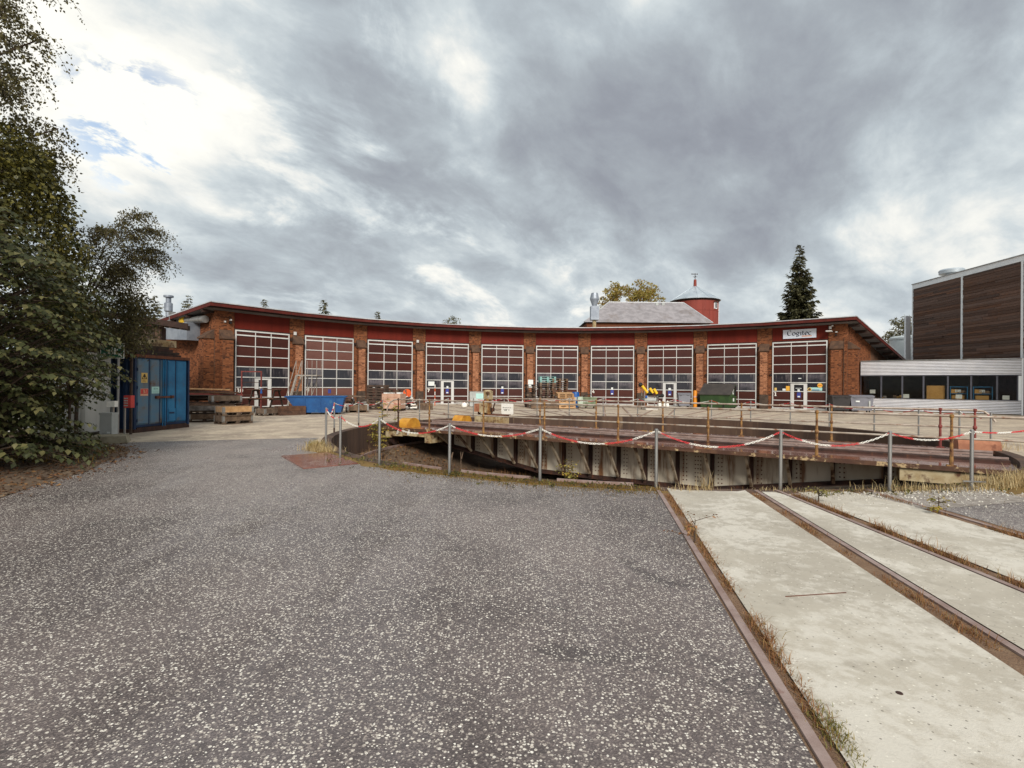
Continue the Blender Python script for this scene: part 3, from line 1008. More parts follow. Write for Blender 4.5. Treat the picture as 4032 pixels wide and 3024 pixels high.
numbers = {10: '10', 9: '9', 8: '8', 7: '7', 4: '4', 1: '1'}
for k in range(10, 0, -1):
    T = frame(A10 + DA * (10 - k), RF)
    ped = k in (10, 7, 3, 1)
    # frame of the sectional door
    mb = HB(T)
    for s in (-1, 1):
        mb.box(min(s * 1.79, s * 1.865), max(s * 1.79, s * 1.865), -0.05, 0.06, 0.0, 5.215)
    for z, h in ((5.17, 0.09), (4.88, 0.085)):
        mb.box(-1.79, 1.79, -0.055, 0.05, z - h / 2, z + h / 2)
    for c in (-0.54, 0.54):
        mb.box(c - 0.022, c + 0.022, -0.044, 0.045, 4.9225, 5.125)
        for a_, b_ in zip(ROWS[:-1], ROWS[1:]):
            if ped and b_ < 2.1:
                continue
            mb.box(c - 0.022, c + 0.022, -0.044, 0.045, a_ + 0.028, b_ - 0.028)
    for z in ROWS[:-1]:
        if ped and z < 2.0:
            mb.box(-1.79, -0.565, -0.05, 0.046, z - 0.028, z + 0.028)
            mb.box(0.565, 1.79, -0.05, 0.046, z - 0.028, z + 0.028)
        else:
            mb.box(-1.79, 1.79, -0.05, 0.046, z - 0.028, z + 0.028)
    if ped:
        for s in (-1, 1):
            mb.box(min(s * 0.33, s * 0.565), max(s * 0.33, s * 0.565), -0.075, 0.05, 0.0, 2.0)
        mb.box(-0.565, 0.565, -0.073, 0.05, 2.0, 2.10) if False else mb.box(-0.33, 0.33, -0.071, 0.05, 1.90, 2.0)
        for z in (0.06, 0.70, 1.39):
            mb.box(-0.33, 0.33, -0.068, 0.047, z - 0.028, z + 0.028)
    door = mb.build('garage_door', 'white_alu', house, origin=RH, label={9: 'garage door with paler brown panes'}.get(k))
    # panes
    brown = 'brown_pane_pale' if k == 9 else 'brown_pane'
    rot = Matrix(T.to_3x3()).to_euler()
    for ci in range(3):
        x0, x1 = COLS[ci], COLS[ci + 1]
        for ri in range(8):
            z0, z1 = (ROWS[ri], ROWS[ri + 1]) if ri < 7 else (4.92, 5.13)
            if ped and ci == 1 and ri < 3:
                xa, xb = -0.33, 0.33
                z1_ = min(z1, 1.90)
            else:
                xa, xb, z1_ = x0, x1, z1
            mt = 'door_glass' if ri in (2, 3) else brown
            if k == 8 and ri in (2, 3) and ci == 0:
                pass
            c = T @ Vector(((xa + xb) / 2, 0.004, (z0 + z1_) / 2))
            child_copy(pane_mesh(xb - xa - 0.01, z1_ - z0 - 0.01, mt), 'pane', door, (c.x - RH[0], c.y - RH[1], c.z - RH[2]), rot)
    if k in numbers:
        mb = HB(T)
        x = -1.72
        for ch in numbers[k]:
            digit(mb, ch, x, 1.03, 0.30, -0.02)
            x += 0.20
        mb.build('number', 'white_plastic', door, origin=RH)
    # notices
    def notice(x, z, w_, h_, mat, y=-0.03, name='notice'):
        HB(T).box(x - w_ / 2, x + w_ / 2, y, y + 0.008, z, z + h_).build(name, mat, door, origin=RH)
    if k in (7, 6, 4, 3, 1):
        yb = -0.082 if ped else -0.058
        notice(0.0, 0.92, 0.26, 0.42, 'paper_blue', -0.02)
        notice(0.0, 1.02 - 0.07, 0.16, 0.10, 'paper', -0.03)
        notice(0.0, 1.36, 0.16 if k != 3 else 0.2, 0.2, 'paper', yb)
    if k == 9:
        notice(0.0, 0.95, 0.22, 0.3, 'paper_blue', -0.02)
    if k == 7:
        notice(-1.38, 1.58, 0.52, 0.36, 'paper')
    if k == 1:
        notice(-1.62, 1.44, 0.16, 0.22, 'sign_yellow')
        notice(-1.02, 1.44, 0.22, 0.16, 'paper')
        notice(-0.76, 1.44, 0.26, 0.36, 'paper_yellow')
        notice(-0.02, 1.62, 0.4, 0.03, 'paper')
        notice(0.06, 2.36, 0.2, 0.06, 'paper')
        notice(1.12, 1.47, 0.86, 0.24, 'sign_mint')
        notice(1.12, 1.50, 0.5, 0.05, 'paper_blue', -0.035)
        HB(T).cyl((0.72, -0.045, 1.56), (0.72, -0.03, 1.56), 0.14, n=20).build('round_sticker', 'sign_yellow', door, origin=RH)
        HB(T).cyl((0.72, -0.055, 1.56), (0.72, -0.045, 1.56), 0.09, n=16).build('round_sticker', 'stone_cap', door, origin=RH)
        HB(T).cyl((1.40, -0.05, 1.86), (1.40, -0.035, 1.86), 0.17, n=22).build('round_sticker', 'paper_yellow', door, origin=RH)
        HB(T).box(1.27, 1.53, -0.06, -0.0501, 1.84, 1.89).build('round_sticker', 'orange', door, origin=RH)
    # red panel, lintel, sill
    HB(T).box(-1.885, 1.885, 0.03, 0.25, 5.30, 6.42).build('red_panel', 'red_panel', house, origin=RH)
    HB(T).box(-1.90, 1.90, -0.02, 0.3, 5.225, 5.295).build('lintel', 'dark_timber', house, origin=RH)
    HB(T).box(-1.90, 1.90, -0.22, 0.3, -0.3, -0.002 + 0.05).build('door_sill', 'sill', house, origin=RH)
    for s in (-1, 1):
        HB(T).box(min(s * 1.867, s * 1.93), max(s * 1.867, s * 1.93), 0.012, 0.4, 0.05, 5.22).build('door_jamb', 'dark_timber', house, origin=RH)
    HB(T).box(-1.9, 1.9, 0.30, 0.40, 0.0, 6.4).build('inner_wall', 'black', house, origin=RH)

# piers between the doors
RC = RF / math.cos(DA / 2)
ind_bricks = []


def pier(a, individual=None):
    T = frame(a, RC)
    core = HB(T).box(-0.535, 0.535, -0.02, 0.5, -0.05, 6.46).build('pier', 'mortar', house, origin=RH)
    mb = HB(T).box(-0.27, 0.27, -0.42, -0.02, -0.05, 4.57)
    mb.build('buttress', 'mortar', core, origin=(0, 0, 0)) if False else mb.build('buttress', 'mortar', core, origin=RH)
    bp = HB(T)
    bricks(bp, -0.535, -0.275, 0.0, 6.4, lambda u, z, d: (u, -0.02 - d, z))
    bricks(bp, 0.275, 0.535, 0.0, 6.4, lambda u, z, d: (u, -0.02 - d, z))
    bricks(bp, -0.27, 0.27, 5.16, 6.4, lambda u, z, d: (u, -0.02 - d, z))
    bricks(bp, -0.42, -0.03, 0.0, 4.55, lambda u, z, d: (0.27 + d, u, z))
    bricks(bp, -0.42, -0.03, 0.0, 4.55, lambda u, z, d: (-0.27 - d, u, z))
    bp.build('brickwork', 'brick', core, kind='stuff', origin=RH)
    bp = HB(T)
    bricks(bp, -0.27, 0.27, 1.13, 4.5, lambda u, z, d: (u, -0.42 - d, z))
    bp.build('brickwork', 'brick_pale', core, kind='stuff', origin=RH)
    HB(T).box(-0.29, 0.29, -0.45, -0.02, 0.0, 1.10).build('plinth', 'plinth', core, origin=RH)
    HB(T).prism([(-0.50, 4.52), (-0.50, 4.60), (-0.02, 5.13), (-0.02, 4.52)], -0.36, 0.36, axes=(1, 2, 0)).build('cap_stone', 'stone_cap', core, origin=RH)
    for s in (-1, 1):
        for z in (2.6, 4.75):
            HB(T).box(min(s * 0.40, s * 0.52), max(s * 0.40, s * 0.52), -0.16, -0.03, z, z + 0.16).build('hinge_iron', 'iron', core, origin=RH)


for j in range(1, 10):
    pier(A10 + DA * (j - 0.5))
# small things on the piers: sockets, notice, camera
T = frame(A10 + DA * 0.5, RC)
HB(T).box(-0.26, -0.06, -0.10, -0.035, 5.18, 5.42).build('vent_box', 'white_alu', house, origin=RH)
T = frame(A10 + DA * 2.5, RC)
HB(T).box(-0.24, -0.04, -0.10, -0.035, 5.18, 5.40).build('vent_box', 'white_alu', house, origin=RH)
T = frame(A10 + DA * 4.5, RC)
HB(T).box(-0.18, 0.27, -0.455, -0.435, 1.5, 2.18).build('notice_board', 'paper', house, origin=RH)

# end piers and gable walls
for sgn, k in ((1, 1), (-1, 10)):
    T = frame(A10 + DA * (10 - k), RF) @ Matrix.Diagonal((sgn, 1, 1, 1))
    core = HB(T).box(1.93, 3.12, -0.02, 0.9, -0.05, 6.46).build('corner_pier', 'mortar', house, origin=RH)
    HB(T).box(2.14, 2.80, -0.42, -0.02, -0.05, 4.57).build('buttress', 'mortar', core, origin=RH)
    HB(T).box(2.12, 2.82, -0.45, -0.02, 0.0, 1.10).build('plinth', 'plinth', core, origin=RH)
    HB(T).prism([(-0.50, 4.52), (-0.50, 4.60), (-0.02, 5.13), (-0.02, 4.52)], 2.06, 2.88, axes=(1, 2, 0)).build('cap_stone', 'stone_cap', core, origin=RH)
    # side buttress
    HB(T).box(3.12, 3.72, 0.10, 0.95, -0.05, 4.57).build('buttress', 'mortar', core, origin=RH)
    HB(T).prism([(3.80, 4.52), (3.80, 4.60), (3.12, 5.13), (3.12, 4.52)], 0.02, 1.03, axes=(0, 2, 1)).build('cap_stone', 'stone_cap', core, origin=RH)
    bp = HB(T)
    indiv = [] if sgn < 0 else None
    bricks(bp, 2.14, 2.80, 1.13, 4.5, lambda u, z, d: (u, -0.42 - d, z), out=indiv)
    bricks(bp, 1.93, 2.12, 0.0, 6.4, lambda u, z, d: (u, -0.02 - d, z))
    bricks(bp, 2.82, 3.12, 0.0, 6.4, lambda u, z, d: (u, -0.02 - d, z))
    bricks(bp, 2.12, 2.82, 5.16, 6.4, lambda u, z, d: (u, -0.02 - d, z))
    bricks(bp, -0.42, -0.03, 0.0, 4.55, lambda u, z, d: (2.14 - d, u, z))
    bricks(bp, -0.42, -0.03, 0.0, 4.55, lambda u, z, d: (2.80 + d, u, z))
    bricks(bp, 3.12, 3.72, 0.0, 4.55, lambda u, z, d: (u, 0.10 - d, z))
    bricks(bp, 0.10, 0.95, 0.0, 4.55, lambda u, z, d: (3.72 + d, u, z))
    bricks(bp, -0.02, 0.9, 4.6, 6.4, lambda u, z, d: (3.12 + d, u, z))
    bp.build('brickwork', 'brick', core, kind='stuff', origin=RH)
    if indiv:
        cache = {}
        e = (Matrix(frame(A10 + DA * (10 - k), RF).to_3x3())).to_euler()
        T0 = frame(A10 + DA * (10 - k), RF)
        for a_, b_, z, d in indiv:
            key = round(b_ - a_, 3)
            if key not in cache:
                o = MB().box(-key / 2, key / 2, -0.012, 0.0, 0, 0.065).build('brick', 'brick')
                cache[key] = o.data
                bpy.data.objects.remove(o)
            c = T0 @ Vector((-(a_ + b_) / 2, -0.42 - d + 0.012, z))
            child_copy(cache[key], 'brick', core, (c.x - RH[0], c.y - RH[1], c.z), e)
    # gable wall running away from the turntable, along the radius
    ae = A10 + DA * (10 - k) + sgn * math.atan2(3.0, RF)
    TG = frame(ae, 0.0)
    r0, r1 = RF + 0.75, RF + 17.6
    SL = 0.168
    SL = 0.168 if sgn > 0 else 0.12
    zt = lambda r: 6.42 - SL * (r - RF)
    xa, xb = (-0.25, 0.10) if sgn > 0 else (-0.10, 0.25)
    gw = HB(TG).prism([(r0, -0.05), (r1, -0.05), (r1, zt(r1)), (r0, zt(r0))], xa, xb, axes=(1, 2, 0)).build('gable_wall', 'mortar', house, origin=RH)
    bp = HB(TG)
    xo = 0.10 if sgn > 0 else -0.10
    lim = RF + (10.0 if sgn < 0 else 7.0)
    bricks(bp, r0, lim, 0.0, 6.3, lambda u, z, d: (xo + sgn * d, u, z), skip=lambda u, z: z > zt(u) - 0.1)
    bp.build('brickwork', 'brick', gw, kind='stuff', origin=RH)
# roof: sloping away from the turntable, deep eaves
a_l = A10 - math.atan2(3.70, RF - 0.9)
a_r = A10 + 9 * DA + math.atan2(3.70, RF - 0.9)
angs = [a_l] + [A10 + DA * (j + 0.5) for j in range(9)] + [a_r]
ROV = 0.93


def roof_ring(a, d):
    """point on the polygonal front line moved out by d"""
    for j in range(10):
        pass
    k = int(max(0, min(9, math.floor((a - A10) / DA + 0.5))))
    ac = A10 + DA * k
    return (RF + d) / math.cos(a - ac)


def roof_strip(mb, d0, z0, d1, z1, aa=angs):
    vs, fs = [], []
    for i in range(len(aa) - 1):
        ac = A10 + DA * i
        q = []
        for a_, d_, z_ in ((aa[i], d0, z0), (aa[i + 1], d0, z0), (aa[i + 1], d1, z1), (aa[i], d1, z1)):
            r_ = (RF + d_) / math.cos(a_ - ac)
            q.append(ring_pt(r_, a_, z_ + (0.9 if (i == 0 and a_ == aa[0] and d_ > 10) else 0.0)))
        o = len(vs)
        vs += q
        fs.append((o, o + 1, o + 2, o + 3))
    mb.add(vs, fs)


mb = MB()
roof_strip(mb, -ROV - 0.03, 6.78, 17.9, 6.78 - 0.168 * 18.9)
roof_strip(mb, -ROV + 0.1, 6.50, 17.9, 6.50 - 0.168 * 18.8)
rf = mb.build('roof', 'roof_felt', house, origin=RH)
mb = MB()
roof_strip(mb, -ROV, 6.50, -ROV, 6.72)
roof_strip(mb, -ROV + 0.04, 6.50, -ROV + 0.04, 6.72)
roof_strip(mb, -ROV, 6.50, -ROV + 0.04, 6.50)
mb.build('fascia_board', 'fascia', rf, origin=RH)
mb = MB()
roof_strip(mb, -ROV - 0.05, 6.725, -ROV - 0.05, 6.785)
roof_strip(mb, -ROV - 0.05, 6.785, -ROV + 0.2, 6.79)
roof_strip(mb, -ROV - 0.05, 6.725, -ROV + 0.02, 6.725)
mb.build('roof_edge_trim', 'roof_edge', rf, origin=RH)
mb = MB()
roof_strip(mb, -ROV + 0.05, 6.44, 0.4, 6.44)
mb.build('soffit', 'dark_timber', house, origin=RH)
for a_, sg in ((a_l, -1), (a_r, 1)):
    mb = MB()
    ac = A10 if sg < 0 else A10 + 9 * DA
    r0 = (RF - ROV) / math.cos(a_ - ac)
    r1 = r0 + 18.6
    TG = frame(a_, 0)
    mb.X = TG
    sl_ = 0.168 if sg > 0 else 0.12
    z1 = 6.72 - sl_ * (r1 - r0)
    mb.prism([(r0, 6.50), (r0, 6.72), (r1, z1), (r1, z1 - 0.22)], -0.03 + 0.03 * sg, 0.03 + 0.03 * sg, axes=(1, 2, 0))
    mb.build('barge_board', 'fascia', rf, origin=RH)
    mb = MB(TG)
    mb.prism([(r0, 6.725), (r0, 6.785), (r1, z1 + 0.065), (r1, z1 + 0.005)], -0.05 + 0.03 * sg, 0.05 + 0.03 * sg, axes=(1, 2, 0))
    mb.build('roof_edge_trim', 'roof_edge', rf, origin=RH)
    for q in range(7):          # rafter ends under the verge
        r_ = r0 + 1.0 + q * 1.9
        z_ = 6.45 - sl_ * (r_ - r0)
        MB(TG).box(min(0, -sg * 0.75), max(0, -sg * 0.75), r_, r_ + 0.12, z_ - 0.16, z_ + 0.02).build('rafter_end', 'dark_timber', rf, origin=RH)
# rear wall
mb = MB()
roof_strip(mb, 17.3, -0.05, 17.3, 3.4)
mb.build('rear_wall', 'mortar', house, origin=RH)

# sign with the firm's name
T = frame(A10 + DA * 9, RF)
Sp = T @ Vector((0.01, -0.02, 5.46))
sg = thing('company_sign', 'white sign reading Cogitec on the red panel over the rightmost garage door', 'sign', tuple(Sp))
HB(T).box(-1.115, 1.135, -0.06, 0.028, 5.46, 6.135).build('sign_panel', 'sign_white', sg, origin=tuple(Sp))


def nib(mb, paths, x, z, s, T, wd=0.17, ang=28, y=-0.066, slant=0.0):
    """broad-nib lettering: thick and thin strokes"""
    ca, sa = math.cos(rad(ang)) * wd / 2, math.sin(rad(ang)) * wd / 2
    for p in paths:
        for i, ((ax, ay), (bx, by)) in enumerate(zip(p[:-1], p[1:])):
            A_, B_ = (x + ax * s, z + ay * s), (x + bx * s, z + by * s)
            q = [(A_[0] - ca * s, A_[1] - sa * s), (A_[0] + ca * s, A_[1] + sa * s), (B_[0] + ca * s, B_[1] + sa * s), (B_[0] - ca * s, B_[1] - sa * s)]
            t2 = 0.018 * s
            mb.add([(u, y, v) for u, v in q], [(0, 1, 2, 3)])
            mb.add([(A_[0] - t2, y + 0.0006, A_[1] - t2 * 2), (A_[0] + t2, y + 0.0006, A_[1] + t2 * 2), (B_[0] + t2, y + 0.0006, B_[1] + t2 * 2), (B_[0] - t2, y + 0.0006, B_[1] - t2 * 2)], [(0, 1, 2, 3)])


def el(cx, cy, rx, ry, t0, t1, n=14):
    return [(cx + rx * math.cos(rad(t0 + (t1 - t0) * i / (n - 1))), cy + ry * math.sin(rad(t0 + (t1 - t0) * i / (n - 1)))) for i in range(n)]


GL = {'C': ([el(0.42, 0.48, 0.36, 0.46, 48, 318)], 0.80), 'o': ([el(0.28, 0.30, 0.24, 0.29, 0, 360, 18)], 0.60),
      'g': ([el(0.26, 0.36, 0.20, 0.22, 0, 360, 16), [(0.40, 0.52), (0.54, 0.56)], [(0.16, 0.18), (0.10, 0.08), (0.40, 0.02), (0.48, -0.10), (0.36, -0.24), (0.14, -0.24), (0.06, -0.12), (0.16, 0.0)]], 0.58),
      'i': ([[(0.04, 0.54), (0.15, 0.58), (0.15, 0.04)], [(0.06, 0.02), (0.25, 0.02)], [(0.13, 0.80), (0.18, 0.84)]], 0.30),
      't': ([[(0.16, 0.78), (0.16, 0.12), (0.24, 0.03), (0.36, 0.07)], [(0.02, 0.56), (0.36, 0.56)]], 0.40),
      'e': ([[(0.08, 0.32), (0.47, 0.32)] + el(0.28, 0.30, 0.22, 0.29, 10, 315, 14)], 0.56), 'c': ([el(0.28, 0.30, 0.23, 0.29, 45, 315, 14)], 0.52)}
mb = HB(T)
x = -0.83
for ch in 'Cogitec':
    ps, adv = GL[ch]
    nib(mb, ps, x, 5.68, 0.41, T)
    x += adv * 0.445
mb.build('lettering', 'navy', sg, origin=tuple(Sp))
HB(T).box(0.18, 0.84, -0.065, -0.0601, 5.56, 5.645).build('underline', 'salmon', sg, origin=tuple(Sp))
# lamps and camera by the sign
T1 = frame(A10 + DA * 9, RF)
for (x0, x1, z0, z1, y0, mt, nm) in ((1.98, 2.14, 6.02, 6.22, -0.20, 'white_alu', 'floodlight'), (2.14, 2.24, 6.20, 6.30, -0.16, 'white_alu', 'sensor'), (1.84, 2.2, 5.80, 5.88, -0.62, 'white_alu', 'security_camera'),
                                   (2.40, 2.52, 5.73, 5.80, -0.30, 'white_alu', 'security_camera'), (2.36, 2.48, 5.52, 5.62, -0.18, 'black', 'wall_lamp')):
    HB(T1).box(x0, x1, y0, -0.02, z0, z1).build(nm, mt, house, origin=RH)
HB(T1).cyl((2.90, -0.06, 0.3), (2.90, -0.06, 5.3), 0.025, n=8).build('downpipe', 'stone_cap', house, origin=RH)
T10 = frame(A10, RF)
for (x0, x1, z0, z1, y0, mt, nm) in ((-2.58, -2.50, 5.62, 5.72, -0.16, 'white_alu', 'wall_lamp'), (-2.24, -2.16, 5.76, 5.86, -0.22, 'white_alu', 'security_camera'), (-2.28, -2.14, 5.56, 5.70, -0.2, 'black', 'wall_lamp')):
    HB(T10).box(x0, x1, y0, -0.02, z0, z1).build(nm, mt, house, origin=RH)
# hatch and ventilator on the roof
va = math.atan2(8.25 - CX, 52 - CY)
vt = thing('roof_ventilator', 'tall grey metal ventilator cowl on the roundhouse roof', 'ventilator', (8.25, 52.0, 5.6))
MB().cyl((0, 0, -0.15), (0, 0, 2.75), 0.19, n=14).build('pipe', 'cream_steel', vt, smooth=True)
MB().box(-0.40, 0.40, -0.40, 0.40, 2.72, 4.1).build('casing', 'galv_sheet', vt)
MB().lathe([(0.24, 4.10), (0.24, 4.18), (0.46, 4.80), (0.47, 4.87), (0.33, 5.44), (0.30, 5.45)], 18).build('cowl', 'galv_sheet', vt, smooth=True)
T5 = frame(A10 + DA * 5, RF)
h5 = T5 @ Vector((0.0, 3.2, 6.2))
MB(T5).prism([(2.6, 6.1), (2.6, 7.10), (4.2, 7.02), (4.2, 5.9)], -1.1, 1.1, axes=(1, 2, 0)).build('roof_hatch', 'black', house, origin=RH)

# extraction duct, fan and sheet-metal box on the left gable
ae = A10 - math.atan2(3.0, RF)
TG = frame(ae, RF)                 # x along wall normal direction (left is -x), y radial outwards
ext = thing('extraction_unit', 'grey sheet metal extractor with yellow ring and fan stack on the left gable', 'extractor', tuple(TG @ Vector((-0.6, 3.5, 4.4))))
O = tuple(ext.location)
MB(TG).prism([(2.0, 4.45), (2.0, 5.62), (4.9, 5.52), (5.2, 4.62)], -0.95, -0.12, axes=(1, 2, 0)).build('casing', 'galv_sheet', ext, origin=O)
for i in range(5):
    z = 4.66 + i * 0.18
    MB(TG).prism([(5.16 - i * 0.06, z), (5.16 - i * 0.06, z + 0.035), (5.62 - i * 0.05, z + 0.05), (5.62 - i * 0.05, z + 0.015)], -1.0, -0.12, axes=(1, 2, 0)).build('louvre', 'white_alu', ext, origin=O)
MB(TG).cyl((-0.42, 0.75, 5.78), (-0.42, 3.15, 5.84), 0.24, n=18).build('duct', 'galv', ext, smooth=True, origin=O)
mb = MB(TG)
mb.cyl((-0.42, 3.10, 5.84), (-0.42, 3.62, 5.84), 0.29, n=18)
mb.build('flexible_ring', 'bright_yellow', ext, smooth=True, origin=O)
mb = MB(TG)
mb.cyl((-0.42, 3.60, 5.84), (-0.42, 4.2, 5.84), 0.22, n=16)
mb.box(-1.0, -0.62, 4.2, 4.8, 5.72, 6.45)
mb.build('fan_housing', 'galv', ext, origin=O)
mb = MB(TG @ Matrix.Translation((-0.95, 4.5, 0)))
mb.lathe([(0.15, 6.1), (0.15, 6.42), (0.25, 6.5), (0.25, 7.02), (0.16, 7.08), (0.16, 7.40), (0.30, 7.43), (0.30, 7.55), (0.1, 7.57)], 18)
mb.build('stack', 'galv_sheet', ext, smooth=True, origin=O)

# ------------------------------------------------------------------ turntable bridge
BR = math.atan2(-0.536, 0.844)
BL = 9.85
bridge = thing('turntable_bridge', 'rusty railway turntable bridge with handrails spanning the round pit', 'turntable', (CX, CY, 0), BR)
HWD = 2.5


def belly(x):
    ax = abs(x)
    if ax < 2.9:
        return -1.46
    return -1.46 + (ax - 2.9) / (9.2 - 2.9) * 1.0


for s in (-1, 1):
    y0 = s * 1.30
    mb = MB()
    top = [(x, -0.20) for x in (9.3, -9.3)]
    bot = [(x, belly(x)) for x in (-9.3, -6, -2.9, 2.9, 6, 9.3)]
    mb.prism(top + bot, y0 - 0.008, y0 + 0.008, axes=(0, 2, 1))
    g = mb.build('girder', 'girder', bridge)
    mb = MB()
    for (xa, xb) in ((-9.3, -2.9), (-2.9, 2.9), (2.9, 9.3)):
        mb.bar((xa, y0, belly(xa) - 0.012), (xb, y0, belly(xb) - 0.012), 0.34, 0.024, up=(0, 0, 1))
        mb.bar((xa, y0 + s * 0.06, belly(xa) + 0.05), (xb, y0 + s * 0.06, belly(xb) + 0.05), 0.02, 0.1)
    mb.box(-9.3, 9.3, y0 - 0.16, y0 + 0.16, -0.20, -0.175)
    mb.build('flange', 'rust_dark', g)
    STX = [-8.2, -6.9, -5.85, -4.77, -3.85, -2.88, -1.84, -0.82, 0.19, 1.10, 2.12, 3.15, 4.23, 5.22, 6.24, 7.4, 8.5]
    for i, x in enumerate(STX):
        mb = MB()
        mb.box(x - 0.05, x + 0.05, min(y0 + s * 0.009, y0 + s * 0.15), max(y0 + s * 0.009, y0 + s * 0.15), belly(x) + 0.012, -0.205)
        mb.build('stiffener', 'rust_dark', g)
        if abs(x) < 7.2:
            mb = MB()
            mb.bar((x - 0.02, s * 2.40, -0.16), (x + 0.02, y0 + s * 0.20, max(belly(x) + 0.08, -1.30)), 0.075, 0.075)
            mb.build('brace', 'strut', g)
        mb = MB()
        mb.box(x - 0.04, x + 0.04, min(y0 + s * 0.165, s * 2.46), max(y0 + s * 0.165, s * 2.46), -0.185, -0.115)
        mb.build('bracket', 'rust_dark', g)
    # rivets
    mb = MB()
    for x in STX:
        for dx in (0.16, 0.26) + ((0.52, 0.60, 0.68) if abs(x - 2.12) < 0.2 else ()):
            z = -0.34
            while z > belly(x) + 0.14:
                mb.lathe([(0.022, 0), (0.015, 0.014), (0.004, 0.02)], 6)
                for q in range(len(mb.v) - 18, len(mb.v)):
                    vx, vy, vz = mb.v[q]
                    mb.v[q] = (x + dx + vx, y0 + s * (0.008 + vz), z + vy)
                z -= 0.125
    mb.build('rivets', 'rust', g, kind='stuff')
    # walkway plates, edge angle
    for i in range(8):
        xa = -BL + i * (2 * BL / 8)
        MB().box(xa + 0.006, xa + 2 * BL / 8 - 0.006, min(s * 0.95, s * HWD), max(s * 0.95, s * HWD), -0.11, -0.085).build('deck_plate', 'deck_plate', bridge)
    MB().box(-BL, BL, min(s * HWD, s * (HWD + 0.012)), max(s * HWD, s * (HWD + 0.012)), -0.19, -0.083).build('edge_angle', 'edge_steel', bridge)
    # running rail with its flat foot
    mb = MB()
    mb.box(-BL, BL, s * 0.753 - 0.036, s * 0.753 + 0.036, -0.015, 0.03)
    mb.box(-BL, BL, s * 0.753 - 0.01, s * 0.753 + 0.01, -0.10, -0.015)
    mb.box(-BL, BL, s * 0.753 - 0.065, s * 0.753 + 0.065, -0.125, -0.10)
    mb.build('rail', 'rail_steel', bridge)
    # guard timber
    MB().box(-BL, BL, min(s * 0.84, s * 0.94), max(s * 0.84, s * 0.94), -0.12, -0.03).build('guard_timber', 'rust_dark', bridge)
for i in range(30):
    xa = -BL + i * (2 * BL / 30)
    MB().box(xa + 0.02, xa + 2 * BL / 30 - 0.03, -0.68, 0.68, -0.16, -0.09 + R.uniform(-0.01, 0.005)).build('deck_plank', 'wood_dark', bridge)
for i, x in enumerate((-9.0, -6.5, -3.5, 0, 3.5, 6.5, 9.0)):
    MB().box(x - 0.09, x + 0.09, -1.29, 1.29, -0.5, -0.2).build('cross_beam', 'rust_dark', bridge)
for s in (-1, 1):
    MB().box(s * 9.45 - 0.16, s * 9.45 + 0.16, -2.42, 2.42, -0.52, -0.13).build('end_beam', 'cream_steel', bridge)
    for y0 in (-2.1, -1.0, 1.0, 2.1):
        mb = MB()
        mb.cyl((s * 9.45 - 0.08, y0, -0.62), (s * 9.45 + 0.08, y0, -0.62), 0.235, n=18)
        mb.box(s * 9.45 - 0.13, s * 9.45 + 0.13, y0 - 0.12, y0 + 0.12, -0.55, -0.5)
        mb.build('wheel', 'rust_dark', bridge, smooth=True)
# lighter steel boxes under the far left corner
for (xa, xb, z0, z1) in ((-9.3, -8.65, -0.44, -0.12), (-8.6, -7.45, -0.40, -0.12), (-7.42, -7.1, -0.62, -0.2)):
    MB().box(xa, xb, -2.44, -1.7, z0, z1).build('side_beam', 'cream_steel', bridge)
MB().box(7.6, BL, -2.44, -1.6, -0.5, -0.2).build('side_beam', 'cream_steel', bridge)
for x in (-8.9, -8.3):
    MB().bar((x, -2.46, -0.35), (x + 0.12, -2.5, -0.15), 0.06, 0.06).build('hook', 'white_plastic', bridge)
# hand rails
for s, xs, x_a, x_b in ((-1, (-8.96, -7.27, -4.65, -2.10, 0.53, 3.22, 5.89, 8.56), -8.96, 9.8), (1, (-7.57, -4.91, -2.22, 0.57, 3.40, 6.16, 8.96, 9.75), -8.0, 9.75)):
    y0 = s * 2.35
    for z, r_ in ((1.06, 0.030), (0.55, 0.024)):
        mb = MB()
        pts = [(x_a, y0, z), (x_b, y0, z)]
        if s < 0 and z > 1:
            pts = [(-9.62, y0, 0.45), (-9.58, y0, 0.72), (-9.42, y0, 0.93), (-9.2, y0, 1.03), (-8.96, y0, 1.06)] + pts[1:]
        if s > 0 and z > 1:
            pts = pts + [(9.95, y0, 1.03), (10.1, y0, 0.9), (10.2, y0, 0.74)]
        mb.tube(pts, r_, 8)
        mb.build('hand_rail', 'hand_rail', bridge, smooth=True)
    for i, x in enumerate(xs):
        mb = MB()
        mb.cyl((x, y0, -0.085), (x, y0, 0.52), 0.042, 0.030, 8)
        mb.cyl((x, y0, 0.52), (x, y0, 1.05), 0.030, 0.027, 8)
        mb.lathe([(0.02, 0.48), (0.05, 0.52), (0.055, 0.55), (0.05, 0.58), (0.02, 0.62)], 10, (x, y0, 0))
        mb.lathe([(0.02, 1.0), (0.045, 1.03), (0.05, 1.06), (0.045, 1.09), (0.01, 1.115)], 10, (x, y0, 0))
        mb.box(x - 0.09, x + 0.09, y0 - 0.07, y0 + 0.07, -0.085, -0.065)
        mt = 'rust_yellow'
        if (s < 0 and i == 0):
            mt = 'rust_dark'
        if s > 0 and i >= 6:
            mt = 'red_oxide'
        mb.build('post', mt, bridge, smooth=True)
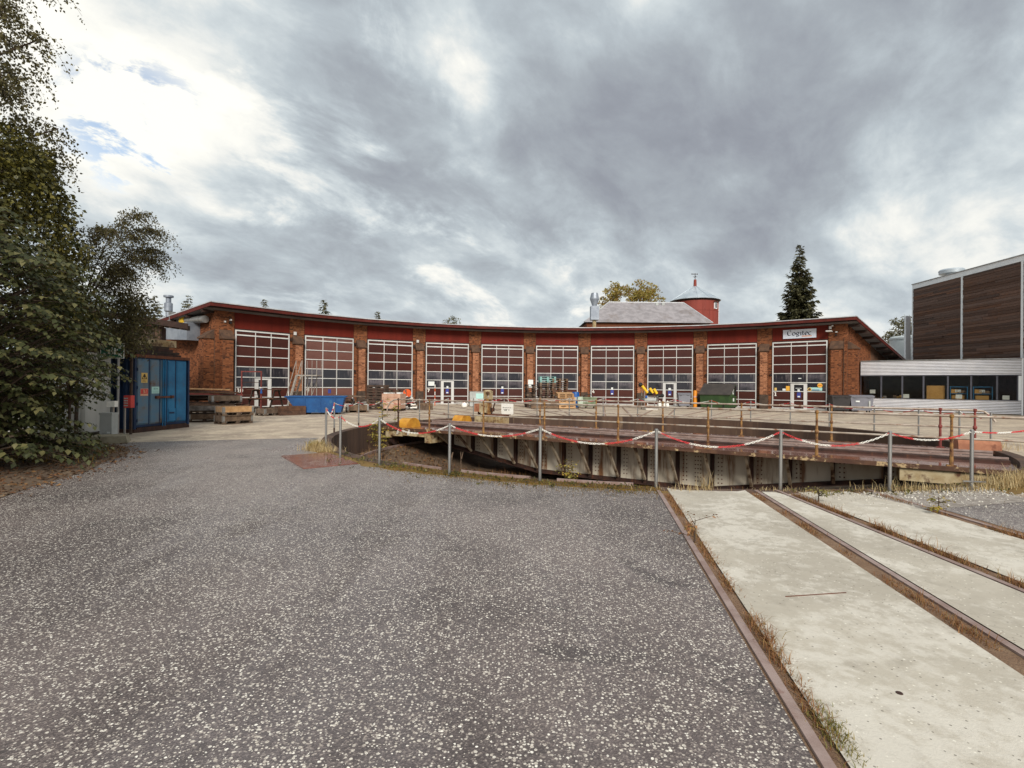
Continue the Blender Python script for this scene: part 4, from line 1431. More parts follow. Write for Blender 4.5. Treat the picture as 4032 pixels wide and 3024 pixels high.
# yellow wheel hoods at the left end
for (x, y) in ((-8.75, -1.95), (-8.6, 1.42)):
    mb = MB()
    pts = [(0.38 * math.cos(PI * i / 14), 0.37 * math.sin(PI * i / 14)) for i in range(15)]
    mb.prism(pts, -0.28, 0.28, axes=(1, 2, 0))
    for q in range(len(mb.v)):
        vx, vy, vz = mb.v[q]
        mb.v[q] = (x + vx, y + vy, vz - 0.085)
    hd = mb.build('wheel_hood', 'yellow_paint', bridge)
    mb = MB()
    pts2 = [(0.40 * math.cos(PI * i / 14), 0.39 * math.sin(PI * i / 14)) for i in range(15)] + [(0.37 * math.cos(PI * i / 14), 0.36 * math.sin(PI * i / 14)) for i in range(14, -1, -1)]
    mb.prism(pts2, 0.255, 0.285, axes=(1, 2, 0))
    for q in range(len(mb.v)):
        vx, vy, vz = mb.v[q]
        mb.v[q] = (x + vx, y + vy, vz - 0.085)
    mb.build('hood_rim', 'yellow_paint', hd)
# rusty hood on the near right end
mb = MB()
mb.prism([(-0.42, -0.085), (0.42, -0.085), (0.36, 0.16), (0.26, 0.26), (-0.26, 0.26), (-0.36, 0.16)], 9.4, 10.3, axes=(1, 2, 0))
for q in range(len(mb.v)):
    vx, vy, vz = mb.v[q]
    mb.v[q] = (vx - 0.2, vy + 1.5, vz)
mb.build('wheel_hood', 'rust_orange', bridge)
# drive and control gear on the far side of the bridge
B2 = Matrix.Translation((CX, CY, 0)) @ Matrix.Rotation(BR, 4, 'Z')
B2i = B2.inverted()


def loc_b(x, y):
    q = B2i @ Vector((x, y, 0))
    return q.x, q.y


gx, gy = loc_b(-1.25, 23.4)
ctl = thing('control_stand', 'rusty control box with levers beside the turntable rails', 'control box', tuple(B2 @ Vector((gx, gy, -0.085))), BR)
MB().box(-0.35, 1.15, -0.25, 0.3, 0.0, 0.42).build('motor_case', 'cream_steel', ctl)
MB().box(0.2, 1.2, -0.32, 0.36, 0.42, 0.46).build('cover_plate', 'rust', ctl)
MB().box(-0.42, -0.1, -0.2, 0.2, 0.55, 0.92).build('switch_box', 'rust_orange', ctl)
MB().box(-0.10, 0.24, -0.24, 0.2, 0.52, 0.95).build('switch_box', 'cream_steel', ctl)
mb = MB()
for x in (-0.25, 0.1):
    mb.box(x - 0.04, x + 0.04, -0.1, 0.02, 0.42, 0.56)
mb.build('bracket', 'rust_dark', ctl)
MB().box(0.14, 0.30, -0.08, 0.08, 0.42, 1.15).build('column', 'rust_yellow', ctl)
mb = MB()
mb.box(0.02, 0.12, -0.1, 0.1, 1.12, 1.52)
mb.box(0.30, 0.40, -0.1, 0.1, 1.12, 1.50)
mb.cyl((0.06, 0, 1.45), (0.34, 0, 1.45), 0.1, n=10)
mb.build('winch_head', 'cream_steel', ctl)
mb = MB()
mb.cyl((0.36, 0.05, 0.45), (0.52, 0.1, 0.98), 0.03, n=6)
mb.box(0.34, 0.5, 0.0, 0.1, 0.58, 0.74)
mb.build('lever', 'rust_dark', ctl)
for x in (0.62, 0.98):
    MB().box(x - 0.12, x + 0.12, -0.34, -0.251, 0.02, 0.38).build('bearing', 'cream_steel', ctl)
# notice board on the far hand rail
wx = -6.62
ws = thing('warning_board', 'white scuffed warning board hung on the far turntable handrail', 'sign', tuple(B2 @ Vector((wx, 2.30, 0.32))), BR)
mb = MB()
mb.prism([(-0.33, 0.05), (-0.28, 0.0), (0.28, 0.0), (0.33, 0.05), (0.33, 0.50), (0.28, 0.55), (-0.28, 0.55), (-0.33, 0.50)], -0.012, 0.0, axes=(0, 2, 1))
mb.build('board', 'white_plastic', ws)
mb = MB()
for z, x0, x1 in ((0.30, -0.24, 0.22), (0.22, -0.20, 0.02), (0.17, -0.16, -0.02), (0.2, 0.06, 0.16)):
    x = x0
    while x < x1:
        ww = R.uniform(0.02, 0.06)
        mb.box(x, min(x + ww, x1), -0.0145, -0.0121, z, z + R.uniform(0.02, 0.035))
        x += ww + R.uniform(0.01, 0.025)
mb.build('worn_lettering', 'black', ws)

# ------------------------------------------------------------------ posts and chains round the pit
front = [(-5.98, 20.15), (-6.11, 17.76), (-4.71, 13.09), (-3.82, 11.51), (-2.73, 10.67), (-1.15, 9.59), (0.50, 8.98), (2.39, 8.51), (4.39, 8.41), (6.15, 8.38), (7.63, 8.55), (9.6, 9.4)]
hts = [0.98, 1.03, 1.06, 0.97, 0.98, 0.95, 0.95, 0.97, 0.98, 0.98, 1.0, 1.0]
backr = [(-5.52, 21.98), (-4.34, 24.26), (-3.16, 25.68), (-1.99, 26.70), (-0.41, 27.67), (1.39, 28.36), (3.20, 28.69), (5.08, 28.69), (6.92, 28.35), (8.72, 27.67), (10.33, 26.67), (11.76, 25.38), (12.90, 23.88), (13.71, 22.26), (14.28, 20.31), (14.45, 18.31), (14.25, 16.41), (13.81, 14.86)]
PG = 'posts carrying the red and white chain round the pit'


def post_mesh(h):
    mb = MB()
    mb.cyl((0, 0, -0.1), (0, 0, h), 0.027, n=14)
    mb.cyl((0, 0, h), (0, 0, h + 0.012), 0.029, 0.02, 14)
    return mb


def post_label(p, i, n, front_):
    if front_:
        return ['galvanised post at the far left rim, before the blue skip', 'galvanised post with rusty foot at the left rim of the pit', 'left post of the chain corner above the straw tuft', 'galvanised post standing on the rusty steel plate',
                'galvanised post in front of the yellow leaved sapling', 'galvanised post on the mossy rim before the girder end', 'galvanised post on the mossy rim beside the small green bush',
                'tall galvanised post at the left corner of the foreground slab', 'galvanised post at the right end of the foreground slab', 'galvanised post among straw at the gravel patch', 'galvanised post by the dry grass near the right edge', 'galvanised post at the rim outside the right edge'][i]
    return 'slim post on the far rim of the pit, %s from the left' % (leftn + ['eleventh', 'twelfth', 'thirteenth', 'fourteenth', 'fifteenth', 'sixteenth', 'seventeenth', 'eighteenth'])[i]


tops = []
for i, ((x, y), h) in enumerate(zip(front, hts)):
    o = thing('chain_post', post_label(None, i, 0, True), 'post', (x, y, 0), 0, PG)
    post_mesh(h).build('pole', 'galv', o, smooth=True)
    mb = MB()
    mb.tube([(0.0, 0, h - 0.02), (0.035, 0, h - 0.015), (0.05, 0, h - 0.04), (0.035, 0, h - 0.065), (0.0, 0, h - 0.06)], 0.006, 6)
    mb.build('chain_hook', 'galv', o)
    if i in (1, 0):
        MB().cyl((0, 0, 0.0), (0, 0, 0.16), 0.029, n=12).build('rusty_foot', 'rust_dark', o, smooth=True)
    if i == 10:
        MB().bar((-0.16, -0.02, 0.16), (0.2, -0.03, 0.15), 0.02, 0.02).build('cross_bar', 'galv', o)
    tops.append((x, y, h - 0.02))
tb = []
pm = post_mesh(1.0).build('pole', 'galv', None, smooth=True)
pmd = pm.data
bpy.data.objects.remove(pm)
for i, (x, y) in enumerate(backr):
    o = thing('chain_post', post_label(None, i, 0, False), 'post', (x, y, 0), 0, PG)
    child_copy(pmd, 'pole', o, (0, 0, 0))
    tb.append((x, y, 0.98))

LINK_N = 10


def link_tpl(near=True):
    pts = []
    Lh, Wh = 0.026, 0.013
    for i in range(LINK_N):
        t = 2 * PI * i / LINK_N
        pts.append((Lh * math.cos(t) * (1.0 if abs(math.cos(t)) > 0.5 else 1.1), Wh * math.sin(t)))
    r_ = 0.0048
    vs, fs = [], []
    m_ = 4
    for i, (a, b_) in enumerate(pts):
        c = Vector((a, b_, 0))
        rd = Vector((a / Lh ** 2, b_ / Wh ** 2, 0)).normalized()
        for j in range(m_):
            t = 2 * PI * j / m_
            vs.append(c + rd * (r_ * math.cos(t)) + Vector((0, 0, r_ * math.sin(t))))
    for i in range(LINK_N):
        for j in range(m_):
            a, b_ = i * m_ + j, i * m_ + (j + 1) % m_
            c, d = ((i + 1) % LINK_N) * m_ + (j + 1) % m_, ((i + 1) % LINK_N) * m_ + j
            fs.append((a, b_, c, d))
    return vs, fs


LV, LF = link_tpl()


def chain(p, q, label, sag=None, phase=0, seg=0.48, scale=1.0):
    p, q = Vector(p), Vector(q)
    d = (q - p).length
    sag = 0.10 * d if sag is None else sag
    n = max(8, int(d * 1.05 / (0.040 * scale)))
    mid = (p + q) / 2
    o = thing('chain', label, 'chain', (mid.x, mid.y, mid.z - sag), 0, 'red and white plastic barrier chains round the pit')
    parts = [MB(), MB()]
    run = phase
    prev = None
    for i in range(n):
        t = (i + 0.5) / n
        c = p.lerp(q, t) - Vector((0, 0, 4 * sag * t * (1 - t)))
        tg = (q - p) - Vector((0, 0, 4 * sag * (1 - 2 * t)))
        tg.normalize()
        sd_ = tg.cross(Vector((0, 0, 1))).normalized()
        up = sd_.cross(tg)
        roll = rad(45 if i % 2 else -45) + R.uniform(-0.3, 0.3)
        sx = sd_ * math.cos(roll) + up * math.sin(roll)
        sz = tg.cross(sx)
        T_ = Matrix((tg * scale, sx * scale, sz * scale)).transposed().to_4x4()
        T_.translation = c - mid + Vector((0, 0, sag))
        run += d * 1.05 / n
        w_ = int(run / seg) % 2
        parts[w_].X = T_
        parts[w_].add(LV, LF)
    for mbx, nm, mt in ((parts[0], 'red_links', 'red_plastic'), (parts[1], 'white_links', 'white_plastic')):
        if mbx.v:
            me = mbx
            ob = me.build(nm, mt, o, kind='stuff')
    return run


SPAN_F = ['red and white chain along the left rim beside the yard', 'red and white chain hanging over the corner by the straw tuft', 'short red and white chain at the pit corner over the steel plate',
          'red and white chain between steel plate and yellow sapling', 'red and white chain before the yellow wheel hood', 'red and white chain low over the left end of the bridge', 'red and white chain before the middle of the bridge girder',
          'red and white chain over the foreground slab', 'red and white chain right of the foreground slab', 'red and white chain over the straw by the gravel patch', 'red and white chain leaving the picture at the right edge']
run = 0.30
for i in range(len(tops) - 1):
    sg_ = {0: 0.12, 1: 0.25, 2: 0.12, 3: 0.19, 4: 0.22, 5: 0.17, 6: 0.24, 7: 0.26, 8: 0.22, 9: 0.13, 10: 0.05}[i]
    run = chain(tops[i], tops[i + 1], SPAN_F[i], sag=sg_, phase=run) % 0.96
run = 0.1
allb = [tops[0]] + tb
numw = leftn + ['eleventh', 'twelfth', 'thirteenth', 'fourteenth', 'fifteenth', 'sixteenth', 'seventeenth', 'eighteenth']
for i in range(len(allb) - 1):
    run = chain(allb[i], allb[i + 1], 'red and white chain along the far rim, %s span from the left' % numw[i], sag=0.14 + 0.05 * (i % 2), phase=run, scale=1.15) % 0.96

# ------------------------------------------------------------------ steel plate
pl = [(-5.26, 11.79), (-4.44, 12.44), (-3.21, 10.80), (-4.07, 10.09)]
mb = MB()
vs = [(x, y, z) for z in (0.005, 0.026) for x, y in pl]
mb.add(vs, [(3, 2, 1, 0), (4, 5, 6, 7), (0, 1, 5, 4), (1, 2, 6, 5), (2, 3, 7, 6), (3, 0, 4, 7)])
tag(mb.build('steel_plate', 'steel_plate', origin=(-4.24, 11.28, 0)), 'wet rusty steel plate lying on the asphalt at the pit corner', 'steel plate')

# ------------------------------------------------------------------ yard goods
_proto = {}


def shared(key, fn):
    if key not in _proto:
        o = fn()
        _proto[key] = o.data
        bpy.data.objects.remove(o)
    return _proto[key]


def pallet_mesh(mat):
    def fn():
        mb = MB()
        for y in (-0.35, 0, 0.35):
            mb.box(-0.6, 0.6, y - 0.05, y + 0.05, 0.0, 0.022)
            for x in (-0.53, 0, 0.53):
                mb.box(x - 0.07, x + 0.07, y - 0.05, y + 0.05, 0.0225, 0.10)
        for x in (-0.53, 0, 0.53):
            mb.box(x - 0.07, x + 0.07, -0.4, 0.4, 0.1005, 0.122)
        for y in (-0.35, -0.175, 0, 0.175, 0.35):
            mb.box(-0.6, 0.6, y - 0.06, y + 0.06, 0.1225, 0.144)
        return mb.build('pallet', mat)
    return shared(('pallet', mat), fn)


def pallet(label, loc, rz, mat, group=None, tilt=None):
    o = bpy.data.objects.new('pallet', pallet_mesh(mat))
    COL.objects.link(o)
    o.location = loc
    o.rotation_euler = (tilt[0], tilt[1], rz) if tilt else (0, 0, rz)
    return tag(o, label, 'pallet', group)


def crate(label, loc, rz, mat, collar_mat, h=0.2, group=None, hinge='iron', fill=None):
    t = thing('pallet_crate', label, 'crate', loc, rz, group)
    child_copy(pallet_mesh(mat), 'pallet_base', t, (0, 0, 0))
    for s in (-1, 1):
        MB().box(-0.6, 0.6, s * 0.39 - 0.011, s * 0.39 + 0.011, 0.146, 0.144 + h).build('side_board', collar_mat, t)
        MB().box(s * 0.589 - 0.011, s * 0.589 + 0.011, -0.378, 0.378, 0.146, 0.144 + h).build('end_board', collar_mat, t)
        for q in (-1, 1):
            mb = MB()
            mb.box(s * 0.604 - 0.004, s * 0.604 + 0.004, min(q * 0.33, q * 0.40), max(q * 0.33, q * 0.40), 0.10, 0.144 + h - 0.01)
            mb.box(min(s * 0.52, s * 0.60), max(s * 0.52, s * 0.60), q * 0.405 - 0.004, q * 0.405 + 0.004, 0.10, 0.144 + h - 0.01)
            mb.build('corner_hinge', hinge, t)
    if fill:
        MB().box(-0.57, 0.57, -0.37, 0.37, 0.146, 0.144 + h * 0.7).build('filling', fill, t)
    return t


CG = 'pallet crates by the container'
crate('lower of two crates stacked nearest the blue container, weathered boards', (-11.52, 21.36, 0), rad(53), 'wood_old', 'wood_old', 0.2, CG, 'galv')
crate('fresh pale crate on top of the nearest crate stack', (-11.47, 21.33, 0.348), rad(51), 'wood_old', 'wood_new', 0.22, CG, 'galv')
crate('grey weathered crate on the ground beside the container', (-13.25, 22.25, 0), rad(32), 'wood_dark', 'wood_old', 0.2, CG, 'galv')
crate('dark grey crate stacked second from the ground beside the container', (-13.28, 22.3, 0.348), rad(30), 'wood_dark', 'debris_grey', 0.2, CG, 'galv')
crate('weathered crate highest in the heap in front of the brick corner', (-12.95, 23.3, 0.74), rad(40), 'wood_dark', 'wood_old', 0.22, CG, 'galv')
crate('low grey crate with scrap between the crate stack and the dark timber box', (-12.62, 26.95, 0), rad(62), 'wood_old', 'wood_old', 0.22, CG, 'galv', 'debris_grey')


def planks(name, label, cat, items, mat, origin, kind_name='plank'):
    t = thing(name, label, cat, origin)
    for a, b_, w_, h_, m_ in items:
        MB().bar(a, b_, w_, h_).build(kind_name, m_ or mat, t, origin=origin)
    return t


its = []
for i, (z, x0, x1, m_) in enumerate(((0.16, -14.8, -13.2, 'wood_dark'), (0.62, -13.9, -12.2, 'wood_old'), (0.72, -14.6, -12.2, 'wood_brown'), (0.98, -14.8, -13.2, 'wood_dark'), (1.12, -15.2, -12.6, 'wood_dark'),
                                  (1.18, -15.0, -12.5, 'red_oxide'), (1.24, -15.2, -12.7, 'wood_brown'), (1.30, -15.0, -13.1, 'rust_dark'), (1.42, -15.2, -13.1, 'wood_new'))):
    its.append(((x0, 23.0 + 0.12 * (i % 4), z), (x1, 23.7 + 0.14 * (i % 3), z - 0.03 * (i % 3)), 0.16, 0.055, m_))
for i in range(14):
    z = 0.10 + 0.085 * i
    its.append(((-15.0 + R.uniform(-0.3, 0.4), 23.35 + R.uniform(-0.2, 0.3), z), (-13.0 + R.uniform(-0.5, 0.5), 23.9 + R.uniform(-0.2, 0.3), z + R.uniform(-0.02, 0.03)), R.uniform(0.1, 0.2), 0.06, R.choice(('wood_dark', 'wood_brown', 'rust_dark', 'wood_old'))))
planks('timber_pile', 'pile of long planks and beams behind the crates by the container', 'timber pile', its, 'wood_brown', (-13.6, 23.4, 0))
mb = MB()
t = thing('trestle', 'dark steel rack carrying the planks behind the container', 'rack', (-13.6, 23.5, 0))
for x in (-14.6, -13.0):
    MB().box(x - 0.05, x + 0.05, 23.1, 23.2, 0, 1.1).build('leg', 'rust_dark', t, origin=(-13.6, 23.5, 0))
    MB().box(x - 0.05, x + 0.05, 23.9, 24.0, 0, 1.1).build('leg', 'rust_dark', t, origin=(-13.6, 23.5, 0))
    for z in (0.1, 0.55, 0.92, 1.07):
        MB().box(x - 0.04, x + 0.04, 23.21, 23.89, z - 0.03, z + 0.03).build('cross_bar', 'rust_dark', t, origin=(-13.6, 23.5, 0))
its = [((-13.55, 21.55, 0.72), (-11.9, 22.1, 0.72), 0.18, 0.04, 'wood_old')]
planks('long_board', 'long pale board lying across the crates by the container', 'board', its, 'wood_old', (-12.7, 21.8, 0.7))
# two heavy timbers forming a long dark box
its = []
d = Vector((0.687, 0.727, 0))
pn = Vector((-0.727, 0.687, 0))
o0 = Vector((-11.98, 26.70, 0))
for q in range(3):
    for z in (0.12, 0.36):
        s = o0 + pn * (0.13 + 0.25 * q) + Vector((0, 0, z))
        its.append((tuple(s), tuple(s + d * 1.36), 0.24, 0.23, 'wood_brown'))
planks('timber_stack', 'stack of thick dark brown timbers left of the blue skip', 'timber stack', its, 'wood_brown', (-11.4, 27.3, 0), 'beam')
# steel goal frame
t = thing('goal_frame', 'tall rusty red tubular frame standing before door ten', 'frame', (-14.65, 29.0, 0))
for x in (-15.2, -14.1):
    MB().box(x - 0.03, x + 0.03, 28.97, 29.03, 0.0, 2.36).build('upright', 'red_oxide', t, origin=(-14.65, 29.0, 0))
MB().box(-15.169, -14.131, 28.975, 29.025, 2.29, 2.35).build('top_bar', 'red_oxide', t, origin=(-14.65, 29.0, 0))
for z in (0.35, 1.0, 1.7):
    MB().box(-15.169, -14.131, 28.985, 29.015, z, z + 0.03).build('cross_bar', 'rust_dark', t, origin=(-14.65, 29.0, 0))
MB().cyl((-14.06, 28.93, 1.1), (-14.06, 28.93, 1.36), 0.06, 0.03, 8).build('blue_bag', 'blue_plastic', t, origin=(-14.65, 29.0, 0))
MB().box(-14.16, -14.03, 28.92, 28.965, 1.40, 1.45).build('label_tag', 'paper', t, origin=(-14.65, 29.0, 0))
# picnic table raised on a pallet
pallet('dark pallet under the brown picnic table', (-14.3, 29.75, 0), rad(8), 'wood_dark')
pallet('second dark pallet under the brown picnic table', (-14.3, 29.75, 0.145), rad(5), 'wood_dark')
t = thing('picnic_table', 'dark brown wooden picnic table between door ten and the aluminium steps', 'table', (-14.2, 29.75, 0.289), rad(-6))
for i in range(5):
    MB().box(-0.95, 0.95, -0.36 + i * 0.15, -0.23 + i * 0.15, 1.00, 1.04).build('top_board', 'wood_brown', t)
for s in (-1, 1):
    for i in range(2):
        MB().box(-0.95, 0.95, s * 0.70 - 0.14 + i * 0.145, s * 0.70 - 0.01 + i * 0.145, 0.50, 0.54).build('seat_board', 'wood_brown', t)
    for q in (-1, 1):
        MB().bar((s * 0.66, q * 0.66, 0.0), (s * 0.66, q * 0.22, 0.96), 0.05, 0.11).build('leg', 'wood_dark', t)
    MB().box(s * 0.66 + 0.028, s * 0.66 + 0.07, -0.8, 0.8, 0.42, 0.495).build('bearer', 'wood_dark', t)
    MB().box(s * 0.66 + 0.028, s * 0.66 + 0.07, -0.36, 0.36, 0.92, 0.995).build('bearer', 'wood_dark', t)
MB().box(-0.3, -0.12, -0.2, -0.05, 1.041, 1.07).build('paper', 'paper', t)
# aluminium platform steps
SP = (-13.1, 32.4, 0)
t = thing('platform_steps', 'aluminium steps with platform and handrails before the pier between doors ten and nine', 'steps', SP)
b0, b1 = (-14.0, 0), (-13.42, 2.2)
for y in (32.0, 32.8):
    MB().bar((-13.98, y, 0.05), (-13.38, y, 2.2), 0.05, 0.10).build('stringer', 'alu', t, origin=SP)
    MB().box(-13.36, -12.1, y - 0.03, y + 0.03, 2.14, 2.22).build('platform_beam', 'alu', t, origin=SP)
    for x in (-13.0, -12.42):
        MB().box(x - 0.022, x + 0.022, y - 0.022, y + 0.022, 0.0, 2.139).build('leg', 'alu', t, origin=SP)
    for x in (-13.4, -13.02, -12.42, -12.14):
        MB().cyl((x, y, 2.22), (x, y, 3.12), 0.014, n=6).build('rail_post', 'alu', t, origin=SP)
    MB().bar((-13.98, y - 0.02, 0.9), (-13.40, y - 0.02, 3.05), 0.035, 0.035).build('handrail', 'alu', t, origin=SP)
    MB().bar((-13.0, y + 0.03, 0.1), (-12.42, y + 0.03, 1.9), 0.03, 0.03).build('brace', 'alu', t, origin=SP)
for i in range(8):
    f = (i + 0.6) / 8.6
    x = -13.98 + 0.6 * f
    MB().box(x - 0.09, x + 0.09, 32.03, 32.77, 2.15 * f, 2.15 * f + 0.03).build('tread', 'alu', t, origin=SP)
MB().box(-13.36, -12.1, 32.031, 32.769, 2.17, 2.20).build('platform', 'alu', t, origin=SP)
# blue skip
t = thing('blue_skip', 'bright blue open skip with flared end before door nine', 'skip', (-10.9, 28.55, 0), rad(14))
mb = MB()
prof = [(-1.42, 0.98), (-0.78, 0.10), (1.42, 0.10), (1.62, 0.98), (1.55, 0.98), (1.36, 0.16), (-0.74, 0.16), (-1.34, 0.98)]
mb.box(-0.72, 1.38, -0.62, 0.62, 0.10, 0.14)
for y in (-0.66, 0.62):
    mb.prism([(-1.40, 0.96), (-0.76, 0.11), (1.41, 0.11), (1.60, 0.96)], y, y + 0.04, axes=(0, 2, 1))
mb.prism([(-1.42, 0.98), (-0.78, 0.10), (-0.74, 0.10), (-1.36, 0.98)], -0.62, 0.62, axes=(0, 2, 1))
mb.prism([(1.62, 0.98), (1.42, 0.10), (1.38, 0.10), (1.56, 0.98)], -0.62, 0.62, axes=(0, 2, 1))
mb.build('body', 'skip_blue', t)
mb = MB()
for y in (-0.70, 0.66):
    mb.box(-1.46, 1.66, y, y + 0.04, 0.93, 1.0)
mb.build('rim', 'skip_blue', t)
for x in (-0.45, 0.35, 1.1):
    MB().box(x - 0.03, x + 0.03, -0.70, -0.661, 0.11, 0.929).build('rib', 'skip_blue', t)
mb = MB()
for x in (-0.5, 0.9):
    mb.box(x, x + 0.25, -0.5, 0.5, 0.0, 0.099)
mb.build('skid', 'rust_dark', t)
# boards and rubble right of the skip
DP = (-9.15, 31.0, 0)
t = thing('scrap_heap', 'heap of logs, broken boards and stones right of the blue skip', 'scrap heap', DP)
for i in range(5):
    a0 = R.uniform(-0.25, 0.25)
    MB().bar((-10.9 + 0.1 * i, 30.3 + 0.16 * i, 0.96 + 0.012 * i), (-9.0 + 0.1 * i, 30.4 + 0.16 * i + a0, 0.90 + 0.012 * i), 0.15, 0.035).build('board', 'wood_old' if i % 2 else 'wood_dark', t, origin=DP)
for i in range(26):
    x, y = R.uniform(-9.9, -8.7), R.uniform(30.5, 31.6)
    z = R.uniform(0.15, 0.72)
    a0 = R.uniform(0, PI)
    l_ = R.uniform(0.08, 0.24)
    MB().cyl((x - l_ * math.cos(a0), y - l_ * math.sin(a0), z), (x + l_ * math.cos(a0), y + l_ * math.sin(a0), z + R.uniform(-0.08, 0.08)), R.uniform(0.05, 0.12), None, 8).build('log' if i % 3 else 'stone', R.choice(('wood_old', 'debris_grey', 'wood_brown', 'wood_dark')), t, origin=DP)
MB().box(-9.9, -8.8, 30.7, 31.6, 0.02, 0.3).build('rubble_base', 'wood_dark', t, origin=DP)
crate('weathered crate with rubble at the foot of the scrap heap', (-9.15, 30.55, 0), rad(22), 'wood_old', 'wood_old', 0.3, CG, 'galv', 'debris_grey')
# pallets standing on edge
for i in range(4):
    o = pallet('dark pallet standing on edge beside the wrapped cartons, %s from the front' % leftn[i], (-8.85 + 0.03 * i, 33.6 + i * 0.155, 0.40), rad(4 + i), 'wood_dark', 'pallets standing on edge', (PI / 2, 0))
    o2 = pallet('dark pallet on edge in the upper row beside the wrapped cartons, %s from the front' % leftn[i], (-8.83 + 0.04 * i, 33.58 + i * 0.157, 1.205), rad(6 - i), 'wood_dark', 'pallets standing on edge', (PI / 2, 0))
for i in range(9):
    pallet('grey pallet in the stack behind the wrapped cartons, %s from the ground' % leftn[i], (-7.7, 35.0, 0.145 * i), rad(3 + R.uniform(-2, 2)), 'wood_old', 'pallet stack behind the wrapped cartons')
# wrapped cartons
t = thing('wrapped_load', 'film wrapped pallet load of pinkish cartons left of the yellow hoods', 'pallet load', (-7.5, 32.75, 0), rad(-12))
child_copy(pallet_mesh('wood_dark'), 'pallet_base', t, (0, 0, 0), scale=(1.08, 1.0, 1))
for zi in range(4):
    for xi in range(3):
        x0 = -0.63 + xi * 0.42
        MB().box(x0 + 0.006, x0 + 0.414, -0.40, 0.40, 0.146 + zi * 0.235, 0.146 + zi * 0.235 + 0.23).build('carton', 'wrap', t)
for i in range(4):
    x = R.uniform(-0.5, 0.5)
    MB().box(x - 0.12, x + 0.14, -0.3, 0.1, 1.087, 1.12 + R.uniform(0, 0.06)).build('film_scrap', 'paper', t)
# orange reel
t = thing('cable_drum', 'drum with an orange disc end lying on scrap behind the cartons', 'drum', (-7.15, 34.95, 0.80), rad(20))
MB().cyl((0, -0.28, 0.28), (0, -0.30, 0.28), 0.28, n=24).build('disc', 'orange', t, smooth=True)
MB().cyl((0, -0.279, 0.28), (0, 0.3, 0.28), 0.26, n=24).build('barrel', 'black', t, smooth=True)
MB().cyl((0, -0.1, 0.28), (0, 0.02, 0.28), 0.267, n=24).build('band', 'white_plastic', t, smooth=True)
mb = MB()
mb.box(-0.35, 0.35, -0.35, 0.35, -0.8, -0.005)
tag(mb.build('scrap_box', 'wood_dark', origin=(0, 0, 0)), 'dark box carrying the orange drum', 'box')
bpy.context.view_layer.update()
bpy.data.objects['scrap_box'].location = (-7.15, 34.97, 0.80)
# black and white rubbish
SB = (-6.75, 33.9, 0)
t = thing('rubbish_pile', 'heap of black and white plastic rubbish right of the wrapped cartons', 'rubbish', SB)
for i in range(34):
    x, y, z = R.uniform(-7.1, -6.35), R.uniform(33.7, 34.3), R.uniform(0.05, 0.85)
    a0 = R.uniform(-0.6, 0.6)
    l_ = R.uniform(0.06, 0.22)
    MB().bar((x - l_, y - l_ * a0, z), (x + l_, y + l_ * a0, z + R.uniform(-0.1, 0.12)), R.uniform(0.05, 0.14), R.uniform(0.02, 0.1)).build('plastic_scrap', R.choice(('debris_black', 'debris_black', 'debris_grey', 'white_plastic')), t, origin=SB)
t = thing('brick_box', 'small weathered timber box beside the rubbish heap, before the pier of door seven', 'box', (-5.75, 34.2, 0), rad(-35))
for i in range(3):
    MB().box(-0.42, 0.42, -0.3, 0.3, i * 0.15 + 0.002, i * 0.15 + 0.148).build('beam', 'wood_old', t)
for i, (x, z) in enumerate(((-5.93, 1.5), (-5.75, 0.9))):
    pass
t = thing('marker_pole', 'thin red and white pole leaning at the pier left of door seven', 'pole', (-6.15, 41.2, 0))
for i in range(6):
    MB().cyl((0, 0, i * 0.28), (0, 0, i * 0.28 + 0.28), 0.03, n=8).build('band', 'white_plastic' if i % 2 else 'orange', t)
# grey cupboard and white sack at the pier of door six
t = thing('tool_cupboard', 'grey metal cupboard with a pale notice before the pier between doors seven and six', 'cupboard', (-2.75, 40.2, 0), rad(10))
MB().box(-0.55, 0.55, -0.25, 0.25, 0.02, 1.15).build('body', 'cab_grey', t)
MB().box(-0.57, 0.57, -0.27, 0.27, 1.151, 1.18).build('lid', 'galv', t)
MB().box(-0.08, 0.5, -0.262, -0.252, 0.62, 1.02).build('notice', 'sign_mint', t)
t = thing('sack', 'small white sack on the concrete left of the grey cupboard', 'sack', (-3.55, 38.6, 0))
MB().lathe([(0.05, 0), (0.2, 0.03), (0.23, 0.16), (0.17, 0.3), (0.06, 0.36), (0.09, 0.4)], 10).build('bag', 'white_plastic', t, smooth=True)
# three pallet stacks
ST = [('left', 1.66, 39.55, 12, 10, 'wood_dark'), ('middle', 2.62, 38.65, 16, 6, 'wood_old'), ('right', 3.55, 38.75, 15, 8, 'wood_brown')]
for nm, x, y, n, rz, mt in ST:
    for i in range(n):
        m_ = mt
        extra = ''
        if nm == 'middle' and i >= n - 3:
            m_ = 'turquoise'
            extra = 'turquoise '
        elif i % 4 == 2:
            m_ = 'wood_old' if mt != 'wood_old' else 'wood_dark'
        lab = '%spallet, %s from the ground in the %s of three stacks before door five' % (extra, (numw)[i], nm)
        pallet(lab, (x + R.uniform(-0.035, 0.035), y, 0.1465 * i), rad(rz + R.uniform(-3, 3)), m_, 'three pallet stacks before door five')
t = thing('timber_chest', 'long grey weathered timber chest before the pallet stacks', 'chest', (2.42, 37.6, 0), rad(2))
for i in range(4):
    MB().box(-1.02, 1.02, -0.35, 0.35, 0.03 + i * 0.185, 0.03 + i * 0.185 + 0.178).build('board', 'wood_old', t)
for i in range(5):
    pallet('fresh yellowish pallet leaning right of the timber chest, %s from the front' % leftn[i], (3.98 + 0.01 * i, 37.35 + 0.17 * i, 0.42), rad(6), 'wood_new', 'fresh pallets leaning together', (rad(78), 0))
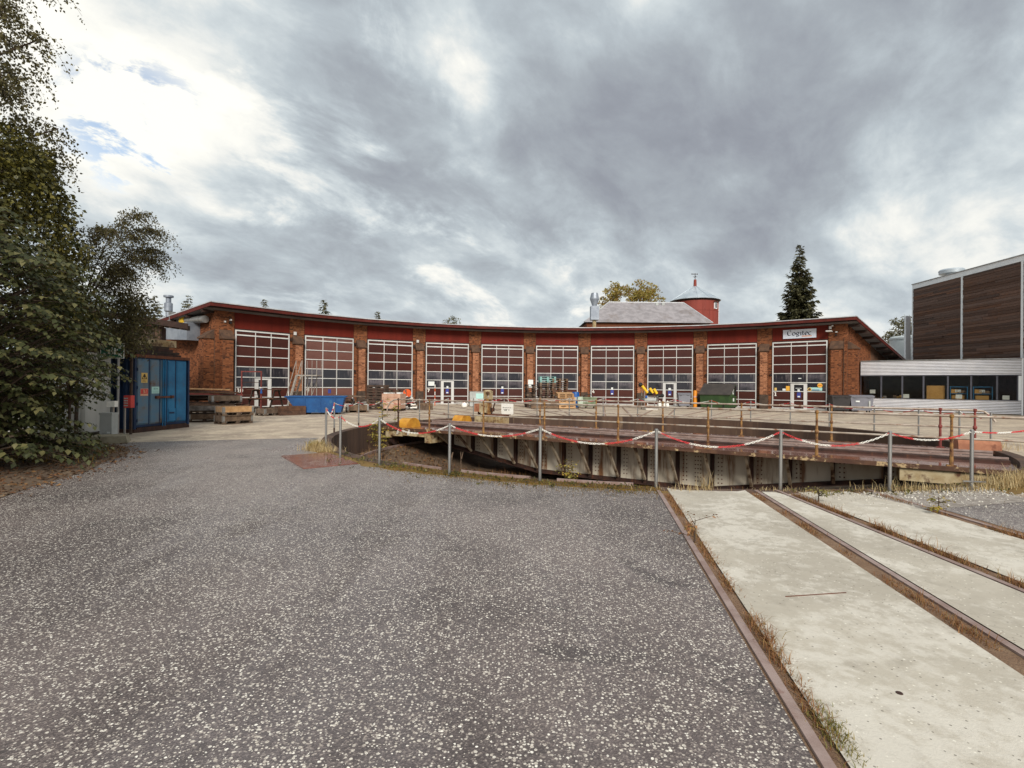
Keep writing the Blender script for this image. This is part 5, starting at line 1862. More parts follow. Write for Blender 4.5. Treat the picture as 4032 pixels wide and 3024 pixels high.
for i in range(2):
    pallet('fresh yellowish pallet on top of the leaning ones, %s' % ('lower' if i == 0 else 'upper'), (3.85, 37.6, 0.86 + i * 0.145), rad(8), 'wood_new', 'fresh pallets leaning together', (rad(10), 0))
t = thing('steel_tank', 'greenish steel tank on wooden bearers left of door four', 'tank', (5.45, 38.5, 0), rad(-4))
MB().box(-0.15, 0.85, -0.4, 0.4, 0.16, 0.78).build('body', 'tank_green', t)
MB().box(-0.18, 0.88, -0.43, 0.43, 0.781, 0.84).build('cover', 'tank_green', t)
MB().box(-0.55, -0.16, -0.38, 0.38, 0.18, 0.86).build('end_piece', 'pale_green', t)
for x in (-0.4, 0.1, 0.7):
    MB().box(x - 0.06, x + 0.06, -0.38, 0.38, 0.0, 0.159).build('bearer', 'wood_old', t)
mb = MB()
mb.tube([(-0.1 + 0.35 * (1 - math.cos(PI * i / 10)), 0.1, 0.85 + 0.2 * math.sin(PI * i / 10)) for i in range(11)], 0.03, 6)
mb.build('hose', 'black', t, smooth=True)
t = thing('water_trough', 'pale trough on thin legs left of the greenish steel tank', 'trough', (4.55, 38.45, 0), rad(-4))
MB().prism([(-0.3, 0.82), (-0.2, 0.5), (0.2, 0.5), (0.28, 0.82)], -0.35, 0.35, axes=(0, 2, 1)).build('bowl', 'cab_grey', t)
for x in (-0.18, 0.18):
    for y in (-0.28, 0.28):
        MB().box(x - 0.02, x + 0.02, y - 0.02, y + 0.02, 0, 0.499).build('leg', 'galv', t)
t = thing('blue_barrel', 'blue plastic barrel behind the greenish tank before door five', 'barrel', (4.98, 40.4, 0))
MB().lathe([(0.27, 0.0), (0.30, 0.06), (0.31, 0.5), (0.33, 0.55), (0.31, 0.6), (0.31, 1.0), (0.27, 1.14), (0.25, 1.19), (0.2, 1.2)], 18).build('drum', 'blue_plastic', t, smooth=True)
# trolley with yellow hoses
TR = (10.0, 37.4, 0)
t = thing('hose_trolley', 'grey trolley loaded with bright yellow tubes and black fittings before door three', 'trolley', TR, rad(6))
for x in (-0.5, 0.48):
    for y in (-0.3, 0.3):
        MB().box(x - 0.02, x + 0.02, y - 0.02, y + 0.02, 0.0, 1.0 if x > 0 else 1.35).build('upright', 'galv', t)
for z in (0.12, 0.62, 0.96):
    MB().box(-0.52, 0.5, -0.32, 0.32, z, z + 0.03).build('shelf', 'galv', t)
MB().box(-0.45, 0.4, -0.25, 0.25, 0.66, 0.84).build('tray', 'cab_grey', t)
for i, (x0, z0, x1, z1, y) in enumerate(((-0.62, 1.72, -0.22, 1.22, -0.1), (0.0, 1.55, 0.22, 1.2, 0.0), (0.26, 1.5, 0.48, 1.16, -0.12))):
    MB().cyl((x0, y, z0), (x1, y, z1), 0.10, n=12).build('tube', 'bright_yellow', t, smooth=True)
for (x, z, r_) in ((-0.68, 1.8, 0.17), (-0.05, 1.14, 0.16), (0.12, 1.16, 0.15), (0.62, 0.98, 0.16), (0.95, 1.02, 0.15)):
    MB().lathe([(0.02, -r_), (r_ * 0.7, -r_ * 0.7), (r_, 0), (r_ * 0.7, r_ * 0.7), (0.02, r_)], 12, (x, 0.05, z)).build('fitting', 'black', t, smooth=True)
MB().cyl((0.55, 0, 0.98), (1.0, 0.05, 1.0), 0.1, n=10).build('black_tube', 'black', t, smooth=True)
MB().box(-0.45, -0.3, -0.34, -0.2, 0.86, 1.02).build('blue_valve', 'blue_plastic', t)
mb = MB()
mb.box(-0.5, 0.35, -0.5, -0.1, 0.0, 0.11)
tag(mb.build('concrete_block', 'sill', origin=(0, 0, 0)), 'pale concrete block at the foot of the hose trolley', 'block')
bpy.data.objects['concrete_block'].location = (10.05, 37.2, 0)
for i, x in enumerate((11.35, 11.62, 11.95)):
    t = thing('canister', 'white canister on the ground before door three, %s from the left' % leftn[i], 'canister', (x, 39.6, 0), 0, 'white canisters before door three')
    MB().lathe([(0.1, 0), (0.12, 0.03), (0.12, 0.4), (0.05, 0.5), (0.05, 0.58), (0.03, 0.6)], 12).build('bottle', 'white_plastic', t, smooth=True)


def wheelie(name, label, loc, rz, w_, d_, h_, mat, group=None):
    t = thing(name, label, 'bin', loc, rz, group)
    mb = MB()
    a, b_ = 0.86, 1.0
    vs = [(sx * w_ / 2 * k, sy * d_ / 2 * k, z) for z, k in ((0.14, a), (h_ - 0.1, b_)) for sy in (-1, 1) for sx in (-1, 1)]
    mb.add(vs, [(0, 2, 3, 1), (4, 5, 7, 6), (0, 1, 5, 4), (2, 6, 7, 3), (0, 4, 6, 2), (1, 3, 7, 5)])
    mb.build('body', mat, t)
    MB().box(-w_ / 2 - 0.03, w_ / 2 + 0.03, -d_ / 2 - 0.03, d_ / 2 + 0.03, h_ - 0.099, h_ - 0.05).build('rim', mat, t)
    mb = MB()
    mb.prism([(-d_ / 2 - 0.05, h_ - 0.045), (-d_ / 2 - 0.05, h_), (0.0, h_ + 0.07), (d_ / 2 + 0.03, h_ + 0.05), (d_ / 2 + 0.03, h_ - 0.045)], -w_ / 2 - 0.04, w_ / 2 + 0.04, axes=(1, 2, 0))
    mb.build('lid', mat, t)
    for sx in (-1, 1):
        MB().box(sx * w_ * 0.3 - 0.1, sx * w_ * 0.3 + 0.1, -d_ / 2 - 0.07, -d_ / 2 - 0.051, h_ - 0.11, h_ - 0.06).build('handle', mat, t)
        for sy in (-1, 1):
            MB().cyl((sx * w_ * 0.34 - 0.03, sy * d_ * 0.32, 0.085), (sx * w_ * 0.34 + 0.03, sy * d_ * 0.32, 0.085), 0.085, n=12).build('wheel', 'black', t, smooth=True)
    return t


b = wheelie('waste_bin', 'grey waste bin left of the orange bollard before door three', (14.0, 42.0, 0), rad(-8), 0.95, 0.75, 1.12, 'grey_bin')
t = thing('bollard', 'tall orange yellow bollard right of the grey bin before door three', 'bollard', (14.78, 41.6, 0))
MB().lathe([(0.15, 0), (0.15, 1.30), (0.13, 1.36), (0.06, 1.39), (0.01, 1.4)], 16).build('tube', 'bollard', t, smooth=True)
MB().lathe([(0.153, 0.82), (0.153, 0.95)], 16).build('sticker', 'salmon', t, smooth=True)
b = wheelie('black_bin', 'black wheeled container beside the grey one at the right corner of the roundhouse', (22.9, 36.1, 0), rad(-14), 1.12, 0.95, 1.13, 'black_bin')
b = wheelie('grey_container_bin', 'large grey wheeled container with white sticker before the corrugated annex', (24.32, 36.0, 0), rad(-22), 1.36, 1.05, 1.14, 'grey_bin')
MB().box(-0.38, -0.14, -0.545, -0.53, 0.72, 0.82).build('sticker', 'paper', b)
MB().box(0.38, 0.48, -0.545, -0.53, 0.4, 0.82).build('marking', 'cab_grey', b)
# green waste skip with a dark sloping lid
t = thing('green_skip', 'dark green waste skip with a sloping grey lid before door two', 'skip', (16.4, 41.0, 0), rad(-38))
mb = MB()
mb.prism([(0.25, 0.08), (0.0, 1.08), (0.9, 1.62), (1.25, 1.86), (1.75, 1.86), (1.75, 0.08)], -1.15, 1.15, axes=(1, 2, 0))
for q in range(len(mb.v)):
    vx, vy, vz = mb.v[q]
    mb.v[q] = (vx, vy - 0.9, vz)
mb.build('body', 'skip_green', t)
mb = MB()
mb.prism([(-0.98, 1.07), (-0.98, 1.13), (0.38, 1.96), (0.5, 1.90), (0.33, 1.875)], -1.24, 1.24, axes=(1, 2, 0))
mb.build('lid', 'skip_lid', t)
MB().box(1.151, 1.17, 0.25, 0.8, 0.98, 1.75).build('side_hatch', 'black', t)
MB().box(1.151, 1.165, -0.22, 0.06, 1.12, 1.5).build('label_plate', 'paper', t)
MB().box(1.1651, 1.168, -0.15, -0.01, 1.2, 1.42).build('label_print', 'navy', t)
MB().box(1.151, 1.165, -0.12, 0.18, 0.56, 0.82).build('label_plate', 'paper', t)
MB().box(1.151, 1.2, -0.86, 0.85, 0.88, 0.95).build('rib', 'skip_green', t)
MB().box(1.151, 1.2, -0.66, 0.85, 0.12, 0.2).build('rib', 'skip_green', t)
for x in (-0.6, 0.6):
    MB().box(x - 0.04, x + 0.04, -0.72, -0.6, 0.08, 0.8).build('rib', 'black', t)
MB().box(-1.1, 1.1, -0.6, 0.8, 0.0, 0.079).build('skid', 'black', t)

# ------------------------------------------------------------------ blue container and things round it
BC = (-12.40, 16.95, 0)
bc = thing('shipping_container', 'rusty blue shipping container with warning signs on its doors', 'container', BC, rad(82.9))
Wc, Lc, Hc = 2.42, 6.0, 2.6
fr = MB()
for x in (0.0, Wc - 0.07):
    fr.box(x, x + 0.07, 0.0, 0.09, 0.12, Hc - 0.10)
    fr.box(x, x + 0.09, Lc - 0.12, Lc, 0.12, Hc - 0.10)
fr.build('corner_posts', 'dark_blue', bc, kind='stuff')
for x in (0.0, Wc - 0.11):
    MB().box(x, x + 0.11, 0.121, Lc - 0.121, Hc - 0.10, Hc).build('top_rail', 'rust', bc)
    MB().box(x, x + 0.11, 0.0, Lc, 0.0, 0.115).build('bottom_rail', 'rust_dark', bc)
MB().box(0, Wc, -0.01, 0.12, Hc - 0.099, Hc).build('door_header', 'rust', bc)
MB().box(0.111, Wc - 0.111, 0.0, 0.12, 0.0, 0.16).build('door_sill', 'rust_dark', bc)
# corrugated long sides, roof, back
for xs_, sg in ((0.045, -1), (Wc - 0.045, 1)):
    mb = MB()
    pts = []
    y = 0.13
    while y < Lc - 0.13:
        for dy, dx in ((0.0, 0.0), (0.07, 0.0), (0.11, 0.036), (0.20, 0.036), (0.24, 0.0)):
            pts.append((xs_ - sg * dx, y + dy))
        y += 0.275
    vs = [(x, yy, z) for x, yy in pts for z in (0.116, Hc - 0.101)]
    mb.add(vs, [(2 * i, 2 * i + 2, 2 * i + 3, 2 * i + 1) for i in range(len(pts) - 1)])
    mb.build('side_wall', 'dark_blue', bc)  # tree shade on the long side is put into this darker blue
MB().box(0.111, Wc - 0.111, 0.12, Lc, Hc - 0.06, Hc - 0.03).build('roof_panel', 'dark_blue', bc)
MB().box(0.111, Wc - 0.111, Lc - 0.06, Lc - 0.03, 0.116, Hc - 0.1).build('back_wall', 'dark_blue', bc)
fx = [0.10, 0.545, 1.04, 1.235, 1.395, 1.79, Wc - 0.10]
FR = [0.0, 0.235, 0.44, 0.505, 0.58, 0.76, 1.0]
fx = [0.10 + (Wc - 0.20) * f for f in FR]
leafL = MB().box(fx[0], fx[3] - 0.006, 0.05, 0.085, 0.17, Hc - 0.105).build('door', 'dark_blue', bc)
leafR = MB().box(fx[3] + 0.006, fx[6], 0.05, 0.085, 0.17, Hc - 0.105).build('door', 'dark_blue', bc)
for i in range(6):
    lf = leafL if i < 3 else leafR
    m_ = 'grey_blue' if i < 2 else ('blue_container' if i > 2 else 'grey_blue')
    mb = MB()
    x0, x1 = fx[i] + 0.055, fx[i + 1] - 0.055
    if i in (2, 3):
        x0, x1 = fx[i] + (0.05 if i == 2 else 0.012), fx[i + 1] - (0.012 if i == 2 else 0.05)
    z0 = 0.30
    mb.add([(x0 - 0.025, 0.05, z0 - 0.05), (x1 + 0.025, 0.05, z0 - 0.05), (x1 + 0.025, 0.05, Hc - 0.14), (x0 - 0.025, 0.05, Hc - 0.14), (x0, 0.018, z0), (x1, 0.018, z0), (x1, 0.018, Hc - 0.2), (x0, 0.018, Hc - 0.2)],
           [(4, 5, 6, 7), (0, 1, 5, 4), (1, 2, 6, 5), (2, 3, 7, 6), (3, 0, 4, 7)])
    mb.build('door_panel', m_, lf)
for x in (fx[3] - 0.05, fx[3] + 0.05):
    MB().cyl((x, 0.0, 0.14), (x, 0.0, Hc - 0.12), 0.017, n=8).build('lock_rod', 'blue_container', leafL if x < fx[3] else leafR, smooth=True)
mb = MB()
mb.box(fx[1] + 0.30, fx[4] + 0.22, -0.035, -0.01, 1.13, 1.19)
mb.box(fx[1] + 0.22, fx[1] + 0.36, -0.05, 0.015, 1.11, 1.21)
mb.box(fx[4] + 0.12, fx[4] + 0.24, -0.05, 0.015, 1.11, 1.21)
mb.build('lock_bar', 'rust', bc)
mb = MB()
mb.box(fx[4] + 0.06, fx[5] - 0.03, 0.004, 0.016, 0.30, 0.74)
mb.build('vent_plate', 'blue_container', leafR)
MB().box(fx[4] + 0.08, fx[5] - 0.1, -0.01, 0.003, 0.56, 0.62).build('vent_handle', 'dark_blue', leafR)
for z in (0.4, 0.95, 1.5, 2.1):
    MB().cyl((Wc - 0.095, -0.012, z - 0.05), (Wc - 0.095, -0.012, z + 0.05), 0.018, n=8).build('hinge', 'dark_blue', leafR)
    MB().cyl((0.095, -0.012, z - 0.05), (0.095, -0.012, z + 0.05), 0.018, n=8).build('hinge', 'dark_blue', leafL)


def flat(x, z, w_, h_, mat, name, par, y=0.012):
    return MB().box(x, x + w_, y, y + 0.004, z, z + h_).build(name, mat, par)


s1 = flat(0.27, 1.66, 0.25, 0.33, 'sign_yellow', 'warning_sign', bc)
mb = MB()
for a_, b_ in (((0.30, 1.79), (0.49, 1.79)), ((0.49, 1.79), (0.395, 1.95)), ((0.395, 1.95), (0.30, 1.79))):
    mb.bar((a_[0], 0.010, a_[1]), (b_[0], 0.010, b_[1]), 0.022, 0.004, up=(0, 1, 0))
mb.bar((0.395, 0.0095, 1.83), (0.395, 0.0095, 1.91), 0.05, 0.003, up=(0, 1, 0))
mb.build('warning_triangle', 'black', s1)
mb = MB()
for i in range(3):
    mb.box(0.31, 0.47 - 0.03 * i, 0.0095, 0.0115, 1.69 + i * 0.028, 1.70 + i * 0.028)
mb.build('small_print', 'wood_brown', s1)
s2 = flat(0.24, 1.22, 0.31, 0.24, 'salmon', 'fire_sign', bc)
MB().box(0.255, 0.535, 0.008, 0.0118, 1.285, 1.445).build('red_field', 'sign_red', s2)
mb = MB()
mb.cyl((0.36, 0.0075, 1.30), (0.36, 0.0075, 1.40), 0.022, n=10)
mb.bar((0.36, 0.0075, 1.40), (0.36, 0.0075, 1.43), 0.02, 0.004, up=(0, 1, 0))
mb.bar((0.42, 0.0075, 1.31), (0.40, 0.0075, 1.42), 0.018, 0.004, up=(0, 1, 0))
mb.bar((0.46, 0.0075, 1.31), (0.47, 0.0075, 1.42), 0.018, 0.004, up=(0, 1, 0))
mb.build('extinguisher_symbol', 'salmon', s2)
s3 = flat(0.70, 1.29, 0.32, 0.235, 'sign_mint', 'notice_sign', bc)
mb = MB()
for i in range(3):
    mb.box(0.74, 0.98, 0.0095, 0.0115, 1.31 + i * 0.03, 1.318 + i * 0.03)
mb.box(0.78, 0.86, 0.0095, 0.0115, 1.42, 1.49)
mb.box(0.88, 0.95, 0.0095, 0.0115, 1.43, 1.48)
mb.build('small_print', 'turquoise', s3)
# boards and a steel profile on the container roof
t = thing('roof_boards', 'dark boards stacked on top of the blue container', 'boards', (-12.9, 18.0, 2.6), rad(78))
for i in range(4):
    MB().box(-1.25 + 0.1 * i, 1.3 - 0.15 * i + (0.1 if i == 1 else 0), -0.3 + 0.02 * i, 0.9, 0.005 + i * 0.09, 0.085 + i * 0.09).build('board', 'wood_dark' if i % 2 else 'rust_dark', t)
t = thing('steel_profile', 'pale steel box beam lying on the boards above the container', 'beam', (-12.95, 18.35, 2.97), rad(70))
mb = MB()
for (y0, y1, z0, z1) in ((-0.12, 0.12, 0.0, 0.02), (-0.12, 0.12, 0.22, 0.24), (-0.12, -0.10, 0.021, 0.219), (0.10, 0.12, 0.021, 0.219)):
    mb.box(-0.1, 0.95, y0, y1, z0, z1)
mb.build('box_beam', 'cream_steel', t)
MB().prism([(-1.0, 0.0), (-0.11, 0.02), (-0.11, 0.2), (-1.0, 0.22)], -0.05, 0.05, axes=(0, 2, 1)).build('bracket', 'cream_steel', t)
# dark shed behind the container with a wide timber eave
SH = (-22.5, 28.8, 0)
sh = thing('timber_shed', 'dark shed with projecting timber eave behind the blue container', 'shed', SH)
mb = MB()
mb.prism([(-27.0, 28.2), (-19.2, 28.2), (-19.75, 29.4), (-27.0, 29.4)], -0.05, 4.75, axes=(0, 1, 2))
mb.build('wall', 'dark_timber', sh, origin=SH)
for i in range(24):
    x = -26.9 + i * 0.32
    MB().box(x, x + 0.29, 28.165, 28.199, 0.0, 4.7).build('wall_board', 'wood_dark', sh, origin=SH)
n_s = 5
mb = MB()
a4 = [(-17.55, 27.85, 4.78), (-27.5, 27.85, 6.08), (-27.5, 29.6, 6.08), (-18.75, 29.6, 4.94)]
mb.add([(x, y, z + d) for d in (0.0, 0.09) for x, y, z in a4], [(0, 1, 2, 3), (4, 5, 6, 7), (0, 1, 5, 4), (1, 2, 6, 5), (2, 3, 7, 6), (3, 0, 4, 7)])
rf2 = mb.build('roof', 'dark_timber', sh, origin=SH)
MB().prism([(-17.52, 4.56), (-17.52, 4.85), (-27.5, 6.16), (-27.5, 5.87)], 27.80, 27.849, axes=(0, 2, 1)).build('barge_board', 'dark_timber', rf2, origin=SH)
for i in range(5):
    x = -17.95 - i * 0.55
    z = 4.76 + (-17.55 - x) * 0.13
    MB().box(x - 0.07, x + 0.07, 27.86, 28.6, z - 0.26, z - 0.005).build('rafter_end', 'wood_dark', rf2, origin=SH)
# white cabin behind the trees
WC = (-16.0, 16.2, 0)
wc = thing('white_cabin', 'white ribbed metal cabin half hidden by the bushes', 'cabin', WC)
MB().box(-19.0, -13.0, 15.72, 16.70, 0.12, 2.5).build('wall', 'white_sheet', wc, origin=WC)
MB().box(-19.05, -12.95, 15.60, 16.75, 2.501, 2.58).build('roof', 'white_sheet', wc, origin=WC)
for i in range(18):
    x = -18.9 + i * 0.33
    MB().box(x, x + 0.14, 15.68, 15.719, 0.14, 2.49).build('rib', 'white_sheet', wc, origin=WC)
MB().box(-14.6, -13.05, 15.66, 15.679, 1.42, 1.75).build('window_band', 'white_trim', wc, origin=WC)
t = thing('meter_cabinet', 'pale grey meter cabinet standing left of the sign post', 'cabinet', (-12.03, 15.4, 0))
MB().box(-0.18, 0.18, -0.12, 0.12, 0.10, 0.70).build('body', 'cab_grey', t)
MB().box(-0.195, 0.195, -0.135, 0.135, 0.701, 0.76).build('lid', 'cab_grey', t)
MB().box(-0.17, 0.17, -0.128, -0.121, 0.14, 0.67).build('door', 'cab_grey', t)
MB().box(0.05, 0.15, -0.134, -0.129, 0.15, 0.2).build('label_plate', 'paper', t)
MB().box(-0.12, 0.12, -0.08, 0.08, 0.0, 0.099).build('foot', 'kerb', t)
t = thing('white_junction_box', 'white box on a stake above the meter cabinet', 'junction box', (-12.1, 15.62, 0))
MB().box(-0.12, 0.12, -0.07, 0.07, 0.92, 1.10).build('box', 'white_plastic', t)
MB().box(-0.03, 0.03, 0.0, 0.05, 0.0, 0.919).build('stake', 'galv', t)
# kerb block
kb = MB()
e1, e2 = Vector((-0.85, -0.527, 0)), Vector((-0.527, 0.85, 0))
c0 = Vector((-10.50, 14.12, 0))
q = [c0, c0 + e1 * 2.6, c0 + e1 * 2.6 + e2 * 0.85, c0 + e2 * 0.85]
tp = [v_ + Vector((0, 0, 0.20)) + (sum(q, Vector()) / 4 - v_).normalized() * 0.06 for v_ in q]
kb.add([tuple(v_) for v_ in q] + [tuple(v_) for v_ in tp], [(0, 1, 2, 3), (4, 5, 6, 7), (0, 1, 5, 4), (1, 2, 6, 5), (2, 3, 7, 6), (3, 0, 4, 7)])
tag(kb.build('concrete_kerb_block', 'kerb', origin=(-11.8, 13.9, 0)), 'mossy concrete block at the left edge of the asphalt by the container', 'concrete block')
# emergency sign on its post
t = thing('assembly_point_sign', 'green assembly point sign on a grey post among the leaves', 'sign', (-12.10, 15.85, 0))
MB().cyl((0, 0, 0), (0, 0, 2.86), 0.032, n=12).build('post', 'galv', t, smooth=True)
MB().box(-0.52, 0.20, -0.05, -0.035, 2.40, 2.86).build('sign_edge', 'white_plastic', t)
MB().box(-0.50, 0.18, -0.054, -0.0505, 2.42, 2.84).build('sign_field', 'sign_green', t)
mb = MB()
for cx_, cz_, dx, dz in ((-0.44, 2.78, 1, -1), (0.12, 2.78, -1, -1), (-0.44, 2.48, 1, 1), (0.12, 2.48, -1, 1)):
    mb.bar((cx_ - dx * 0.03, -0.056, cz_ - dz * 0.03), (cx_ + dx * 0.06, -0.056, cz_ + dz * 0.06), 0.03, 0.003, up=(0, 1, 0))
    mb.bar((cx_ + dx * 0.07, -0.056, cz_), (cx_ + dx * 0.07, -0.056, cz_ + dz * 0.07), 0.02, 0.003, up=(0, 1, 0))
    mb.bar((cx_, -0.056, cz_ + dz * 0.07), (cx_ + dx * 0.07, -0.056, cz_ + dz * 0.07), 0.02, 0.003, up=(0, 1, 0))
for px_, h_ in ((-0.25, 0.2), (-0.16, 0.24), (-0.07, 0.2), (0.0, 0.16)):
    mb.bar((px_, -0.0565, 2.52), (px_, -0.0565, 2.52 + h_ * 0.7), 0.055, 0.003, up=(0, 1, 0))
    mb.cyl((px_, -0.057, 2.52 + h_ * 0.7 + 0.03), (px_, -0.0545, 2.52 + h_ * 0.7 + 0.03), 0.024, n=8)
mb.build('symbol', 'white_plastic', t)
t = thing('red_hose_box', 'red plastic box with grey straps fixed beside the sign post', 'box', (-12.0, 16.05, 0))
MB().box(-0.02, 0.20, -0.08, 0.08, 0.88, 1.26).build('case', 'sign_red', t)
for i in range(4):
    MB().box(-0.01, 0.11, -0.09, -0.081, 0.93 + i * 0.075, 0.965 + i * 0.075).build('strap', 'cab_grey', t)
MB().box(-0.06, -0.021, -0.02, 0.02, 0.0, 1.2).build('stake', 'galv', t)
t = thing('wood_post', 'weathered wooden post at the near corner of the blue container', 'post', (-12.22, 16.55, 0))
MB().box(-0.03, 0.03, -0.03, 0.03, 0, 2.95).build('pole', 'wood_dark', t)

# ------------------------------------------------------------------ corrugated annex on the right
AX = (26.5, 39.2, 0)
ax = thing('corrugated_annex', 'low annex of shiny corrugated metal with a long window band', 'annex', AX, math.atan2(-0.616, 0.787))
LA = 8.76


def corr(z0, z1, x0, x1, amp=0.03, pitch=0.105):
    n = int((z1 - z0) / pitch * 8)
    vs, fs = [], []
    for i in range(n + 1):
        z = z0 + (z1 - z0) * i / n
        y = -amp * math.sin(2 * PI * (z - z0) / pitch)
        vs += [(x0, y, z), (x1, y, z)]
    for i in range(n):
        fs.append((2 * i, 2 * i + 1, 2 * i + 3, 2 * i + 2))
    return MB().add(vs, fs)


corr(2.66, 3.70, 0.0, LA).build('upper_cladding', 'annex_metal', ax, smooth=True)
corr(0.05, 0.93, 0.0, LA).build('lower_cladding', 'annex_metal', ax, smooth=True)
MB().box(-0.02, LA + 0.02, -0.06, 4.5, 3.70, 3.76).build('roof', 'galv', ax)
MB().box(0.0, LA, -0.03, 0.06, 2.60, 2.655).build('head_flashing', 'mullion', ax)
MB().box(0.0, LA, -0.04, 0.10, 0.931, 0.96).build('window_sill', 'mullion', ax)
MB().box(0.0, LA, 0.021, 0.1, 2.656, 3.699).build('upper_wall', 'room', ax)
MB().box(0.0, LA, 0.021, 0.1, -0.05, 0.93).build('lower_wall', 'room', ax)
XM = [0.0, 1.28, 2.53, 3.74, 5.07, 6.29, 7.59, 8.58]
for i, x in enumerate(XM):
    wd = 0.07 if i in (0, 7) else 0.10
    MB().box(max(0.0, x - wd / 2), x + wd / 2, -0.01, 0.08, 0.961, 2.599).build('mullion', 'mullion', ax)
for i in range(7):
    w_ = MB().box(XM[i] + 0.055, XM[i + 1] - 0.055, 0.03, 0.042, 0.962, 2.598).build('window_pane', 'clear_glass', ax)
MB().box(XM[7] + 0.036, LA, -0.012, 0.08, 0.961, 2.599).build('end_panel', 'white_trim', ax)
MB().box(LA + 0.001, LA + 0.09, -0.05, 0.12, -0.05, 3.74).build('corner_post', 'white_trim', ax)
MB().box(0.05, LA, 3.4, 3.5, 0.0, 3.6).build('back_wall', 'room', ax)
MB().box(0.05, LA, 0.11, 3.39, 0.3, 0.36).build('floor', 'room', ax)
MB().box(0.05, LA, 0.11, 3.39, 3.3, 3.36).build('ceiling', 'room', ax)
# goods behind the windows
ap = Matrix.Translation(AX) @ Matrix.Rotation(math.atan2(-0.616, 0.787), 4, 'Z')


def inside(name, label, cat, x, y, z):
    p = ap @ Vector((x, y, z))
    return thing(name, label, cat, tuple(p), math.atan2(-0.616, 0.787))


t = inside('cardboard_box', 'large tan cardboard box standing behind the annex window', 'box', 4.42, 0.55, 0.36)
MB().box(-0.5, 0.5, -0.35, 0.35, 0.30, 1.55).build('carton', 'cardboard', t)
MB().box(-0.5, 0.5, -0.35, 0.35, 0.0, 0.299).build('carton', 'cardboard', t)
for i, (xa, xb, nm) in enumerate(((5.2, 6.15, 'left'), (6.42, 7.42, 'right'))):
    t = inside('shelf_unit', '%s of two blue shelf units with cartons behind the annex windows' % nm, 'shelf', (xa + xb) / 2, 0.7, 0.36)
    h_ = (xb - xa) / 2
    for x in (-h_, h_ - 0.05):
        MB().box(x, x + 0.05, -0.3, 0.3, 0, 1.5).build('upright', 'blue_container', t)
    for z in (0.55, 0.98, 1.45):
        MB().box(-h_ + 0.051, h_ - 0.051, -0.3, 0.3, z, z + 0.05).build('shelf', 'blue_container', t)
    for (x0, x1, z0, z1, m_) in ((-0.42, -0.05, 1.03, 1.3, 'cardboard'), (0.0, 0.36, 1.03, 1.22, 'wood_old'), (-0.38, 0.3, 0.60, 0.88, 'cardboard'), (-0.2, 0.1, 1.1, 1.28, 'paper')):
        MB().box(max(x0, -h_ + 0.06), min(x1, h_ - 0.06), -0.32, 0.2, z0, z1).build('carton', m_, t)
for x, z in ((0.75, 1.30), (2.76, 1.0), (5.66, 1.02), (8.03, 1.0)):
    t = inside('paper_notice', 'white paper notice stuck inside the annex window, %s from the left' % leftn[[0.75, 2.76, 5.66, 8.03].index(x)], 'notice', x, 0.055, z)
    MB().box(-0.17, 0.17, 0.0, 0.004, 0.0, 0.28).build('sheet', 'paper', t)
t = inside('bench_clutter', 'low row of boxes and tools on the bench behind the left annex windows', 'bench', 1.9, 0.6, 0.36)
MB().box(-1.7, 1.8, -0.3, 0.3, 0.5, 0.56).build('bench_top', 'wood_brown', t)
for i in range(9):
    x = R.uniform(-1.5, 1.5)
    MB().box(x - 0.1, x + 0.1, -0.25, 0.1, 0.561, 0.62 + R.uniform(0.05, 0.22)).build('box', R.choice(('cardboard', 'debris_grey', 'wood_old')), t)

# ------------------------------------------------------------------ timber clad hall
WB = (38.0, 36.0, 0)
wb = thing('timber_clad_hall', 'tall hall clad in dark weathered boards between white posts', 'hall', WB)
pA, pB = Vector((34.40, 44.3, 0)), Vector((33.30, 24.0, 0))
dW = (pB - pA).normalized()
nW = Vector((dW.y, -dW.x, 0))          # pointing to the turntable side (-x)
if nW.x > 0:
    nW = -nW
TW = Matrix(((dW.x, -nW.x, 0, pA.x), (dW.y, -nW.y, 0, pA.y), (0, 0, 1, 0), (0, 0, 0, 1)))   # x along wall to camera, y into the hall
LW = (pB - pA).length
HB(TW).box(0.0, LW, 0.03, 14, -0.05, 10.58).build('core', 'board', wb, origin=WB)
HB(TW).box(-0.02, LW, -0.05, 14.05, 10.22, 10.60).build('roof_fascia', 'white_trim', wb, origin=WB)
HB(TW).box(-0.05, LW, -0.12, 14.05, 10.601, 10.66).build('roof_edge', 'galv', wb, origin=WB)


def wpos(Y):
    return (44.3 - Y) / abs(dW.y)


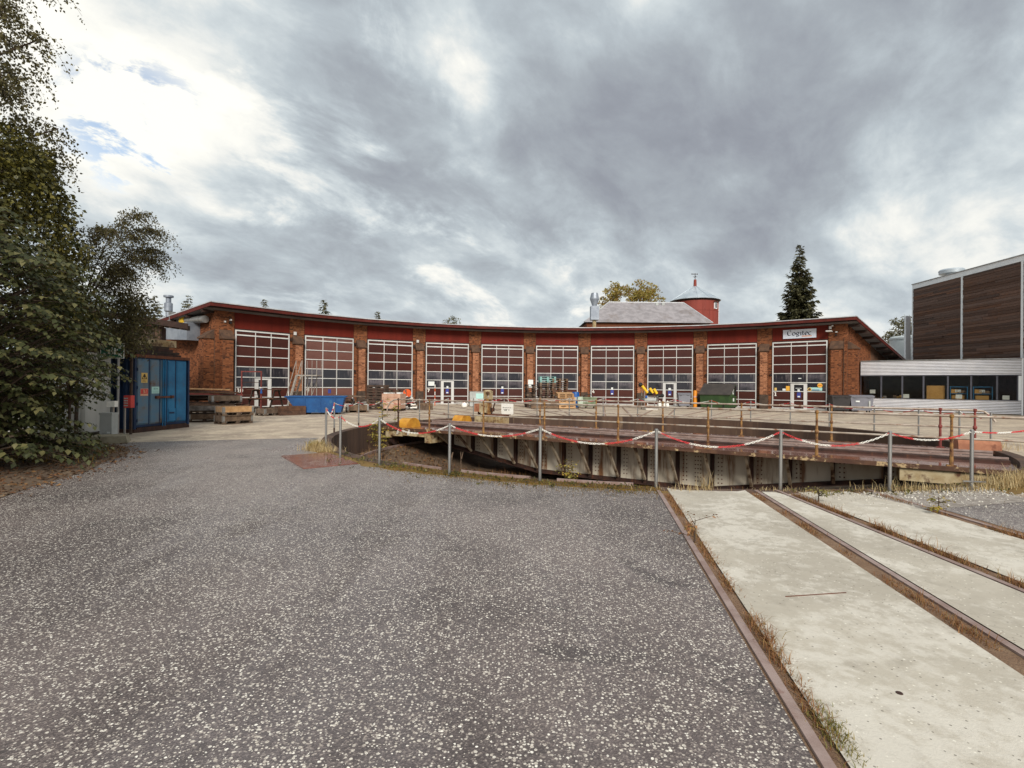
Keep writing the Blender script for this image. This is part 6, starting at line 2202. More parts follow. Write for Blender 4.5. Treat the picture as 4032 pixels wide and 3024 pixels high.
posts_w = [0.0, wpos(39.1), wpos(34.2), wpos(29.2), LW]
for x in posts_w:
    HB(TW).box(max(x - 0.07, -0.02), x + 0.09, -0.07, 0.05, 3.2, 10.21).build('white_post', 'white_trim', wb, origin=WB)
bcache = {}
ew = Matrix(TW.to_3x3()).to_euler()
nb = 0
for j in range(len(posts_w) - 2):
    x0, x1 = posts_w[j] + 0.10, posts_w[j + 1] - 0.08
    z = 3.92
    while z < 10.15:
        hb = R.choice((0.15, 0.18, 0.21))
        cuts = sorted([x0, x1] + ([x0 + (x1 - x0) * R.uniform(0.25, 0.75)] if R.random() < 0.75 else []))
        for a_, b_ in zip(cuts[:-1], cuts[1:]):
            if j == 2 and nb > 290:
                continue
            ln = round(b_ - a_, 1)
            key = (ln, hb)
            if key not in bcache:
                o = MB().box(-0.5, 0.5, -0.011, 0.011, -0.5, 0.5).build('board', 'board') if not bcache else None
                bcache[key] = o.data if o else list(bcache.values())[0]
                if o:
                    bpy.data.objects.remove(o)
            c = TW @ Vector(((a_ + b_) / 2, -0.008 - R.random() * 0.05, min(z + hb / 2, 10.15)))
            child_copy(bcache[key], 'board', wb, (c.x - WB[0], c.y - WB[1], c.z), (R.uniform(-0.02, 0.02) + ew.x, ew.y, ew.z), (b_ - a_ - 0.008, 1, hb - 0.012))
            nb += 1
        z += hb
bp = HB(TW)
bricks(bp, posts_w[2] - 1.2, LW, 0.0, 3.8, lambda u, z, d: (u, 0.03 - 0.03 - d, z))
HB(TW).box(0.0, LW, 0.0, 0.029, -0.05, 3.85).build('ground_floor_wall', 'purple_brick', wb, origin=WB)
bp.build('brickwork', 'purple_brick', wb, kind='stuff', origin=WB)
vv = thing('roof_fan', 'flat round ventilator on the roof of the timber clad hall', 'ventilator', (36.6, 43.0, 10.6))
MB().lathe([(0.4, 0.0), (0.4, 0.65), (0.85, 0.70), (0.88, 0.95), (0.80, 1.05), (0.1, 1.08)], 22).build('cowl', 'zinc', vv, smooth=True)
t = thing('white_silo', 'pale round silo between the roundhouse roof and the timber clad hall', 'silo', (40.6, 52.0, 0))
MB().lathe([(2.1, 0), (2.1, 6.6), (2.16, 6.62), (2.16, 6.78), (2.0, 6.95), (0.1, 7.05)], 28).build('shell', 'silo', t, smooth=True)
t = thing('white_mast', 'slim white post beside the corner of the timber clad hall', 'post', (35.55, 46.4, 0))
MB().box(-0.22, 0.22, -0.1, 0.1, 0, 8.2).build('column', 'white_trim', t)

# ------------------------------------------------------------------ buildings behind
TW_ = (30.05, 85.0, 0)
tw = thing('water_tower', 'round dark red tower with conical zinc roof and weathervane behind the slate roof', 'tower', TW_)
MB().lathe([(3.62, 0), (3.62, 15.6)], 36).build('shaft', 'tower_red', tw, smooth=True)
MB().lathe([(3.66, 13.86), (3.66, 13.98)], 36).build('band', 'tower_red', tw, smooth=True)
mb = MB()
n = 14
mb.lathe([(4.02, 15.72), (4.02, 15.80), (0.28, 18.2), (0.05, 18.22)], n)
mb.build('roof', 'zinc', tw)
for i in range(n):
    a = 2 * PI * i / n
    MB().bar((4.02 * math.cos(a), 4.02 * math.sin(a), 15.80), (0.3 * math.cos(a), 0.3 * math.sin(a), 18.2), 0.07, 0.08).build('roof_seam', 'zinc', tw)
MB().lathe([(3.64, 15.45), (3.9, 15.72), (4.0, 15.74), (3.64, 15.74)], 36).build('eave', 'dark_timber', tw, smooth=True)
MB().cyl((0, 0, 18.1), (0, 0, 19.35), 0.27, 0.22, 12).build('chimney', 'tower_red', tw, smooth=True)
mb = MB()
mb.cyl((0, 0, 19.3), (0, 0, 20.4), 0.05, n=6)
mb.box(-0.35, 0.35, -0.03, 0.03, 19.78, 19.84)
mb.box(-0.03, 0.03, -0.35, 0.35, 19.78, 19.84)
mb.prism([(-0.62, 20.2), (-0.62, 20.34), (0.2, 20.3), (0.42, 20.38), (0.42, 20.16), (0.2, 20.24)], -0.03, 0.03, axes=(0, 2, 1))
mb.build('weathervane', 'dark_timber', tw)
ang_w = math.atan2(2.25, -3.0)
T_w = Matrix.Translation((2.25, -2.84, 14.2)) @ Matrix.Rotation(rad(38), 4, 'Z')
MB(T_w).box(-0.36, 0.36, -0.12, 0.2, -0.05, 0.95).build('window', 'white_trim', tw)
MB(T_w).box(-0.22, 0.22, -0.14, -0.121, 0.08, 0.82).build('pane', 'door_glass', tw)
MB(T_w).box(-0.45, 0.45, -0.25, 0.2, 0.951, 1.08).build('window_hood', 'dark_timber', tw)
MB().cyl((3.55, -0.85, 0.2), (3.55, -0.85, 15.5), 0.09, n=8).build('downpipe', 'white_trim', tw, smooth=True)
for i in range(0, 36, 3):
    a = 2 * PI * i / 36
    MB().bar((3.64 * math.cos(a), 3.64 * math.sin(a), 0.1), (3.64 * math.cos(a), 3.64 * math.sin(a), 15.5), 0.05, 0.04).build('seam', 'tower_red', tw)
SB_ = (18.4, 75.0, 0)
st = thing('slate_roofed_building', 'building with a long stained grey slate hip roof behind the roundhouse', 'building', SB_)
ex0, ex1, ey0, ey1, ez = 9.75, 27.2, 70.0, 80.0, 10.35
rx0, rx1, ry, rz = 14.0, 24.85, 75.0, 13.85
MB().box(ex0 + 0.4, ex1 - 0.4, ey0 + 0.4, ey1 - 0.4, 0, ez - 0.05).build('wall', 'brick', st, origin=SB_)
ncs = 34
for i in range(ncs):
    f0, f1 = i / ncs, (i + 1) / ncs

    def at_(f, side):
        x = (ex0 + (rx0 - ex0) * f) if side == 0 else (ex1 + (rx1 - ex1) * f)
        return (x, ey0 + (ry - ey0) * f, ez + (rz - ez) * f)
    a_, b_, c_, d_ = at_(f0, 0), at_(f0, 1), at_(f1, 1), at_(f1, 0)
    up = 0.035
    MB().add([a_, b_, c_, d_, (a_[0], a_[1] - 0.02, a_[2] + up), (b_[0], b_[1] - 0.02, b_[2] + up), (c_[0], c_[1], c_[2] + 0.004), (d_[0], d_[1], d_[2] + 0.004)],
             [(4, 5, 6, 7), (0, 1, 5, 4), (0, 3, 2, 1), (1, 2, 6, 5), (3, 0, 4, 7)]).build('slate_course', 'slate', st, origin=SB_)
MB().add([(ex0, ey0, ez), (ex0, ey1, ez), (rx0, ry, rz), (ex1, ey0, ez), (ex1, ey1, ez), (rx1, ry, rz)], [(0, 1, 2), (3, 4, 5), (1, 4, 5, 2)]).build('rear_roof', 'slate', st, origin=SB_)
for a_, b_ in (((rx0, ry, rz), (rx1, ry, rz)), ((ex0, ey0, ez), (rx0, ry, rz)), ((ex1, ey0, ez), (rx1, ry, rz))):
    MB().bar((a_[0], a_[1], a_[2] + 0.05), (b_[0], b_[1], b_[2] + 0.05), 0.18, 0.12).build('ridge_capping', 'roof_edge', st, origin=SB_)
for x in (20.8, 21.7):
    MB().box(x - 0.2, x + 0.2, 74.3, 74.7, 13.3, 13.75).build('roof_vent', 'cab_grey', st, origin=SB_)


# ------------------------------------------------------------------ trees
def tree(name, label, cat, base, trunk_h, trunk_r, mat_bark, group=None, limbs=(), crown=None, crown_mat=None, lean=(0, 0), taper=0.82):
    t = thing(name, label, cat, base, 0, group)
    mb = MB()
    p = Vector((0, 0, -0.1))
    r_ = trunk_r
    for i in range(6):
        q = Vector((lean[0] * (i + 1) / 6 + R.uniform(-0.04, 0.04) * trunk_h / 6, lean[1] * (i + 1) / 6 + R.uniform(-0.04, 0.04) * trunk_h / 6, trunk_h * (i + 1) / 6))
        mb.cyl(p, q, r_, r_ * taper, 9, caps=False)
        p, r_ = q, r_ * taper
    for a_, b_, ra, rb in limbs:
        mb.cyl(a_, b_, ra, rb, 6, caps=False)
    mb.build('trunk', mat_bark, t, smooth=True)
    if crown:
        V_, F_ = crown
        mesh_np('crown', V_, F_, crown_mat, t, kind='stuff')
    return t


def clump_leaves(centers, radii, per, size, flat_=0.8, droop=0.3, width=0.62):
    n = len(centers) * per
    ci = np.repeat(np.arange(len(centers)), per)
    d = unit(rng.normal(size=(n, 3)))
    rr = rng.uniform(0.25, 1, n) ** 0.6
    pos = centers[ci] + d * (radii[ci] * rr)[:, None] * np.array([1, 1, flat_])
    ax_ = unit(d + rng.normal(0, 0.6, (n, 3)) + np.array([0, 0, -droop]))
    nr = unit(rng.normal(0, 0.6, (n, 3)) + np.array([0, 0, 1.0]) + 0.4 * d)
    return leaves(pos, ax_, nr, size * rng.uniform(0.65, 1.25, n), width)


def cat_(parts):
    V_, F_ = [], []
    o = 0
    for v, f in parts:
        V_.append(v)
        F_.append(f + o)
        o += len(v)
    return np.concatenate(V_), np.concatenate(F_)


def spruce(name, label, base, h, r0, z_low=1.0, dens=1.0, group=None, mat='needle', size=0.5):
    V_ = []
    pos, ax_, sz = [], [], []
    limbs = []
    n_l = int(h * 2.0 * dens)
    for i in range(n_l):
        z = z_low + (h - z_low) * (i / n_l)
        f = 1 - (z - z_low) / (h - z_low)
        rl = (r0 * (f ** 0.92) + 0.12) * rng.uniform(0.72, 1.15)
        nb_ = max(4, int(11 * (f ** 0.5) * dens))
        for b_ in range(nb_):
            a = rng.uniform(0, 2 * PI)
            ln = rl * rng.uniform(0.7, 1.12)
            m = max(3, int(ln * 9))
            for j in range(m):
                u = (j + 0.5) / m
                rr = ln * u
                zz = z - 0.32 * rr * (1 - 0.6 * u) + 0.18 * ln * u * u
                for sd_ in range(2):
                    pos.append((rr * math.cos(a) + rng.normal(0, 0.05), rr * math.sin(a) + rng.normal(0, 0.05), zz + rng.normal(0, 0.06)))
                    aa = a + rng.normal(0, 0.7)
                    ax_.append((math.cos(aa), math.sin(aa), rng.normal(-0.25, 0.3)))
                    sz.append(size * rng.uniform(0.6, 1.2) * (0.5 + 0.5 * f))
            if b_ % 3 == 0:
                limbs.append(((0, 0, z), (ln * 0.7 * math.cos(a), ln * 0.7 * math.sin(a), z - 0.15 * ln), 0.04, 0.015))
    pos, ax_, sz = np.array(pos), np.array(ax_), np.array(sz)
    nr = np.tile(np.array([[0, 0, 1.0]]), (len(pos), 1)) + rng.normal(0, 0.35, (len(pos), 3))
    V_, F_ = leaves(pos, ax_, nr, sz, 0.5, 0.06)
    return tree(name, label, 'tree', base, h * 0.97, 0.012 * h, 'bark', group, limbs, (V_, F_), mat, taper=0.6)


spruce('spruce_tree', 'tall slender dark spruce behind the right end of the roundhouse', (38.9, 70, 0), 21.3, 3.6, 5.0, 1.35, size=0.85)
FG = 'far trees behind the left part of the roundhouse roof'
spruce('conifer_tree', 'pointed conifer top showing over the roof between doors nine and eight', (-29.3, 80, 0), 14.9, 3.0, 5.0, 1.0, FG, 'leaf_far', 0.8)
spruce('conifer_tree', 'tiny conifer tip over the roof right of the pointed one', (-22.0, 84, 0), 13.6, 2.0, 6.0, 1.0, FG, 'leaf_far', 0.8)
spruce('conifer_tree', 'left of two pale conifers behind the extractor stack', (-55.5, 80, 0), 15.4, 4.2, 3.0, 1.0, FG, 'leaf_far', 0.8)
spruce('conifer_tree', 'right of two pale conifers behind the extractor stack', (-51.5, 82, 0), 15.8, 4.4, 3.0, 1.0, FG, 'leaf_far', 0.8)
spruce('conifer_tree', 'low conifer tips over the left end of the roundhouse roof', (-40.5, 84, 0), 15.6, 3.2, 4.0, 1.0, FG, 'leaf_far', 0.8)


def round_tree(name, label, base, cz, rx, rz, ncl, per, size, mat, trunk_h, group=None, cr=0.9, upturn=False):
    d = unit(rng.normal(size=(ncl, 3)))
    rr = rng.uniform(0.35, 1.0, ncl) ** 0.5
    cen = d * rr[:, None] * np.array([rx, rx, rz]) + np.array([0, 0, cz])
    rad_ = cr * rng.uniform(0.6, 1.25, ncl)
    V_, F_ = clump_leaves(cen, rad_, per, size, 0.75, -0.5 if upturn else 0.2)
    limbs = [((0, 0, trunk_h * 0.75), tuple(c * np.array([0.85, 0.85, 1])), 0.10, 0.02) for c in cen[:: max(1, ncl // 26)]]
    return tree(name, label, 'tree', base, trunk_h, max(0.18, rx * 0.06), 'bark', group, limbs, (V_, F_), mat)


round_tree('autumn_tree', 'broad yellow green tree rising behind the slate roof', (19.3, 84, 0), 14.4, 5.3, 4.5, 230, 40, 0.36, 'leaf_autumn', 13, cr=0.65, upturn=True)
round_tree('broadleaf_tree', 'round tree behind the silo and the timber clad hall', (60.8, 80, 0), 9.0, 3.0, 3.6, 60, 70, 0.34, 'leaf_far', 8, cr=0.8)
round_tree('broadleaf_tree', 'small dark tree low behind the silo', (58.0, 84, 0), 6.5, 2.4, 3.2, 40, 60, 0.34, 'leaf_ivy', 6, cr=0.8)
round_tree('broadleaf_tree', 'small airy treetop showing over the roof above door seven', (-9.2, 80, 0), 10.6, 1.3, 2.0, 26, 46, 0.26, 'leaf_far', 9, FG, cr=0.5)


# --- near vegetation on the left
def spray(start, direction, length, n_leaf, size, droop, rise=0.2):
    """one arching twig with alternate leaves; returns leaf arrays and twig points"""
    d = Vector(direction).normalized()
    pts, pos, ax_, nr, sz = [], [], [], [], []
    sd_ = d.cross(Vector((0, 0, 1))).normalized()
    for j in range(n_leaf):
        u = (j + 1) / n_leaf
        p = Vector(start) + d * (length * u) + Vector((0, 0, rise * length * u - droop * length * u * u))
        p += Vector((R.gauss(0, 0.012), R.gauss(0, 0.012), R.gauss(0, 0.012)))
        tg = d + Vector((0, 0, rise - 2 * droop * u))
        s = 1 if j % 2 else -1
        pos.append(p)
        ax_.append(tg * 0.55 + sd_ * s * R.uniform(0.5, 1.0) + Vector((0, 0, R.uniform(-0.75, -0.1))))
        nr.append(Vector((R.gauss(0, 0.3), R.gauss(0, 0.3), 1)) + d * R.uniform(0.0, 0.5))
        sz.append(size * R.uniform(0.7, 1.2) * (0.75 + 0.25 * (1 - u)))
        pts.append(p)
    return pos, ax_, nr, sz, pts


def leafy(twigs):
    pos, ax_, nr, sz = [], [], [], []
    for a_, b_, c_, d_, _ in twigs:
        pos += a_
        ax_ += b_
        nr += c_
        sz += d_
    f = lambda q: np.array([tuple(v_) for v_ in q])
    return leaves(f(pos), f(ax_), f(nr), np.array(sz), 0.72, 0.10)


# big leaved shrub at the left edge, drooping tiers of leaves
base = (-10.6, 9.6, 0)
tw_, limbs = [], []
for i in range(430):
    z = R.uniform(0.25, 4.9)
    f = z / 5.0
    reach = (2.2 if 0.7 < z < 1.7 else 2.75) * (0.75 + 0.5 * math.sin(PI * min(1, f * 0.9 + 0.15))) * (1.0 if f < 0.75 else 1.15 - 0.9 * (f - 0.6)) * 0.82
    a = R.uniform(-PI * 0.75, PI * 0.55) if i % 4 else R.uniform(-PI, PI)
    tier = 0.55 + 0.45 * (0.5 + 0.5 * math.sin(z * 5.2 + 1.4 * math.sin(a * 1.5)))
    r_end = reach * R.uniform(0.72, 1.05) * (0.82 + 0.25 * tier)
    ln = R.uniform(0.55, 1.25)
    r_st = max(0.1, r_end - ln)
    st_ = (r_st * math.cos(a), r_st * math.sin(a), z + R.uniform(-0.05, 0.1))
    dr = (math.cos(a + R.gauss(0, 0.25)), math.sin(a + R.gauss(0, 0.25)), 0)
    s = spray(st_, dr, ln, int(ln * 22), 0.155, R.uniform(0.2, 0.5), R.uniform(0.0, 0.25))
    tw_.append(s)
    limbs.append(((R.uniform(-0.4, 0.4), R.uniform(-0.4, 0.4), max(0.1, z - 0.9)), st_, 0.022, 0.008))
    limbs.append((st_, tuple(s[4][-1]), 0.007, 0.002))
for i in range(500):      # inner leaves that close the shrub
    z = R.uniform(0.1, 4.6)
    a = R.uniform(-PI, PI)
    r_ = R.uniform(0.3, 1.9)
    tw_.append(spray((r_ * math.cos(a), r_ * math.sin(a), z), (math.cos(a), math.sin(a), 0), 0.6, 12, 0.12, 0.3, 0.1))
stems = [((R.uniform(-0.5, 0.5), R.uniform(-0.5, 0.5), 0), (R.uniform(-1.2, 1.2), R.uniform(-1.2, 1.2), R.uniform(2.5, 4.2)), 0.045, 0.02) for i in range(12)]
tree('leafy_shrub', 'large broad leaved shrub with drooping tiers filling the left edge', 'shrub', base, 3.2, 0.09, 'bark', None, limbs + stems, leafy(tw_), 'leaf_shrub')
# a long branch reaching right with big leaves
tw_, limbs = [], []
for (sx, sy, sz_, dx, dz, ln) in ((0, 0, 1.9, 1.0, 0.35, 1.15), (0.2, 0.1, 2.0, 1.0, 0.45, 0.9), (-0.2, 0.0, 1.5, 1.0, 0.1, 1.2), (-0.3, -0.2, 0.45, 1.0, -0.1, 1.0), (0.3, 0.2, 1.7, 0.9, 0.3, 0.8)):
    for q in range(3):
        s = spray((sx, sy + R.uniform(-0.2, 0.2), sz_ + R.uniform(-0.12, 0.12)), (dx, R.uniform(-0.5, 0.2), 0), ln * R.uniform(0.75, 1.05), int(ln * 22), 0.13, 0.25, dz)
        tw_.append(s)
        limbs.append(((0, 0, max(0.1, sz_ - 0.5)), tuple(s[4][0]), 0.02, 0.008))
        limbs.append((tuple(s[4][0]), tuple(s[4][-1]), 0.008, 0.003))
tree('leafy_shrub', 'outermost leafy branches of the hedge reaching toward the green sign', 'shrub', (-9.6, 11.2, 0), 1.8, 0.05, 'bark', None, limbs, leafy(tw_), 'leaf_shrub')
# second shrub further back, before the white cabin
tw_, limbs = [], []
for i in range(190):
    z = R.uniform(0.9, 3.4)
    a = R.uniform(-PI, PI)
    r_end = 1.75 * R.uniform(0.4, 1.05) * (1.15 - 0.25 * z / 3.4)
    ln = R.uniform(0.4, 0.9)
    st_ = (max(0.05, r_end - ln) * math.cos(a) * 1.25, max(0.05, r_end - ln) * math.sin(a), z)
    s = spray(st_, (math.cos(a), math.sin(a), 0), ln, int(ln * 24), 0.105, R.uniform(0.2, 0.5), 0.15)
    tw_.append(s)
    limbs.append(((0, 0, max(0.05, z - 0.6)), st_, 0.016, 0.006))
tree('leafy_shrub', 'bushy shrub before the white cabin left of the meter cabinet', 'shrub', (-13.3, 13.4, 0), 2.4, 0.06, 'bark', None, limbs, leafy(tw_), 'leaf_shrub')
# ivy clad trunk
N = 1100
cz = rng.uniform(0.8, 7.6, N)
ca = rng.uniform(-PI, PI, N)
cr_ = 1.75 * np.sqrt(np.clip(1 - ((cz - 3.6) / 4.3) ** 2, 0.05, 1)) * rng.uniform(0.72, 1.05, N)
cen = np.stack([cr_ * np.cos(ca), cr_ * np.sin(ca), cz], 1)
tree('ivy_clad_tree', 'tree trunk wrapped in dense yellowish green ivy behind the shrub', 'tree', (-12.55, 12.4, 0), 6.8, 0.22, 'bark', None, (), clump_leaves(cen, np.full(N, 0.34), 26, 0.10, 0.8, 0.7, 0.85), 'leaf_ivy')


# birches with hanging twigs
def birch(label, base, h, limb_list, n_str, leaf, crown_fn):
    limbs, pos, ax_ = [], [], []
    for a_, b_, r_ in limb_list:
        limbs.append((a_, b_, r_, r_ * 0.35))
    for i in range(n_str):
        s, dr, ln = crown_fn(i)
        s, dr = Vector(s), Vector(dr).normalized()
        p = s.copy()
        n_ = int(ln * 17)
        prev = p.copy()
        for j in range(n_):
            u = j / n_
            p = s + dr * (ln * u * 0.8) + Vector((0, 0, 0.18 * ln * u - 0.95 * ln * u * u))
            for q in range(2):
                pos.append((p.x + R.gauss(0, 0.05), p.y + R.gauss(0, 0.05), p.z + R.gauss(0, 0.05)))
                ax_.append((R.gauss(0, 0.7), R.gauss(0, 0.7), -1 + R.gauss(0, 0.5)))
            if j % 4 == 3:
                limbs.append((tuple(prev), tuple(p), 0.004, 0.002))
                prev = p.copy()
    pos, ax_ = np.array(pos), np.array(ax_)
    nr = rng.normal(size=pos.shape)
    V_, F_ = leaves(pos, ax_, nr, leaf * rng.uniform(0.7, 1.25, len(pos)), 0.72, 0.06)
    return tree('birch_tree', label, 'tree', base, h, 0.014 * h, 'bark', None, limbs, (V_, F_), 'leaf_birch')


TIPS = []
for i in range(46):
    z = R.uniform(5.8, 14.2)
    a = R.uniform(-PI, PI)
    f = (z - 5.8) / 8.4
    TIPS.append(((0.9 + 1.75 * math.sqrt(R.random())) * (1.0 - 0.25 * abs(f - 0.6)), a, z))


def crown_a(i):
    rr, a, z = TIPS[i % len(TIPS)]
    u = R.uniform(0.35, 1.0)
    aa = a + R.gauss(0, 0.16)
    return (rr * u * math.cos(aa), rr * u * math.sin(aa), z - 0.5 + 0.5 * u + R.gauss(0, 0.12)), (math.cos(a) + R.gauss(0, 0.5), math.sin(a) + R.gauss(0, 0.5), 0.1), R.uniform(0.4, 1.25)


birch('tall birch with hanging twigs overhanging the top left corner', (-14.6, 13.0, 0), 13.0,
      [((0, 0, z_ - 1.5), (r_b * math.cos(a_b), r_b * math.sin(a_b), z_), 0.045) for r_b, a_b, z_ in TIPS], 1250, 0.08, crown_a)


def crown_b(i):
    # several arching limbs leaning to the right
    k = i % 7
    a = (-0.25, 0.1, 0.3, -0.6, 0.7, -1.2, 1.4)[k]
    u = R.uniform(0.3, 1.0)
    ln = (2.35, 2.1, 1.9, 1.8, 1.7, 1.5, 1.4)[k]
    zz = 3.5 + 2.9 * math.sin(u * 1.75) * (1.0, 0.92, 0.75, 0.8, 0.7, 0.6, 0.6)[k]
    p = (ln * u * math.cos(a) + R.gauss(0, 0.1), ln * u * math.sin(a) + R.gauss(0, 0.1), zz)
    return p, (math.cos(a) + R.gauss(0, 0.4), math.sin(a) + R.gauss(0, 0.4), 0.3), R.uniform(0.4, 1.2)


lb = []
for k, (a, ln, zk) in enumerate(((-0.25, 2.35, 1.0), (0.1, 2.1, 0.92), (0.3, 1.9, 0.75), (-0.6, 1.8, 0.8), (0.7, 1.7, 0.7), (-1.2, 1.5, 0.6), (1.4, 1.4, 0.6))):
    prev = (0, 0, 3.2)
    for j in range(1, 7):
        u = j / 6
        q = (ln * u * math.cos(a), ln * u * math.sin(a), 3.6 + 2.9 * math.sin(u * 1.75) * zk)
        lb.append((prev, q, 0.032 * (1.15 - u)))
        prev = q
birch('young birch with fine arching branches before the shed and container', (-12.75, 15.1, 0), 4.2, lb, 560, 0.055, crown_b)


def crown_c(i):
    a = R.uniform(-PI, PI)
    return (1.5 * math.sqrt(R.random()) * math.cos(a), 1.2 * math.sqrt(R.random()) * math.sin(a), R.uniform(2.9, 4.6)), (math.cos(a), math.sin(a), 0), R.uniform(0.3, 0.9)


birch('dense low birch crown hanging over the container roof and the green sign', (-13.25, 16.1, 0), 4.0, [((0, 0, 2.0 + 0.3 * i), (1.2 * math.cos(2 * i), 1.0 * math.sin(2 * i), 3.2 + 0.2 * i), 0.04) for i in range(6)], 780, 0.075, crown_c)


# ------------------------------------------------------------------ grass, moss, weeds
def scatter(name, pts, h, wd, mat, lean=0.5):
    V_, F_ = blades(np.asarray(pts, float), h, wd, lean)
    return mesh_np(name, V_, F_, mat, kind='stuff')


# along the foreground rails
P_, H_ = [], []
for xf, off, w_, dens, h0, y1 in ((x_r1, 0.105, 0.10, 1900, 0.055, 8.3), (x_r2, -0.12, 0.13, 1700, 0.045, 8.3), (x_r3, 0.10, 0.10, 2300, 0.085, 8.3), (x_r4, -0.09, 0.12, 1700, 0.07, 8.4)):
    n = dens * 4
    y = 1.4 + (y1 - 1.4) * rng.uniform(0, 1, n)
    cl_ = np.sin(y * 3.1 + off * 40) + np.sin(y * 7.3 + 1.3) + rng.normal(0, 0.5, n)
    keep = cl_ > (-0.5 if off > 0 else 0.2)
    y = y[keep]
    x = xf(y) + off + rng.normal(0, w_ / 3.2, len(y))
    P_.append(np.stack([x, y, np.full(len(y), 0.002)], 1))
    H_.append(h0 * 0.55 * rng.gamma(1.6, 0.45, len(y)) * (1 + 0.8 * (np.sin(y * 2.3 + off * 60) > 0.75)))
P_, H_ = np.concatenate(P_), np.concatenate(H_)
scatter('dry_grass', P_, np.clip(H_, 0.008, 0.16), 0.0026, 'dry_grass', 1.3)
n = 420
y = 2.5 + rng.normal(0, 0.10, n)
scatter('green_tuft', np.stack([x_r1(y) + 0.13 + rng.normal(0, 0.035, n), y, np.full(n, 0.002)], 1), rng.uniform(0.02, 0.05, n), 0.003, 'green_tuft', 0.8)
# mossy blades along the rim
n = 14000
a = np.concatenate([rng.uniform(-PI + 0.17, -2.45, int(n * 0.7)) , rng.uniform(rad(138), rad(178), n - int(n * 0.7))])
r_ = 10.0 + rng.gamma(2.0, 0.13, n)
scatter('moss', np.stack([CX + r_ * np.sin(a), CY + r_ * np.cos(a), np.full(n, 0.0)], 1), rng.uniform(0.012, 0.05, n), 0.004, 'moss_blade', 0.8)
# tall straw at the right of the rim and by the corner post
P_, H_ = [], []
for (cx_, cy_, sx_, sy_, n_, h_) in ((6.4, 8.42, 0.18, 0.06, 70, 0.28), (6.9, 8.46, 0.5, 0.10, 240, 0.12), (8.75, 8.95, 0.32, 0.14, 480, 0.25), (9.4, 9.25, 0.4, 0.15, 480, 0.28), (7.9, 8.6, 0.2, 0.08, 120, 0.2), (5.2, 8.3, 0.5, 0.06, 70, 0.09), (7.4, 8.5, 0.25, 0.08, 60, 0.16),
                                  (2.75, 8.3, 0.25, 0.06, 90, 0.12), (3.2, 8.42, 0.1, 0.04, 40, 0.28), (-4.88, 12.98, 0.16, 0.14, 520, 0.26), (-4.6, 12.75, 0.2, 0.1, 240, 0.14), (13.6, 14.6, 0.4, 0.3, 200, 0.3), (4.25, 8.35, 0.3, 0.06, 80, 0.10)):
    P_.append(np.stack([rng.normal(cx_, sx_, n_), rng.normal(cy_, sy_, n_), np.zeros(n_)], 1))
    H_.append(h_ * rng.uniform(0.35, 1.25, n_))
scatter('straw_tufts', np.concatenate(P_), np.concatenate(H_), 0.0042, 'pale_grass', 0.75)
n_ = 260
scatter('green_weeds', np.stack([rng.normal(-5.02, 0.12, n_), rng.normal(13.2, 0.1, n_), np.zeros(n_)], 1), rng.uniform(0.08, 0.3, n_), 0.006, 'leaf_yellow', 0.6)
n = 260
a = np.concatenate([rng.uniform(-PI + 0.2, -2.2, 170), rng.uniform(rad(140), rad(178), 90)])
r_ = 10.05 + rng.gamma(1.5, 0.16, n)
pos = np.stack([CX + r_ * np.sin(a), CY + r_ * np.cos(a), np.full(n, 0.02)], 1)
pos = np.repeat(pos, 7, 0) + rng.normal(0, 0.035, (n * 7, 3)) * np.array([1, 1, 0.4])
V_, F_ = leaves(pos, rng.normal(size=(n * 7, 3)) + np.array([0, 0, 0.5]), rng.normal(0, 0.5, (n * 7, 3)) + np.array([0, 0, 1.0]), rng.uniform(0.02, 0.06, n * 7), 0.6)
mesh_np('low_weeds', V_, F_, 'leaf_ivy', kind='stuff')
# weeds and litter in the pit
n = 5200
a = rng.uniform(-2.9, -1.2, n)
r_ = rng.uniform(3.5, 9.9, n)
base_z = -0.95 - 0.8 * np.clip((9.1 - r_) / 2.6, 0, 1)
scatter('pit_weeds', np.stack([CX + r_ * np.sin(a), CY + r_ * np.cos(a), base_z], 1), rng.gamma(1.6, 0.06, n) + 0.03, 0.006, 'dry_grass', 0.9)
n = 2600
a = rng.uniform(-2.95, -1.2, n)
r_ = rng.uniform(4.5, 9.8, n)
base_z = -0.93 - 0.8 * np.clip((9.1 - r_) / 2.6, 0, 1)
pos = np.stack([CX + r_ * np.sin(a), CY + r_ * np.cos(a), base_z + 0.03], 1)
V_, F_ = leaves(pos, rng.normal(size=(n, 3)) * np.array([1, 1, 0.15]), np.array([[0, 0, 1.0]]) + rng.normal(0, 0.3, (n, 3)), rng.uniform(0.05, 0.16, n), 0.6)
mesh_np('pit_litter', V_, F_, 'litter', kind='stuff')
for i in range(16):
    a, r_ = -1.5 - 1.25 * (i + R.uniform(0.1, 0.9)) / 16, R.uniform(6.5, 9.3)
    x, y, _ = ring_pt(r_, a)
    z = -0.90 - 0.8 * max(0, min(1, (9.1 - r_) / 2.6)) + 0.03
    dd = R.uniform(0, PI)
    l_ = R.uniform(0.2, 0.6)
    ob = MB().bar((-l_ * math.cos(dd), -l_ * math.sin(dd), 0), (l_ * math.cos(dd), l_ * math.sin(dd), 0.02), R.uniform(0.06, 0.14), 0.04).build('broken_board', R.choice(('wood_old', 'wood_dark', 'wood_brown')))
    ob.location = (x, y, z)
    tag(ob, 'broken weathered board on the pit floor, %s counted from the left' % numw[i], 'board', 'broken boards on the pit floor')
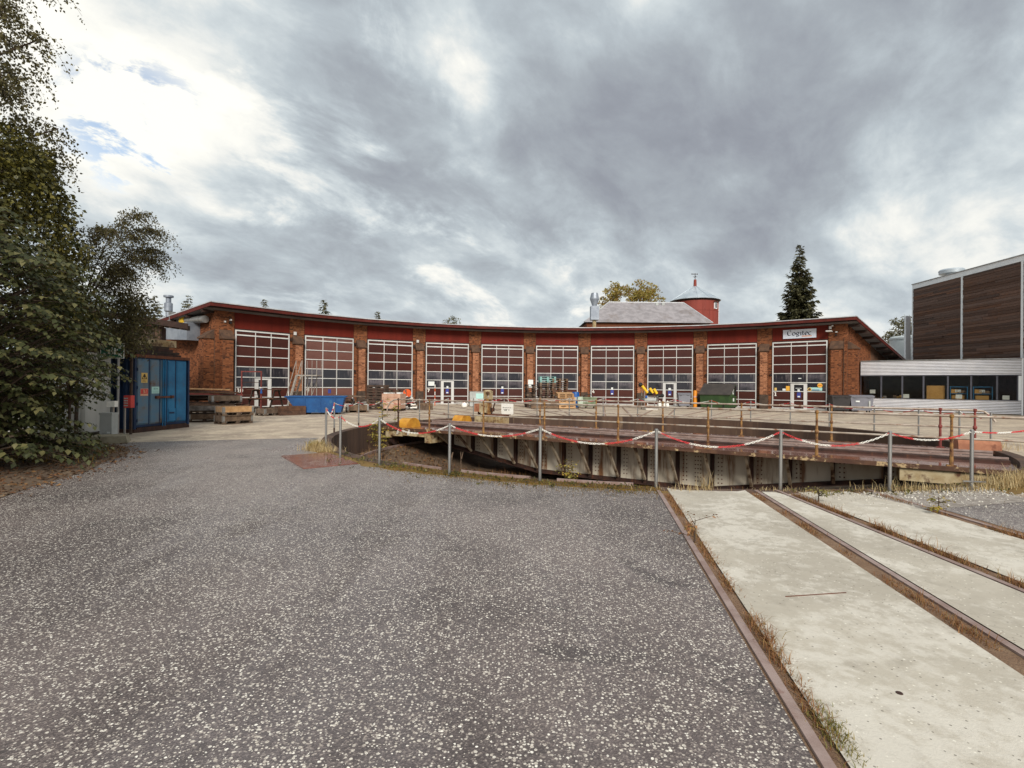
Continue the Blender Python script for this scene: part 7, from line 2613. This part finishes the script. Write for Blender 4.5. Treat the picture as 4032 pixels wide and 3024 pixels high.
# litter under the trees
n = 5200
x = rng.uniform(-12.5, -6.9, n)
y = rng.uniform(6.0, 15.5, n)
lim_ = np.interp(y, [6, 8.2, 9.6, 10.8, 11.7, 12.6, 13.7, 15.5], [-6.7, -7.3, -7.6, -8.2, -8.4, -8.9, -10.3, -11.8]) + rng.normal(0, 0.18, n)
k = x < lim_
pos = np.stack([x[k], y[k], np.full(k.sum(), 0.02)], 1)
m_ = len(pos)
V_, F_ = leaves(pos, rng.normal(size=(m_, 3)) * np.array([1, 1, 0.1]), np.array([[0, 0, 1.0]]) + rng.normal(0, 0.3, (m_, 3)), rng.uniform(0.04, 0.10, m_), 0.6)
mesh_np('leaf_litter', V_, F_, 'litter', kind='stuff')
n = 1500
x, y = rng.uniform(-12, -8.4, n), rng.uniform(10.5, 14.6, n)
k = x < np.interp(y, [10.5, 12.6, 13.7, 14.6], [-8.6, -9.5, -10.9, -12.0])
scatter('weeds', np.stack([x[k], y[k], np.zeros(k.sum())], 1), rng.uniform(0.05, 0.22, k.sum()), 0.007, 'moss_blade', 0.7)


def sapling(name, label, base, h, n_tw, size, mat, spread=0.3):
    tw_, limbs = [], []
    for i in range(n_tw):
        z = h * R.uniform(0.25, 0.95)
        a = R.uniform(-PI, PI)
        s = spray((0.02 * math.cos(a), 0.02 * math.sin(a), z), (math.cos(a), math.sin(a), 0), spread * R.uniform(0.5, 1.1), 7, size, 0.3, 0.5)
        tw_.append(s)
        limbs.append(((0, 0, z), tuple(s[4][-1]), 0.004, 0.002))
    return tree(name, label, 'plant', base, h, 0.012, 'bark', None, limbs, leafy(tw_), mat)


sapling('sapling', 'yellow leaved sapling on the far left rim behind the chain post', (-5.42, 21.7, 0), 1.15, 14, 0.10, 'leaf_yellow', 0.25)
sapling('sapling', 'second yellowish sapling by the curved end of the handrail', (-5.0, 22.1, -0.1), 1.0, 12, 0.10, 'leaf_yellow', 0.25)
sapling('sapling', 'yellow bush growing from the pit wall at the left end of the bridge', (-5.25, 20.3, -0.9), 1.15, 26, 0.13, 'leaf_yellow', 0.42)
sapling('sapling', 'orange brown bush at the pit wall under the bridge end', (-4.9, 19.4, -0.95), 0.75, 26, 0.11, 'leaf_autumn', 0.3)
sapling('sapling', 'small green bush at the mossy rim before the girder', (1.0, 9.25, -0.2), 0.55, 30, 0.06, 'leaf_yellow', 0.22)
sapling('weed', 'reddish weed with bent stems on the foreground slab beside the rail', (1.98, 5.55, 0), 0.26, 5, 0.05, 'dry_grass', 0.32)
sapling('weed', 'green weed between the rails at the right', (4.5, 7.55, 0), 0.2, 14, 0.05, 'green_tuft', 0.16)
sapling('weed', 'yellow green weed by the right rail near the frame edge', (5.72, 6.9, 0), 0.24, 14, 0.05, 'leaf_yellow', 0.14)
for (x, y, h_, lb_) in ((-2.0, 16.6, 1.0, 'tall dry stalk'), (-1.6, 16.0, 1.1, 'right and tallest dry stalk'), (-2.5, 16.9, 0.7, 'shortest dry stalk')):
    mb = MB()
    mb.tube([(0, 0, -0.05), (R.uniform(-0.05, 0.05), 0, h_ * 0.5), (R.uniform(-0.15, 0.2), 0.05, h_)], 0.010, 5)
    mb.cyl((0.05, 0, h_ * 0.8), (0.1, 0.03, h_), 0.018, 0.006, 5)
    o = mb.build('dry_stalk', 'wood_old')
    o.location = (x, y, -1.5)
    tag(o, lb_ + ' rising from the pit floor before the girder end', 'plant', 'dry stalks in the pit')
# thin raised bar added to stand for a groove in the slab
o = MB().bar((-0.27, -0.045, 0.0), (0.27, 0.045, 0.0), 0.008, 0.004).build('slab_groove', 'rust')
o.location = (2.46, 4.15, 0.019)
tag(o, 'groove in the foreground concrete slab, drawn as a thin brown bar', 'groove')
o = MB().lathe([(0.018, 0.0), (0.016, 0.003), (0.003, 0.004)], 12).build('anchor_stud', 'rust_dark')
o.location = (2.13, 2.82, 0.017)
tag(o, 'small round dark anchor stud set in the foreground slab', 'stud')
